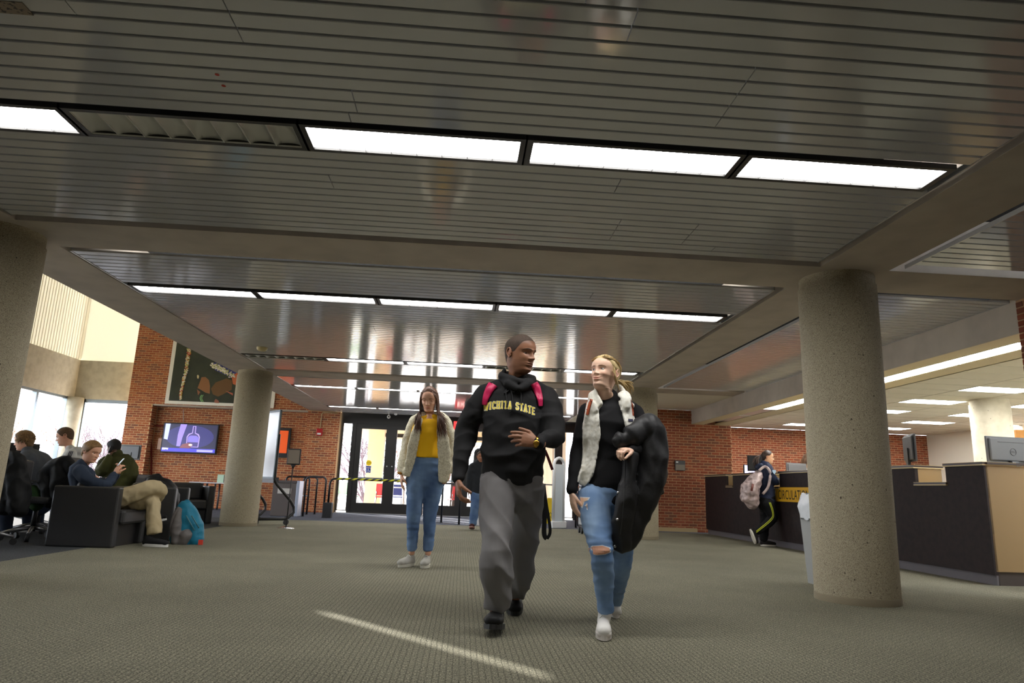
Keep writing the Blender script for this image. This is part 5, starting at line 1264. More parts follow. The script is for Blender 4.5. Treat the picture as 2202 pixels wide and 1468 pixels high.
# ================================================================== THE BLONDE WOMAN
wom = person('blonde woman in a white fleece vest carrying a black jacket', (.86, 4.15, 0))
blk_kn = fabric('black_knit', (26, 26, 28)); fleece = mat('white_fleece', srgb=(242, 240, 230), rough=.95, bump=(130, .3, .003), noise_col=(40, lin((226, 222, 208)), .45, .65))
denim = mat('denim_light', srgb=(140, 168, 202), rough=.85, bump=(400, .3, .002), noise_col=(5, lin((92, 126, 172)), .35, .68))
sk2 = skin_mat('skin_fair', (240, 198, 172))
nb2 = at(1309, 856, 4.23); s2l, s2r = at(1264, 884, 4.21), at(1368, 888, 4.23); e2l, w2l = at(1243, 968, 4.25), at(1230, 1052, 4.15); e2r, w2r = at(1398, 962, 4.16), at(1360, 968, 3.99)
tb_ = MB()
tb_.tube([at(1307, 1080, 4.2), at(1304, 1040, 4.2), at(1304, 990, 4.2), at(1308, 950, 4.2), at(1312, 915, 4.2), at(1313, 885, 4.22), at(1311, 866, 4.23), at(1310, 852, 4.235)],
         [(.135, .095), (.15, .105), (.125, .09), (.135, .105), (.15, .118), (.145, .10), (.085, .075), (.055, .055)], 26, hint=X, round_=True)
tb_.tube([s2l, at(1288, 872, 4.22), at(1315, 868, 4.23), at(1345, 873, 4.23), s2r], [.048, .052, .055, .052, .048], 14, round_=True)
tb_.tube(smooth_path([s2l, mid(s2l, e2l), e2l, mid(e2l, w2l), w2l], 3), [.054, .053, .052, .051, .049, .047, .046, .045, .043, .040, .037, .035, .033], 16, round_=True)
tb_.tube(smooth_path([s2r, mid(s2r, e2r), e2r, mid(e2r, w2r), w2r], 3), [.054, .053, .052, .051, .049, .047, .046, .045, .043, .040, .037, .035, .033], 16, round_=True)
top2 = link('black_top', remesh(tb_, .0075, 4, folds(.006, (5, 5, 7), 4), [blk_kn]), wom)
# fleece vest: two front panels and a back, built over the top
BT = bvh_of(top2)
def panel(edge_in, edge_out, Yf, th=.022):
    """strip between two pixel polylines, laid over the top, as a thick sheet"""
    mb = MB(); A_ = smooth_path([at(x, y, Yf) for x, y in edge_in], 5); B_ = smooth_path([at(x, y, Yf) for x, y in edge_out], 5); n = 6
    for i in range(len(A_)):
        pass
    rows = []
    for a, b in zip(A_, B_):
        r = []
        for j in range(n+1):
            q = mid(a, b, j/n); h = BT.ray_cast(q-V((0, 1, 0)), V((0, 1, 0)))[0]
            y = h.y if h is not None else None; r.append((q, y))
        ys = [y for _, y in r if y is not None]; base = (sum(ys)/len(ys)) if ys else Yf+.06
        rows.append([V((q.x, (y if y is not None else base+.03), q.z)) for q, y in r])
    for i in range(len(rows)-1): pass
    m1 = len(rows); N = n+1
    vs = [p-V((0, th, 0)) for r in rows for p in r]+[p+V((0, .012, 0)) for r in rows for p in r]; K = m1*N; fs = []
    for i in range(m1-1):
        for j in range(n): a = i*N+j; fs += [(a, a+1, a+N+1, a+N), (a+K, a+N+K, a+N+1+K, a+1+K)]
        fs += [(i*N, (i+1)*N, (i+1)*N+K, i*N+K), (i*N+n, i*N+n+K, (i+1)*N+n+K, (i+1)*N+n)]
    fs += [tuple(range(N))+tuple(K+j for j in reversed(range(N))), tuple((m1-1)*N+j for j in reversed(range(N)))+tuple(K+(m1-1)*N+j for j in range(N))]
    mb.add(vs, fs); return mb
vb = panel([(1291, 858), (1290, 880), (1289, 905), (1291, 935), (1287, 970), (1282, 1000), (1272, 1030), (1261, 1046)], [(1268, 862), (1263, 880), (1258, 905), (1258, 940), (1258, 975), (1254, 1000), (1247, 1020), (1243, 1036)], 4.1)
vb2 = panel([(1333, 858), (1334, 872), (1338, 890), (1342, 910), (1347, 930), (1352, 945), (1360, 960)], [(1358, 862), (1364, 874), (1369, 888), (1372, 903), (1373, 918), (1372, 932), (1376, 950)], 4.1)
for q in vb2.v: pass
o = len(vb.v); vb.v += vb2.v; vb.f += [tuple(i+o for i in f) for f in vb2.f]; vb.sm += vb2.sm; vb.mi += vb2.mi
# standing collar
cc = at(1312, 850, 4.23)
vb.tube(smooth_path([at(1336, 846, 4.14), at(1345, 858, 4.11), at(1346, 872, 4.1), at(1341, 882, 4.1)], 4), [(.030, .012)]*6+[(.034, .012)]*4+[(.022, .012)]*7, 12, hint=X, round_=True)
for sg, pts in ((-1, [at(1290, 872, 4.12), at(1283, 856, 4.15), at(1281, 842, 4.20), at(1289, 836, 4.27), at(1302, 834, 4.31)]), (1, [at(1340, 873, 4.12), at(1342, 856, 4.14), at(1338, 842, 4.19), at(1331, 836, 4.26), at(1318, 834, 4.31)])):
    vb.tube(smooth_path(pts, 4), [(.032, .014)]*17, 12, hint=Z, round_=True)
    vb.tube(smooth_path([pts[0]+V((sg*.03, 0, -.035)), pts[1]+V((sg*.035, .0, -.03)), pts[2]+V((sg*.032, 0, -.03)), pts[3]+V((sg*.02, .0, -.03))], 4), [(.03, .014)]*13, 12, hint=Z, round_=True)
vb.tube([at(1311, 1005, 4.30), at(1311, 950, 4.31), at(1312, 890, 4.31), at(1312, 868, 4.30)], [(.14, .03), (.145, .035), (.13, .03), (.09, .03)], 20, hint=X, round_=True)
vb.tube([at(1286, 866, 4.21), at(1272, 872, 4.21)], [(.03, .06), (.025, .055)], 12, hint=Z, round_=True)
vb.tube([at(1340, 866, 4.21), at(1356, 873, 4.21)], [(.03, .06), (.025, .055)], 12, hint=Z, round_=True)
vest = link('fleece_vest', remesh(vb, .007, 4, lambda p, n: .0022*nz(p, (60, 60, 60), 1)+.004*nz(p, (16, 16, 9), 2), [fleece]), wom)
BV = bvh_of(vest, top2)
lb = at(1360, 902, 4.05); project('vest_label', [[(-.017, -.008), (.017, -.006), (.017, .010), (-.017, .008)]], BV, (lb, X, Z), mat('label_navy', srgb=(40, 40, 70), rough=.6), vest, off=.004)
# jeans with torn knees
jb = MB(); h2l, h2r = at(1272, 1062, 4.2), at(1326, 1064, 4.22); k2l, k2r = at(1294, 1188, 3.97), at(1337, 1196, 4.3); a2l, a2r = at(1303, 1314, 4.06), at(1322, 1296, 4.60)
jb.tube([at(1302, 1030, 4.2), at(1300, 1056, 4.2), at(1300, 1085, 4.2)], [(.135, .095), (.148, .105), (.135, .10)], 22, hint=X, round_=True)
jb.tube(smooth_path([h2l, mid(h2l, k2l, .45), k2l, mid(k2l, a2l, .45), a2l], 4), [.095, .096, .096, .094, .09, .084, .077, .07, .066, .064, .063, .062, .06, .055, .049, .046, .045], 18)
jb.tube(smooth_path([h2r, mid(h2r, k2r, .45), k2r, mid(k2r, a2r, .45), a2r], 4), [.095, .096, .096, .094, .09, .084, .077, .07, .066, .064, .063, .062, .06, .055, .049, .046, .045], 18)
def jf(p, n):
    kn = math.exp(-((p.z-.42)/.16)**2)+.8*math.exp(-((p.z-.15)/.10)**2)+.35
    return .0042*kn*(1-abs(noise.noise(V((p.x*5, p.y*5, p.z*20))))*2.4)-.001
jeans = link('jeans', remesh(jb, .0075, 3, jf, [denim]), wom)
BJ = bvh_of(jeans); fray = mat('denim_fray', srgb=(206, 214, 222), rough=.9)
def tear(name, pts, m_, off, grow=1.0):
    P = [at(x, y, 3.85) for x, y in pts]; c = sum(P, V())/len(P); O = V((c.x, 3.85, c.z))
    poly = [((p.x-c.x)*grow, (p.z-c.z)*grow) for p in P]
    return project(name, [poly], BJ, (O, X, Z), m_, jeans, off=off, cell=.012)
t1_ = [(1272, 1186), (1282, 1177), (1300, 1175), (1316, 1180), (1317, 1189), (1305, 1193), (1288, 1195), (1275, 1193)]
t2_ = [(1246, 1073), (1262, 1070), (1283, 1071), (1279, 1077), (1272, 1080), (1268, 1093), (1262, 1088), (1258, 1079)]
t3_ = [(1327, 1203), (1340, 1198), (1352, 1196), (1350, 1208), (1338, 1214)]
for t in (t1_, t2_, t3_):
    tear('torn_fray', t[::-1], fray, .002, 1.14); 
tear('torn_skin', t1_[::-1], mat('skin_knee', srgb=(204, 150, 122), rough=.6), .0035); tear('torn_skin', t2_[::-1], mat('skin_thigh', srgb=(226, 190, 160), rough=.6), .0035, .9); tear('torn_skin', t3_[::-1], MATS['skin_knee'], .0035, .8)
wsh, wsl = fabric('white_canvas', (236, 234, 230), rough=.7), mat('white_rubber', srgb=(232, 226, 222), rough=.5)
wl = mat('white_lace', srgb=(244, 244, 240), rough=.7)
shoe(wom, (a2l.x+.0, 4.135, .002), (a2l.x-.05, 3.868, .004), wsh, wsl, hi=.11, w_=.043, lace=wl, shaft=a2l+V((0, .01, .0)), toe_m=wsl)
shoe(wom, (a2r.x-.005, 4.80, .07), (a2r.x+.0, 4.55, .003), wsh, wsl, hi=.11, w_=.043, shaft=a2r+V((0, .02, .02)), toe_m=wsl)
# head
fw2 = V((-.72, -.66, .13))
H2 = Head(at(1309, 764, 4.20), at(1294, 838, 4.16), fw2, wide=1.10, nose=.75, jaw=1.0, lips=1.15, hh=.214, shift=.0, fem=1, smile=.9)
hm2 = MB()
def tint2(x, y, z):
    b = math.exp(-((abs(x)-.2)/.08)**2-((z-.33)/.09)**2)*(1 if y > .1 else 0); return (1, 1-.12*b, 1-.14*b)
T2 = H2.build(hm2, at(1309, 862, 4.235), tints=tint2, lid=.34, lipcol=(.86, .62, .62))
hd2 = MB()
hand(hd2, at(1229, 1060, 4.145), V((.015, -.01, -.10)), (1, .25, 0), (.1, -1, 0), .165, curl=(.25, .3, .32, .36), thumb_out=.35)
hand(hd2, at(1359, 968, 3.985), V((-.09, -.05, .0)), (0, .2, -1), (-.2, -1, .2), .165, curl=(.95, 1.0, 1.0, 1.0), thumb_out=.5)
tr2 = MB(); basic_trunk(tr2, nb2, at(1303, 1050, 4.2), ((s2l, e2l, w2l), (s2r, e2r, w2r)), ((h2l, k2l, a2l), (h2r, k2r, a2r)), r=(.11, .075))
body_object(wom, sk2, hm2, T2, hd2, tr2)
H2.eyes(wom, (70, 90, 110), look=V((-.8, -.4, .25)))
hair2 = hair_mat('hair_blonde', (188, 158, 106), (226, 202, 150), .5, (220, 220, 220)); brow2 = mat('brow_brown', srgb=(120, 86, 52), rough=.8)
H2.brows(wom, brow2, .009)
hc = H2.cap(hairline(.83, .74, .52, .38, .12), .035, .10)
rn = random.Random(5)
tie = H2.P(0, -.47, .36)
for i in range(190):              # strands swept back from the hairline to the tie
    a = rn.uniform(-1.75, 1.75); z = interp([(0, .84), (.95, .76), (1.3, .62), (1.75, .5)], abs(a))+rn.uniform(0, .14)
    x, y, z = H2.ring(a, min(z, .97)); p0_ = H2.P(x*1.01, y*1.01, z)
    x2, y2, z2 = H2.ring(math.copysign(min(abs(a)+.75, 2.6), a), max(.45, min(.93, z-.02))); p1_ = H2.P(x2*1.09, y2*1.09, z2)
    lock(hc, [p0_, mid(p0_, p1_, .5)+(mid(p0_, p1_, .5)-H2.P(0, 0, .5)).normalized()*.006, p1_, mid(p1_, tie, .6)+H2.F*-.012, tie], rn.uniform(.003, .0065), .28, 6)
for i in range(130):              # pony tail
    o_ = V((rn.gauss(0, .012), rn.gauss(0, .010), 0)); end = at(1352+rn.uniform(-9, 6), 836+rn.uniform(-14, 16), 4.32)
    lock(hc, [tie, tie+H2.F*-.035+V((.01, 0, .01))+o_, mid(tie, end, .5)+V((.022, .0, .01))+o_*1.6, end+o_], rn.uniform(.002, .0045), .6, 5)
for i in range(7):
    x, y, z = H2.ring(-1.25+.05*i, .72-.02*i); p = H2.P(x*1.04, y*1.04, z); q_ = H2.P(-.33-.01*i, -.02-.02*i, .30-.03*i)
    lock(hc, [p, mid(p, q_)+H2.S*-.012, q_, q_-H2.U*.03-H2.F*.02], .0026, .5, 5)
hc.build('hair', hair2, wom)
MB().tube([tie+(H2.S*math.cos(a)+H2.U*math.sin(a))*.017 for a in [2*math.pi*k/14 for k in range(14)]], .006, 8, closed=True).build('hair_tie', mat('hair_tie', srgb=(60, 60, 56), rough=.8), wom)
# small tan backpack straps over the vest
bg_ = thing('backpack', 'tan strapped backpack worn by the blonde woman', 'backpack', (.92, 4.42, .95)); lea = mat('tan_leather', srgb=(178, 82, 44), rough=.5)
q = MB().tube([at(1316, 960, 4.43), at(1316, 920, 4.45), at(1316, 885, 4.43)], [(.10, .055), (.11, .065), (.085, .045)], 18, hint=X, round_=True); q = link('bag_body', remesh(q, .012, 3), bg_); q.data.materials.append(lea)
drape('strap', BV, [at(1273, 856, 4.1), at(1269, 868, 4.1), at(1266, 880, 4.1), at(1264, 890, 4.1)], .022, lea, bg_, off=.004)
drape('strap', BV, [at(1361, 858, 4.1), at(1364, 870, 4.1), at(1366, 882, 4.1), at(1366, 892, 4.1)], .02, lea, bg_, off=.004)
# black jacket over her arm
jk = thing('jacket', 'black jacket draped over the arm of the blonde woman', 'jacket', (1.12, 4.05, .5))
jkm = mat('black_jacket', srgb=(24, 24, 26), rough=.55, bump=(120, .3, .003), noise_col=(6, lin((34, 34, 36)), .45, .7))
jm = MB()
jm.tube(smooth_path([at(1322, 945, 3.97), at(1350, 944, 3.99), at(1376, 925, 4.03), at(1398, 915, 4.08)], 4), [(.018, .02)]+[(.03, .04)]*4+[(.05, .06)]*4+[(.065, .07)]*4, 16, round_=True)
jm.tube(smooth_path([at(1402, 912, 4.08), at(1404, 950, 4.05), at(1402, 1000, 4.03), at(1390, 1050, 4.02), at(1372, 1100, 4.02), at(1352, 1150, 4.03), at(1345, 1172, 4.04)], 3), [(.062, .06), (.072, .065), (.075, .06), (.082, .055), (.086, .055), (.088, .055), (.088, .05), (.088, .05), (.088, .048), (.086, .045), (.084, .045), (.080, .042), (.076, .04), (.072, .038), (.07, .036), (.068, .034), (.066, .032), (.064, .03), (.06, .03)], 20, hint=X, round_=True)
jm.tube(smooth_path([at(1358, 980, 3.99), at(1352, 1030, 3.97), at(1345, 1080, 3.96), at(1338, 1130, 3.97), at(1335, 1176, 4.0)], 3), [(.045, .035)]*4+[(.06, .035)]*5+[(.055, .03)]*4, 16, hint=X, round_=True)
jm.tube(smooth_path([at(1418, 985, 4.08), at(1422, 1020, 4.08), at(1405, 1060, 4.07), at(1390, 1090, 4.06)], 3), [(.03, .04)]*4+[(.04, .04)]*6, 14, hint=X, round_=True)
jm.tube([at(1408, 1040, 4.02), at(1424, 1058, 4.04)], [.03, .012], 10, round_=True)
def jkf(p, n): return .010*(1-abs(noise.noise(V((p.x*10+p.z*5, p.y*6, p.z*4-p.x*5))))*2.8)+.004*nz(p, (16, 16, 10), 3)
jo = link('jacket_cloth', remesh(jm, .008, 2, jkf, [jkm]), jk)
BK = bvh_of(jo)
for (x, y) in ((1333, 1059), (1330, 1117), (1329, 1177)):
    p = at(x, y, 3.9); h = BK.ray_cast(p-V((0, .5, 0)), V((0, 1, 0)))[0] or p
    MB().lathe(h+V((0, -.001, 0)), [(.008, 0), (.008, .003), (0, .005)], 12, axis=(0, -1, 0)).build('snap_button', steel, jk)
drape('placket_edge', BK, [at(1350, 985, 3.9), at(1347, 1030, 3.9), at(1342, 1090, 3.9), at(1338, 1150, 3.9)], .004, mat('jacket_seam', srgb=(58, 58, 60), rough=.6), jk, off=.003, th=.002, across=1)
# ================================================================== OTHER PEOPLE
def garment(name, root, tubes, m_, voxel=.011, fold=.007, fr=(6, 6, 9), seed=0, smooth=3, hint=X):
    mb = MB()
    for t in tubes:
        pts, rad = t[0], t[1]; h = t[2] if len(t) > 2 else None; P = smooth_path(pts, 3) if len(pts) > 2 else [V(p) for p in pts]
        R = []
        for i in range(len(P)):
            u = i/(len(P)-1)*(len(rad)-1); k = min(int(u), len(rad)-2); f = u-k
            a, b = [(r, r) if isinstance(r, (int, float)) else r for r in (rad[k], rad[k+1])]
            R.append((a[0]*(1-f)+b[0]*f, a[1]*(1-f)+b[1]*f))
        mb.tube(P, R, 16, hint=h, round_=len(t) < 4)
    return link(name, remesh(mb, voxel, smooth, folds(fold, fr, seed) if fold else None, [m_]), root)
def simple_body(root, skm, head, neck, hands=(), trunk=None, lid=.45, lipcol=(.85, .66, .66), hv=.005, tints=None):
    mb = MB(); T = head.build(mb, neck, lid=lid, lipcol=lipcol, tints=tints); hb_ = None
    if hands:
        hb_ = MB()
        for h in hands: hand(hb_, *h[:4], **(h[4] if len(h) > 4 else {}))
    return body_object(root, skm, mb, T, hb_, trunk, hv=hv, tv=.02)
# ---- woman in the yellow shirt
YW = 7.15
yw = person('woman with long brown hair in a yellow shirt and cream cardigan', at(905, 1218, YW)*1); yw.location.z = 0
A = lambda x, y, d=0: at(x, y, YW+d)
yel_t = fabric('yellow_shirt', (244, 188, 26), rough=.8); card_m = mat('cream_boucle', srgb=(222, 216, 192), rough=.95, bump=(90, .8, .008), noise_col=(60, lin((196, 188, 162)), .45, .62))
den2 = mat('denim_mid', srgb=(108, 136, 172), rough=.85, bump=(300, .3, .002), noise_col=(4, lin((66, 92, 132)), .35, .68))
garment('yellow_shirt', yw, [([A(915, 984), A(917, 960), A(920, 930), A(924, 912), A(925, 902)], [(.178, .135), (.172, .13), (.175, .13), (.155, .10), (.075, .06)], X, 1),
        ([A(902, 903), A(925, 897), A(948, 902)], [.03, .04, .03])], yel_t, fold=.006, seed=3)
L3 = dict(hl=A(895, 1010), hr=A(938, 1012), kl=A(890, 1098, -.06), kr=A(925, 1098, .02), al=A(886, 1176), ar=A(921, 1177))
garment('jeans', yw, [([A(916, 975), A(917, 1000), A(917, 1030)], [(.15, .11), (.18, .125), (.165, .115)], X), ([L3['hl'], mid(L3['hl'], L3['kl']), L3['kl'], mid(L3['kl'], L3['al']), L3['al']-Z*.035], [.102, .092, .074, .06, .048], None, 1),
        ([L3['hr'], mid(L3['hr'], L3['kr']), L3['kr'], mid(L3['kr'], L3['ar']), L3['ar']-Z*.035], [.102, .092, .074, .06, .048], None, 1)], den2, fold=.006, fr=(7, 7, 16), seed=5)
cg = [([A(893, 904, .03), A(881, 935, .03), A(874, 968, .03), A(869, 990, .0), A(865, 1012, -.03)], [.06, .064, .062, .058, .052]),
      ([A(956, 903, .03), A(966, 930, .03), A(971, 958, .03), A(970, 985, .0), A(967, 1008, -.03)], [.06, .064, .062, .058, .052]),
      ([A(925, 1000, .09), A(925, 950, .1), A(926, 905, .08)], [(.18, .05), (.18, .05), (.16, .05)], X), ([A(893, 904, .04), A(908, 895, .05), A(942, 894, .05), A(956, 902, .04)], [.055, .048, .048, .055]),
      ([A(903, 900, -.08), A(893, 935, -.12), A(887, 965, -.12), A(880, 1000, -.10), A(876, 1022, -.08)], [(.03, .02), (.05, .018), (.055, .018), (.05, .018), (.04, .018)], X),
      ([A(948, 900, -.08), A(952, 935, -.12), A(955, 970, -.13), A(956, 1005, -.12), A(953, 1034, -.1)], [(.04, .02), (.06, .018), (.07, .018), (.07, .018), (.05, .018)], X)]
garment('cardigan', yw, cg, card_m, fold=.006, fr=(9, 9, 9), seed=8)
H3 = Head(A(925, 829), A(921, 886, -.05), V((-.12, -.92, -.36)), wide=.98, nose=.85, hh=.24, shift=.02, lips=1.1, fem=1, smile=.9)
tr_ = MB(); basic_trunk(tr_, A(925, 897), A(917, 990), ((A(897, 908, .03), A(875, 966, .03), A(865, 1012, -.03)), (A(952, 908, .03), A(970, 957, .03), A(967, 1008, -.03))), ((L3['hl'], L3['kl'], L3['al']), (L3['hr'], L3['kr'], L3['ar'])), r=(.12, .08))
tr_.cyl(L3['al']+Z*.02, L3['al']-Z*.08, .036, 12); tr_.cyl(L3['ar']+Z*.02, L3['ar']-Z*.08, .036, 12)
simple_body(yw, skin_mat('skin_light', (222, 168, 138)), H3, A(925, 900, .03), [(A(864, 1020, -.04), (.02, 0, -1), (1, .2, 0), (0, -1, 0), dict(size=.175, curl=(.3, .3, .35, .4))), (A(967, 1012, -.04), (-.1, -.15, -1), (-1, .2, 0), (0, -1, 0), dict(size=.175, curl=(.45, .5, .5, .5)))], tr_, lid=.92)
H3.eyes(yw, (60, 44, 34), look=H3.F-Z*.3)
h3m = hair_mat('hair_brown', (58, 38, 30), (104, 72, 54), .45, (90, 90, 12)); H3.brows(yw, h3m, .011)
hc3 = H3.cap(hairline(.86, .80, .62, .45, .12), .055, .14); rn = random.Random(11)
for i in range(320):
    sg = -1 if i % 2 else 1; a = sg*rn.uniform(.35, 2.6); z = rn.uniform(.86, .965); x, y, z = H3.ring(a, z); p = H3.P(x*1.08, y*1.08, z+.01)
    aa = sg*max(1.22, abs(a)); x2, y2, z2 = H3.ring(aa, .5); q_ = H3.P(x2*1.22, y2*1.2-.02, .45); q2 = H3.P(x2*1.28, min(.16, y2*1.1), -.02)
    if sg*H3.S.x > 0: end = A(950+rn.uniform(-10, 16), 925+rn.uniform(-20, 24), -.19+rn.uniform(-.02, .03))
    else: end = A(899+rn.uniform(-10, 8), 910+rn.uniform(-12, 24), -.18+rn.uniform(-.02, .03))
    if abs(a) > 1.9: end = end+V((0, .2, .02))
    lock(hc3, [p, mid(p, q_)+(mid(p, q_)-H3.P(0, 0, .5)).normalized()*.012, q_, q2, mid(q2, end, .5)+V((0, -.05, 0)), end], rn.uniform(.0035, .0065), .5, 5)
hc3.build('hair', h3m, yw)
gsh = fabric('grey_runner', (176, 174, 166), rough=.7); gsl = mat('pale_sole', srgb=(206, 204, 190), rough=.6)
f = L3['al']; shoe(yw, (f.x+.02, YW+.06, .003), (f.x-.105, YW-.16, .003), gsh, gsl, hi=.085, w_=.045, lace=MATS['white_lace'])
f = L3['ar']; shoe(yw, (f.x+.0, YW+.07, .003), (f.x-.03, YW-.18, .003), gsh, gsl, hi=.085, w_=.045, lace=MATS['white_lace'])
sc_ = A(864, 1017, -.035)
MB().tube([sc_+V((.034*math.cos(a), .034*math.sin(a), 0)) for a in [2*math.pi*k/16 for k in range(16)]], [.012+.003*(k % 2) for k in range(16)], 8, closed=True).build('scrunchie', fabric('mustard_scrunchie', (160, 108, 40)), label='mustard scrunchie on the wrist of the woman in yellow', cat='scrunchie')
# ---- person in the dark hooded jacket far behind
YK = 13.6; A = lambda x, y, d=0: at(x, y, YK+d)
bkp = person('person in a dark hooded jacket and jeans far behind the hoodie man', (A(1020, 1100).x, YK, 0))
dj = fabric('charcoal_jacket', (40, 42, 46))
garment('hooded_jacket', bkp, [([A(1030, 1058), A(1031, 1030), A(1031, 1008), A(1031, 996)], [(.17, .12), (.18, .13), (.19, .12), (.1, .09)], X), ([A(1016, 1004), A(1031, 997), A(1046, 1004)], [.08, .08, .08]), ([A(1016, 1004), A(1010, 1030), A(1008, 1052)], [.075, .07, .05]), ([A(1046, 1004), A(1053, 1030), A(1053, 1052)], [.075, .07, .05])], dj, voxel=.018, fold=.008)
garment('hood', bkp, [([A(1030, 972, .07), A(1031, 985, .08), A(1031, 996, .05)], [(.10, .08), (.12, .09), (.13, .11)], X)], fabric('hood_dark', (54, 52, 52)), voxel=.016, fold=0)
garment('jeans', bkp, [([A(1030, 1050), A(1030, 1062)], [(.16, .11), (.17, .115)], X), ([A(1022, 1060), A(1021, 1092, -.1), A(1017, 1122, -.1)], [.10, .085, .08]), ([A(1040, 1060), A(1042, 1090, .1), A(1043, 1118, .25)], [.1, .085, .08])], den2, voxel=.018, fold=.008)
H4 = Head(A(1033, 970), A(1034, 992, -.02), V((.25, -.95, -.1)), hh=.215)
simple_body(bkp, skin_mat('skin_brown', (160, 108, 80)), H4, A(1031, 1000, .02), [(A(1008, 1054, 0), (0, -.1, -1), (1, 0, 0), (0, -1, 0), dict(size=.18))], hv=.008)
H4.cap(hairline(.8, .72, .5, .4, .12), .02).build('hair', hair1, bkp)
p = A(1015, 1130, -.15); shoe(bkp, (p.x+.01, YK-.02, .005), (p.x-.01, YK-.27, .06), fabric('maroon_shoe', (70, 40, 40)), mat('maroon_sole', srgb=(150, 110, 104), rough=.6), w_=.052)
p = A(1043, 1125, .3); shoe(bkp, (p.x, YK+.42, .06), (p.x, YK+.18, .003), MATS['maroon_shoe'], MATS['maroon_sole'], w_=.052)
# ---- customer at the desk, facing right
YC = 11.62; A = lambda x, y, d=0: at(x, y, YC+d)
cu = person('woman in a navy jacket leaning at the circulation desk', (A(1640, 1172).x, YC, 0))
navy = fabric('navy_jacket', (36, 44, 66), rough=.6)
garment('navy_jacket', cu, [([A(1650, 1078), A(1648, 1055), A(1646, 1030), A(1645, 1008), A(1648, 998)], [(.135, .15), (.12, .15), (.13, .165), (.115, .15), (.06, .07)], X),
        ([A(1652, 1006, -.13), A(1660, 1024, -.17), A(1668, 1036, -.12), A(1676, 1034, -.02)], [.075, .07, .06, .045]), ([A(1650, 1006, .13), A(1660, 1026, .17), A(1672, 1034, .1)], [.075, .07, .05]),
        ([A(1636, 1002, -.1), A(1630, 1004, 0), A(1636, 1002, .1)], [.05, .06, .05]), ([A(1650, 998, -.09), A(1640, 996, 0), A(1650, 998, .09)], [.04, .05, .04])], navy, voxel=.013, fold=.008, hint=Yv)
pant = fabric('black_track', (16, 16, 18))
garment('track_pants', cu, [([A(1650, 1068), A(1648, 1085)], [(.13, .15), (.135, .15)], X), ([A(1650, 1085, -.09), A(1662, 1110, -.1), A(1652, 1124, -.1), A(1630, 1141, -.1)], [.105, .085, .075, .06]), ([A(1646, 1085, .09), A(1645, 1120, .06), A(1642, 1158, .04)], [.105, .085, .065])], pant, voxel=.013, fold=.007)
st2 = mat('stripe_lime', srgb=(190, 196, 50), rough=.7)
for o in (0, .022):
    MB().tube(smooth_path([A(1654, 1080, -.2)+V((o, 0, 0)), A(1661, 1102, -.195)+V((o*.9, 0, 0)), A(1657, 1116, -.19)+V((o*.7, 0, -o*.7)), A(1626, 1142, -.17)+V((0, 0, -o))], 5), [(.006, .004)]*16, 6).build('side_stripe', st2, cu)
H5 = Head(A(1646, 966), A(1654, 998), V((.97, -.2, -.12)), hh=.215, nose=.85)
simple_body(cu, skin_mat('skin_tan', (206, 158, 122)), H5, A(1648, 1005), [(A(1674, 1033, -.02), (1, .2, -.1), (0, 0, -1), (0, 1, 0), dict(size=.17))], hv=.007)
h5m = hair_mat('hair_dark_brown', (36, 27, 24), (74, 56, 46), .45, (60, 60, 20)); c5 = H5.cap(hairline(.84, .78, .58, .42, .14), .04, .12)
tp = H5.P(0, -.5, .5)
rn = random.Random(2)
for i in range(26): e_ = A(1622+rn.uniform(-5, 8), 1000+rn.uniform(-8, 8), rn.uniform(-.05, .05)); lock(c5, [H5.P(0, -.4, .6), tp+V((-.02, 0, .01)), mid(tp, e_)+V((-.03, rn.uniform(-.02, .02), .02)), e_], .014, .6, 6)
c5.build('hair', h5m, cu)
gl = MB(); c, r = H5.eye(-1)
for sg in (-1, 1):
    c, r = H5.eye(sg); c = c+H5.F*.018; gl.tube([c+(H5.S*math.cos(a)*1.25+H5.U*math.sin(a))*.019 for a in [2*math.pi*k/14 for k in range(14)]], .002, 5, closed=True); gl.tube([c+H5.S*(sg*.022), H5.P(sg*.33, -.02, .5)], .002, 5)
gl.build('glasses', blk, cu)
csh, csl = fabric('black_canvas', (34, 30, 30)), mat('offwhite_sole', srgb=(206, 200, 188), rough=.6)
p = A(1626, 1146, -.1); shoe(cu, p+V((-.11, 0, .06)), V((p.x-.02, YC-.1, .005)), csh, csl, L=.25, w_=.045, hi=.08)
p = A(1640, 1168, .04); shoe(cu, (p.x-.04, YC+.04, .003), (p.x+.21, YC, .003), csh, csl, w_=.045, hi=.08, lace=MATS['white_lace'])
patch = thing('sleeve_patch', 'pale shield patch on the sleeve of the navy jacket', 'patch', A(1666, 1015, -.22)); q = A(1665, 1014, -.245)
MB().prism([(-.03, .03), (-.033, 0), (0, -.045), (.033, 0), (.03, .03)], (X, Z), V((0, .004, 0)), q).build('shield', mat('patch_blue', srgb=(160, 184, 206), rough=.6), patch)
sb_ = thing('backpack', 'silvery pink backpack on the woman at the desk', 'backpack', A(1618, 1050)); silv = mat('silver_pink', srgb=(196, 176, 172), rough=.4, metal=.15, noise_col=(14, lin((150, 132, 128)), .45, .65))
garment('bag_body', sb_, [([A(1632, 1018, -.04), A(1622, 1035, -.04), A(1612, 1058, -.04), A(1618, 1080, -.04)], [(.06, .10), (.12, .15), (.15, .17), (.11, .13)], X), ([A(1604, 1045, -.04), A(1603, 1070, -.04)], [(.07, .12), (.075, .12)], X)], silv, voxel=.013, fold=.014, fr=(10, 10, 10), seed=3, hint=X)
MB().tube(smooth_path([A(1632, 1012, -.17), A(1645, 1003, -.19), A(1656, 1016, -.24), A(1652, 1046, -.22), A(1640, 1062, -.18)], 4), [(.022, .006)]*17, 8, hint=Z).build('strap', silv, sb_)
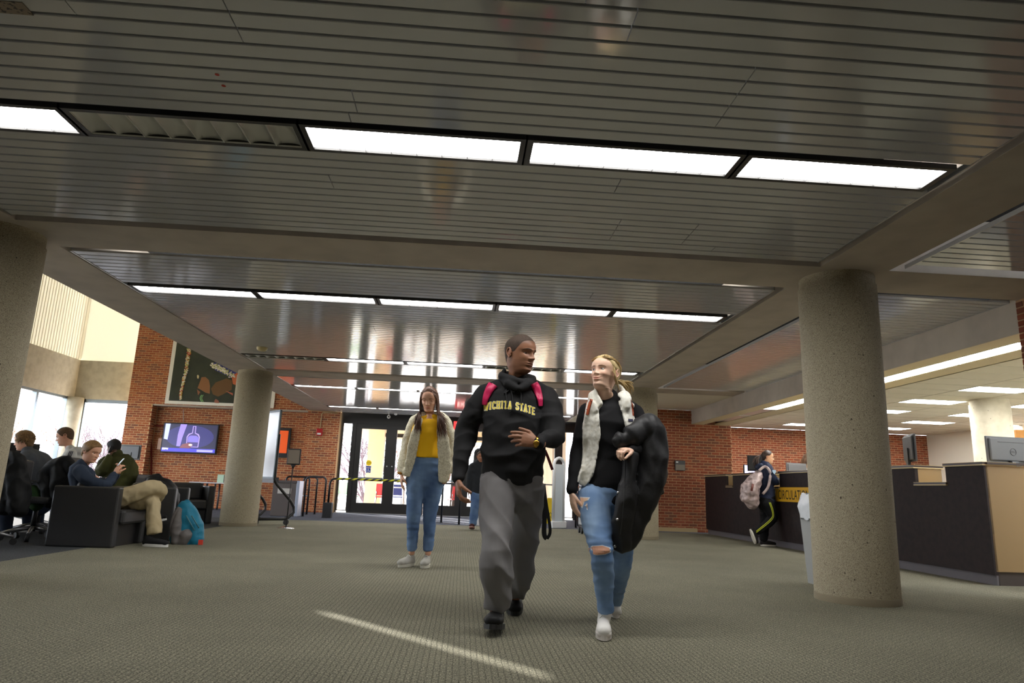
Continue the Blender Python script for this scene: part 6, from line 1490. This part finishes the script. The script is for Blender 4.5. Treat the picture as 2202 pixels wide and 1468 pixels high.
MB().tube([A(1619, 1040, -.21), A(1616, 1055, -.23)], [(.02, .006)]*2, 8).build('leather_tab', mat('brown_tab', srgb=(120, 64, 52), rough=.6), sb_)
# ---- staff member behind the desk
YS = 12.3; A = lambda x, y, d=0: at(x, y, YS+d)
sf = person('staff woman with brown hair behind the circulation desk', (A(1740, 1000).x, YS, 0))
garment('grey_top', sf, [([V((A(1740, 1000).x, YS, .75)), A(1740, 1040), A(1740, 1018), A(1742, 1008)], [(.16, .12), (.17, .12), (.16, .11), (.06, .06)], X)], fabric('sand_top', (176, 166, 150)), voxel=.018, fold=.006)
garment('trousers', sf, [([V((A(1740, 1000).x-.09, YS, .1)), V((A(1740, 1000).x-.09, YS, .8))], [.07, .09]), ([V((A(1740, 1000).x+.09, YS, .1)), V((A(1740, 1000).x+.09, YS, .8))], [.07, .09])], pant, voxel=.025, fold=0)
for dx in (-.09, .09): shoe(sf, (A(1740, 1000).x+dx, YS+.1, .003), (A(1740, 1000).x+dx, YS-.15, .003), csh, csl, w_=.045)
H6 = Head(A(1736, 973), A(1741, 1003), V((.75, -.55, -.25)), hh=.22)
simple_body(sf, MATS['skin_tan'], H6, A(1741, 1012), hv=.007)
h6m = hair_mat('hair_chestnut', (70, 48, 34), (112, 82, 58), .45, (60, 60, 12)); c6 = H6.cap(hairline(.84, .78, .6, .42, .12), .045, .12); rn = random.Random(4)
for i in range(70):
    a = rn.uniform(-2.8, 2.8); a = a if abs(a) > 1.1 else math.copysign(1.1, a); x, y, z = H6.ring(a, rn.uniform(.7, .92)); p = H6.P(x*1.1, y*1.1, z); x2, y2, _ = H6.ring(a, .4); e_ = H6.P(x2*1.5, y2*1.3, -.18+rn.uniform(-.1, .1))
    lock(c6, [p, H6.P(x2*1.25, y2*1.2, .4), e_], .012, .5, 6)
c6.build('hair', h6m, sf)
# ================================================================== THE READING AREA
def sit(a, rz): return a
# ---- young man with the phone in the near armchair, facing right
YP = 8.42; A = lambda x, y, d=0: at(x, y, YP+d)
ym = person('young man in a navy sweatshirt and khakis reading his phone', (A(200, 1050).x, YP, 0))
nav = fabric('navy_sweat', (46, 56, 72)); khaki = fabric('khaki_cotton', (176, 160, 126))
garment('sweatshirt', ym, [([A(190, 1072), A(182, 1045), A(176, 1020), A(174, 1005), A(177, 997)], [(.12, .17), (.125, .18), (.12, .18), (.10, .15), (.06, .07)], X),
        ([A(172, 1012, -.17), A(186, 1030, -.22), A(216, 1042, -.24), A(230, 1040, -.2), A(245, 1022, -.12)], [.075, .068, .06, .055, .042]), ([A(176, 1012, .16), A(200, 1035, .2), A(236, 1036, .1), A(250, 1020, .0)], [.075, .068, .058, .04])], nav, voxel=.010, fold=.008, seed=1)
garment('khakis', ym, [([A(200, 1078, 0), A(225, 1078, 0)], [(.13, .17), (.13, .17)], Yv), ([A(235, 1080, -.09), A(285, 1062, -.08), A(328, 1047, -.02), A(346, 1055, .08)], [.105, .10, .082, .07]), ([A(345, 1055, .08), A(330, 1082, .25), A(318, 1108, .4)], [.07, .068, .055]),
        ([A(240, 1084, .1), A(300, 1078, .06), A(326, 1078, .02), A(330, 1108, -.02), A(332, 1148, -.04)], [.10, .095, .078, .078, .080], None, 1)], khaki, voxel=.010, fold=.012, fr=(8, 8, 8), seed=6)
H7 = Head(A(193, 945), A(199, 994), V((.93, -.24, -.28)), hh=.235, wide=.97)
tr_ = MB(); basic_trunk(tr_, A(176, 1003), A(190, 1070), ((A(172, 1012, -.15), A(216, 1042, -.2), A(245, 1022, -.12)), (A(176, 1012, .15), A(220, 1036, .15), A(250, 1020, 0))), ((A(235, 1082, -.08), A(328, 1050, -.02), A(345, 1055, .08)), (A(240, 1084, .1), A(326, 1080, .02), A(331, 1140, -.04))), r=(.10, .1))
simple_body(ym, skin_mat('skin_light', (222, 168, 138)), H7, A(172, 1003), [(A(246, 1020, -.12), A(258, 996, -.06)-A(246, 1020, -.12), (.4, .9, 0), (.9, 0, .3), dict(size=.18, curl=(.5, .5, .5, .5))), (A(250, 1019, .0), A(260, 998, -.03)-A(250, 1019, 0), (-.2, -.9, .2), (.8, 0, .3), dict(size=.18, curl=(.5, .5, .5, .5)))], tr_, lid=.6, hv=.005)
H7.eyes(ym, look=H7.F-Z*.3); h7 = hair_mat('hair_light_brown', (96, 72, 44), (150, 116, 74), .55, (60, 60, 60)); H7.brows(ym, h7, .01)
c7 = H7.cap(hairline(.80, .72, .46, .38, .10), .05, .08, extra=lambda a, z: .03*max(0, z-.5)*(1 if a < 1.6 else .6)); rn = random.Random(8)
for i in range(90):
    a = math.copysign(rn.uniform(1.25, 3.1), rn.random()-.5); z = rn.uniform(.55, .95); x, y, z = H7.ring(a, z); p = H7.P(x*1.1, y*1.1, z+.03); x2, y2, z2 = H7.ring(a+rn.uniform(-.1, .5), max(.42, z-.28)); lock(c7, [p, mid(p, H7.P(x2*1.16, y2*1.16, z2))+H7.U*.008, H7.P(x2*1.14, y2*1.12, z2)], .008, .4, 6)
c7.build('hair', h7, ym)
p = A(331, 1150, -.04); shoe(ym, (p.x-.10, YP-.06, .003), (p.x+.195, YP-.1, .003), fabric('black_trainer', (30, 30, 32)), mat('white_sole', srgb=(220, 220, 216), rough=.5), w_=.05, hi=.10, sole_h=.03)
p = A(316, 1110, .45); shoe(ym, p+V((-.02, .05, -.10)), p+V((.2, .1, -.04)), MATS['black_trainer'], MATS['white_sole'], w_=.05, hi=.10)
ph = thing('smartphone', 'smartphone held by the young man in the armchair', 'phone', A(259, 993, -.06)); c = A(260, 993, -.055)
MB().obox(c, V((.012, .02, .03)).normalized()*.055, V((-.5, .85, 0)).normalized()*.03, V((.8, .35, -.5)).normalized()*.004, .002).build('phone_case', mat('phone_pale', srgb=(200, 204, 206), rough=.3), ph)
MB().obox(c+V((-.8, -.35, .5)).normalized()*.0045, V((.012, .02, .03)).normalized()*.05, V((-.5, .85, 0)).normalized()*.027, V((.8, .35, -.5)).normalized()*.0008).build('phone_screen', emis('phone_glow', (150, 170, 190), .5), ph)
# ---- man in the grey t-shirt at the computers, facing left
YG = 9.3; A = lambda x, y, d=0: at(x, y, YG+d)
gm = person('broad man in a dark grey t-shirt at the computers', (A(70, 1050).x, YG, 0)); gts = fabric('grey_tee', (74, 78, 84))
garment('grey_tshirt', gm, [([A(84, 1052), A(78, 1025), A(70, 1000), A(64, 982), A(60, 970)], [(.22, .22), (.24, .25), (.22, .24), (.16, .2), (.07, .08)], X), ([A(58, 985, -.2), A(44, 1003, -.26), A(28, 1022, -.25)], [.10, .095, .085]), ([A(62, 985, .2), A(40, 1003, .26), A(25, 1018, .25)], [.10, .095, .085])], gts, voxel=.012, fold=.008)
garment('dark_jeans', gm, [([A(88, 1062), A(80, 1075)], [(.2, .2), (.2, .2)], X), ([A(80, 1075, -.12), A(20, 1078, -.16), A(14, 1140, -.16)], [.11, .09, .06]), ([A(80, 1075, .12), A(20, 1078, .16), A(14, 1140, .16)], [.11, .09, .06])], fabric('dark_denim', (44, 54, 72)), voxel=.018, fold=.008)
for d in (-.16, .16): p = A(14, 1146, d); shoe(gm, (p.x+.05, p.y, .003), (p.x-.2, p.y, .003), MATS['black_trainer'], MATS['white_sole'], w_=.05)
H8 = Head(A(60, 926), A(46, 966), V((-.95, -.12, -.28)), hh=.235, wide=1.04, jaw=1.08)
tr_ = MB(); tr_.tube([A(58, 985, -.2), A(44, 1003, -.26), A(30, 1022, -.25), A(6, 1020, -.15)], [.055, .05, .045, .03], 10, round_=True); tr_.tube([A(58, 985, .1), A(44, 1003, .2), A(28, 1020, .25), A(6, 1020, .15)], [.055, .05, .045, .03], 10, round_=True)
simple_body(gm, MATS['skin_light'], H8, A(64, 976), [(A(4, 1020, -.13), (-1, .1, 0), (0, 0, -1), (0, 1, 0))], tr_, hv=.008)
h8 = hair_mat('hair_dark_blond', (92, 68, 42), (140, 108, 66), .55, (60, 60, 60)); c8 = H8.cap(hairline(.80, .70, .42, .34, .02), .07, .10); rn = random.Random(9)
for i in range(70):
    a = math.copysign(rn.uniform(1.3, 3.1), rn.random()-.5); x, y, z = H8.ring(a, rn.uniform(.5, .92)); p = H8.P(x*1.15, y*1.15, z+.02); x2, y2, z2 = H8.ring(a+rn.uniform(-.2, .3), max(.2, z-.3)); lock(c8, [p, mid(p, H8.P(x2*1.2, y2*1.2, z2)), H8.P(x2*1.2, y2*1.2, z2)], .012, .4, 6)
c8.build('hair', h8, gm)
gl = MB()
for sg in (-1, 1):
    c, r = H8.eye(sg); c = c+H8.F*.018; gl.tube([c+(H8.S*math.cos(a)*1.25+H8.U*math.sin(a))*.02 for a in [2*math.pi*k/14 for k in range(14)]], .002, 5, closed=True); gl.tube([c+H8.S*(sg*.022), H8.P(sg*.33, -.02, .5)], .002, 5)
gl.build('glasses', blk, gm)
# ---- man in the pale hoodie
YH = 9.9; A = lambda x, y, d=0: at(x, y, YH+d)
pm_ = person('man in a pale grey striped hoodie behind the young man with the phone', (A(155, 1050).x, YH, 0)); pg = fabric('pale_grey_fleece', (196, 196, 192))
garment('pale_hoodie', pm_, [([V((A(160, 1040).x, YH, .6)), A(160, 1030), A(157, 1005), A(153, 980), A(151, 966)], [(.16, .18), (.15, .19), (.14, .2), (.11, .17), (.06, .07)], X), ([A(152, 978, -.18), A(142, 1000, -.22), A(128, 1015, -.18)], [.075, .07, .05]), ([A(152, 978, .18), A(140, 1000, .2), A(128, 1012, .15)], [.075, .07, .05]), ([A(160, 968, -.1), A(170, 970, 0), A(160, 968, .1)], [.05, .06, .05])], pg, voxel=.013, fold=.008)
for o in (0, .02, .04): MB().tube(smooth_path([A(150, 970, -.24)+V((o, 0, 0)), A(144, 985, -.28)+V((o, 0, 0)), A(138, 1002, -.295)+V((o*.8, 0, 0))], 4), [(.006, .004)]*9, 6).build('sleeve_stripe', mat('stripe_navy', srgb=(40, 40, 60), rough=.7), pm_)
garment('trousers', pm_, [([V((A(158, 1060).x, YH-.1, .52)), V((A(158, 1060).x-.45, YH-.12, .52)), V((A(158, 1060).x-.45, YH-.12, .08))], [.1, .085, .06]), ([V((A(158, 1060).x, YH+.1, .52)), V((A(158, 1060).x-.45, YH+.12, .52)), V((A(158, 1060).x-.45, YH+.12, .08))], [.1, .085, .06])], MATS['dark_denim'], voxel=.02, fold=0)
for d in (-.12, .12): p = V((A(158, 1060).x-.45, YH+d, 0)); shoe(pm_, p+V((.06, 0, .003)), p+V((-.2, 0, .003)), MATS['black_trainer'], MATS['white_sole'], w_=.05)
H9 = Head(A(146, 916), A(136, 958), V((-.93, -.2, -.34)), hh=.235, wide=.98)
simple_body(pm_, MATS['skin_light'], H9, A(152, 972), [(A(127, 1015, -.17), (-1, .1, -.1), (0, 0, -1), (0, 1, 0))], hv=.008)
H9.eyes(pm_, look=H9.F-Z*.3); h9 = hair_mat('hair_mid_brown', (76, 56, 38), (120, 92, 62), .6, (120, 120, 120)); H9.brows(pm_, h9, .01)
c9 = H9.cap(hairline(.80, .72, .48, .40, .16), .022, .05, extra=lambda a, z: .06*max(0, z-.72)); c9.build('hair', h9, pm_)
# ---- man in the olive parka with a phone at his ear
YO = 11.0; A = lambda x, y, d=0: at(x, y, YO+d)
om = person('man in an olive parka holding a phone to his ear', (A(255, 1050).x, YO, 0)); oli = fabric('olive_parka', (74, 76, 40), noise_col=(5, lin((58, 60, 32)), .4, .7))
garment('olive_parka', om, [([A(258, 1052), A(258, 1025), A(255, 1000), A(250, 984), A(250, 978)], [(.23, .2), (.24, .2), (.22, .18), (.15, .14), (.09, .09)], X), ([A(226, 992, -.05), A(216, 1012, -.1), A(222, 1008, -.2), A(232, 984, -.18)], [.085, .08, .075, .05]), ([A(276, 994, .05), A(286, 1018, .05), A(270, 1036, -.12), A(250, 1038, -.1)], [.085, .085, .07, .05]),
        ([A(238, 982, .06), A(262, 986, .12), A(272, 984, .02)], [.06, .075, .06])], oli, voxel=.013, fold=.013, fr=(7, 7, 7))
garment('trousers', om, [([A(250, 1056, -.1), V((A(215, 1060).x, YO-.1, .5)), V((A(215, 1060).x, YO-.1, .08))], [.1, .085, .06]), ([A(250, 1056, .1), V((A(215, 1060).x, YO+.1, .5)), V((A(215, 1060).x, YO+.1, .08))], [.1, .085, .06])], MATS['dark_denim'], voxel=.02, fold=0)
for d in (-.1, .1): p = V((A(215, 1060).x, YO+d, 0)); shoe(om, p+V((.06, 0, .003)), p+V((-.2, 0, .003)), MATS['black_trainer'], MATS['white_sole'], w_=.05)
H10 = Head(A(248, 943), A(243, 978), V((-.85, .40, -.2)), hh=.23)
simple_body(om, skin_mat('skin_deep', (96, 66, 50)), H10, A(249, 986), [(A(232, 984, -.17), (.05, .06, .16), (.6, .75, 0), (0, .6, .4), dict(curl=(.3, .35, .4, .45), size=.19)), (A(250, 1038, -.12), (-1, -.2, 0), (0, 1, 0), (0, 0, 1))], hv=.006)
H10.cap(hairline(.80, .72, .44, .34, .10), .045, .06).build('hair', hair_mat('hair_black_curly', (14, 13, 13), (34, 31, 30), .7, (200, 200, 200)), om)
c = A(238, 966, -.14); MB().obox(c, V((.012, .0, .05)), V((.012, .022, 0)), V((.004, -.003, 0))).build('mobile_phone', blkpl, label='dark phone at the ear of the man in the olive parka', cat='phone')
# ---- seats
def task_chair(label, x, y, rz, h=.47, back=.98):
    r = thing('task_chair', label, 'chair', (x, y, 0), rz, group='black task chairs at the computers')
    for k in range(5):
        a = 2*math.pi*k/5; d = V((math.cos(a), math.sin(a), 0)); lg = MB().tube([V((0, 0, .14)), d*.16+Z*.12, d*.3+Z*.085], [.025, .022, .016], 8); o = local('base_leg', lg, mat('chair_steel', (.3, .3, .31), rough=.35, metal=.8), r)
        t = V((-d.y, d.x, 0)); w_ = MB(); w_.cyl(d*.3+Z*.035-t*.02, d*.3+Z*.035+t*.02, .035, 14); c = local('caster', w_, blkpl, o)
    local('gas_column', MB().cyl((0, 0, .1), (0, 0, h-.04), .028, 12), blkpl, r)
    local('seat', MB().box((-.23, -.24, h-.05), (.23, .24, h+.03), .03), darkgrey, r)
    sp = MB().tube([(-.2, 0, h-.02), (-.27, 0, h+.05), (-.28, 0, h+.2)], [(.03, .012)]*3, 8); local('back_post', sp, blkpl, r)
    local('backrest', MB().box((-.30, -.22, h+.12), (-.25, .22, back), .025), darkgrey, r)
    for s_ in (-1, 1): local('armrest', MB().tube([(0, s_*.25, h-.02), (.0, s_*.28, h+.18), (.12, s_*.28, h+.2), (-.12, s_*.28, h+.2)], .016, 8), blkpl, r)
    return r
x6 = at(88, 1060, 9.3).x
task_chair('black task chair carrying the man in the dark grey t-shirt', x6+.02, 9.3, math.pi)
task_chair('black task chair draped with a dark jacket at the left edge', -5.08, 7.95, math.radians(170), back=.9)
task_chair('black task chair with a black coat over its back behind the armchair', -5.0, 8.72, math.radians(5), back=.92)
task_chair('black task chair under the man in the pale hoodie', at(160, 1060, 9.9).x, 9.9, math.pi, h=.42, back=.62)
bkc = fabric('black_coat', (22, 23, 24), rough=.7)
def draped(label, pts, rad, seed, m_=None):
    r = thing('coat', label, 'coat', pts[-1][0]); q = garment('coat_cloth', r, list(zip(pts, rad)), m_ or bkc, voxel=.012, fold=.018, fr=(7, 7, 7), seed=seed); return r
A = lambda x, y, d=0: at(x, y, 7.78+d)
draped('dark jacket hanging over the chair at the left edge', [[A(2, 996), A(26, 992), A(34, 1010), A(40, 1050), A(40, 1094)], [A(2, 1000), A(8, 1040), A(12, 1090)]], [[(.05, .1), (.08, .12), (.1, .12), (.13, .1), (.12, .08)], [(.1, .1), (.12, .1), (.12, .08)]], 3)
A = lambda x, y, d=0: at(x, y, 8.62+d)
draped('black coat slung over the chair behind the armchair', [[A(100, 1020), A(120, 1000), A(142, 994), A(150, 1010)], [A(95, 1022), A(102, 1045), A(106, 1080)], [A(128, 1010), A(130, 1045), A(132, 1085)]], [[.07, .09, .08, .07], [.08, .08, .06], [.1, .11, .08]], 5)
g = thing('green_bag', 'dark green bag hanging below the black coat', 'bag', A(80, 1080)); garment('bag_cloth', g, [([A(72, 1052), A(78, 1070), A(80, 1086)], [.05, .075, .07])], fabric('dark_green', (36, 62, 30)), voxel=.014, fold=.012)
sh = thing('shell_chair', 'grey plastic shell chair under the man in the olive parka', 'chair', (at(262, 1050, 11.05).x, 11.05, 0)); c = at(262, 1050, 11.05)
MB().tube(smooth_path([(c.x-.22, 11.05, .45), (c.x+.1, 11.05, .43), (c.x+.24, 11.05, .52), (c.x+.30, 11.05, .8)], 4), [(.22, .012)]*13, 14, hint=Yv).build('shell', mat('shell_grey', (.05, .05, .055), rough=.4), sh)
for dx in (-.18, .2):
    for dy in (-.18, .18): MB().cyl((c.x+dx*.8, 11.05+dy*.8, .44), (c.x+dx*1.1, 11.05+dy*1.2, 0), .011, 8).build('leg', steel, sh)
# ---- computer table and monitors
def ctable(label, x0, x1, y0, y1):
    t = thing('computer_table', label, 'table', ((x0+x1)/2, (y0+y1)/2, 0)); MB().box((x0, y0, .70), (x1, y1, .73), .006).build('table_top', mat('dark_laminate', (.03, .03, .032), rough=.4), t)
    for x in (x0+.05, x1-.05):
        for y in (y0+.05, y1-.05): MB().box((x-.025, y-.025, 0), (x+.025, y+.025, .70)).build('leg', blk, t)
    MB().box((x0+.3, y0+.05, .3), (x0+.32, y1-.05, .70)).build('modesty_panel', blkpl, t)
ctable('long dark computer table before the left windows', -7.2, -6.25, 8.3, 12.6)
monitor('black monitor between the grey shirted and pale hooded men', (-6.42, 10.5, .73), math.radians(205), .52, .32, stand=.13, logo=True)
monitor('black monitor at the left edge beyond the grey shirted man', (-6.75, 9.5, .73), math.radians(80), .5, .32, stand=.14)
monitor('black monitor before the face of the grey shirted man', (-6.78, 10.0, .73), math.radians(100), .5, .32, stand=.14)
q = at(278, 975, 14.5); ctable('small dark table below the brick pier', q.x-.5, q.x+.5, 14.2, 14.9)
monitor('small dark grey monitor before the brick pier', (q.x, 14.55, .73), math.radians(172), .42, .3, stand=.36, back=greyback)
# ---- black bag on the armchair
A = lambda x, y, d=0: at(x, y, 9.4+d)
bb_ = thing('duffel_bag', 'black bag lying on the second armchair', 'bag', A(350, 1085)); blb = fabric('black_nylon', (26, 26, 28), rough=.5)
garment('bag_body', bb_, [([A(330, 1040), A(350, 1046), A(362, 1062), A(366, 1080)], [(.09, .14), (.11, .16), (.12, .17), (.09, .15)], X), ([A(340, 1078), A(370, 1078)], [.09, .08]), ([A(318, 1030), A(336, 1028), A(346, 1036)], [.04, .06, .05])], blb, voxel=.012, fold=.014)
MB().tube(smooth_path([A(345, 1085, -.2), A(362, 1078, -.2), A(370, 1064, -.18), A(366, 1050, -.17)], 4), .006, 6).build('zip_edge', mat('zip_grey', srgb=(90, 90, 92), rough=.5), bb_)
# ---- teal backpack on the floor
A = lambda x, y, d=0: at(x, y, 8.85+d)
tb2 = thing('backpack', 'teal and grey backpack standing on the carpet', 'backpack', A(400, 1168)); teal = fabric('teal_nylon', (28, 112, 140), rough=.5); gry = fabric('grey_nylon', (104, 100, 98), rough=.6)
garment('bag_body', tb2, [([A(397, 1163), A(400, 1140), A(402, 1110), A(398, 1090)], [(.17, .13), (.17, .13), (.14, .11), (.09, .08)], X), ([A(420, 1160), A(420, 1130), A(412, 1105)], [(.10, .12), (.09, .11), (.06, .08)], X)], teal, voxel=.010, fold=.009, fr=(8, 8, 8))
garment('front_panel', tb2, [([A(384, 1163, -.06), A(383, 1130, -.07), A(389, 1098, -.05)], [(.075, .11), (.07, .10), (.035, .07)], X), ([A(392, 1164, -.1), A(400, 1152, -.1)], [.07, .08])], gry, voxel=.010, fold=.008)
MB().tube(smooth_path([A(396, 1088), A(398, 1078), A(406, 1078), A(409, 1088)], 4), [(.016, .008)]*13, 8).build('haul_loop', teal, tb2)
MB().tube(smooth_path([A(386, 1090, -.1), A(374, 1110, -.12), A(368, 1135, -.12), A(372, 1160, -.1)], 4), [(.022, .01)]*13, 8).build('shoulder_strap', gry, tb2)
for a, b in (((400, 1108), (418, 1140)), ((412, 1108), (428, 1135))): MB().tube([A(*a, -.14), A(*b, -.14)], [(.008, .004)]*2, 6).build('cord', mat('cord_teal', srgb=(70, 120, 132), rough=.6), tb2)
MB().box(A(427, 1160, -.12), A(436, 1171, -.11)).build('hang_tag', mat('tag_red', srgb=(214, 66, 48), rough=.6), tb2)
# ================================================================== OUTDOOR THINGS
bark = mat('bare_twigs', srgb=(112, 98, 108), rough=.9)
def shrub(label, x, y, h, seed, n=130, m_=None):
    rnd = random.Random(seed); r = thing('bare_shrub', label, 'shrub', (x, y, -.02), group='leafless shrubs outside'); mb = MB()
    def br(p, d, L, rad, lv):
        q = p+d*L*.5+V((rnd.gauss(0, .05), rnd.gauss(0, .05), .02))*L; e = p+d*L; mb.tube([p, q, e], [rad, rad*.75, rad*.45], 4, smooth=False)
        if lv:
            for k in range(4 if lv > 1 else 3):
                nd = (d+V((rnd.gauss(0, .6), rnd.gauss(0, .6), rnd.gauss(.15, .4)))).normalized(); br(mid(q, e, rnd.random()), nd, L*rnd.uniform(.5, .75), rad*.55, lv-1)
    for k in range(n//10):
        d = V((rnd.gauss(0, .45), rnd.gauss(0, .45), 1)).normalized(); br(V((x+rnd.gauss(0, .15), y+rnd.gauss(0, .15), -.02)), d, h*rnd.uniform(.35, .55), .034, 3)
    mb.build('branches', m_ or bark, r, kind='stuff'); return r
tan = mat('dry_twigs', srgb=(140, 112, 92), rough=.9)
for i, (x, y, h, lb) in enumerate(((-14.2, 13.0, 2.8, 'nearest leafless shrub outside the left windows'), (-14.6, 15.6, 3.0, 'second leafless shrub outside the left windows'), (-14.2, 18.4, 2.8, 'third leafless shrub outside the left windows'), (-14.0, 21.2, 3.0, 'leafless shrub outside the window corner'), (-11.9, 23.8, 3.2, 'leafless shrub left outside the corner window'), (-9.3, 24.6, 3.2, 'leafless shrub right outside the corner window'), (-18.5, 18.0, 4.0, 'tall leafless shrub behind the others'), (-1.6, 30, 5.0, 'bare tree seen through the second door'), (-3.6, 28, 4.2, 'bare tree seen through the left sidelight'))):
    shrub(lb, x, y, h, i+1, 170, tan if i % 2 else bark)
def cafe_chair(label, x, y, rz, srgb):
    r = thing('cafe_chair', label, 'chair', (x, y, -.02), rz); m_ = mat('plastic_%d' % srgb[0], srgb=srgb, rough=.4)
    local('seat', MB().box((-.22, -.22, .43), (.22, .22, .46), .012), m_, r)
    local('backrest', MB().obox(V((0, .23, .66)), V((.22, 0, 0)), V((0, .012, 0)), V((0, .05, .17)), .01), m_, r)
    for sx in (-1, 1):
        for sy in (-1, 1): local('leg', MB().tube([(sx*.19, sy*.19, .43), (sx*.23, sy*.23, 0)], .012, 8), mat('chair_leg_grey', (.15, .15, .16), rough=.4, metal=.6), r)
        local('back_upright', MB().tube([(sx*.2, .2, .43), (sx*.2, .24, .6)], .011, 8), MATS['chair_leg_grey'], r)
cafe_chair('red cafe chair seen through the left door', -2.35, 21.3, math.radians(190), (206, 46, 52))
cafe_chair('green cafe chair seen through the left sidelight', -3.3, 20.9, math.radians(150), (130, 190, 160))
cafe_chair('blue cafe chair behind the red one outside', -2.0, 22.1, math.radians(20), (60, 80, 160))
cafe_chair('red cafe chair seen between the walking women', -.15, 21.6, math.radians(200), (196, 40, 46))
ct = thing('cafe_table', 'round white cafe table outside the left door', 'table', (-1.75, 21.6, -.02)); MB().lathe((-1.75, 21.6, .70), [(0, 0), (.4, 0), (.4, .03), (0, .03)], 28).build('table_top', white_m, ct); MB().cyl((-1.75, 21.6, -.02), (-1.75, 21.6, .7), .03, 12).build('pedestal', steel, ct); MB().lathe((-1.75, 21.6, -.02), [(.25, 0), (.24, .02), (.03, .04)], 24).build('foot', steel, ct)
bpy.data.scenes.remove(TS)
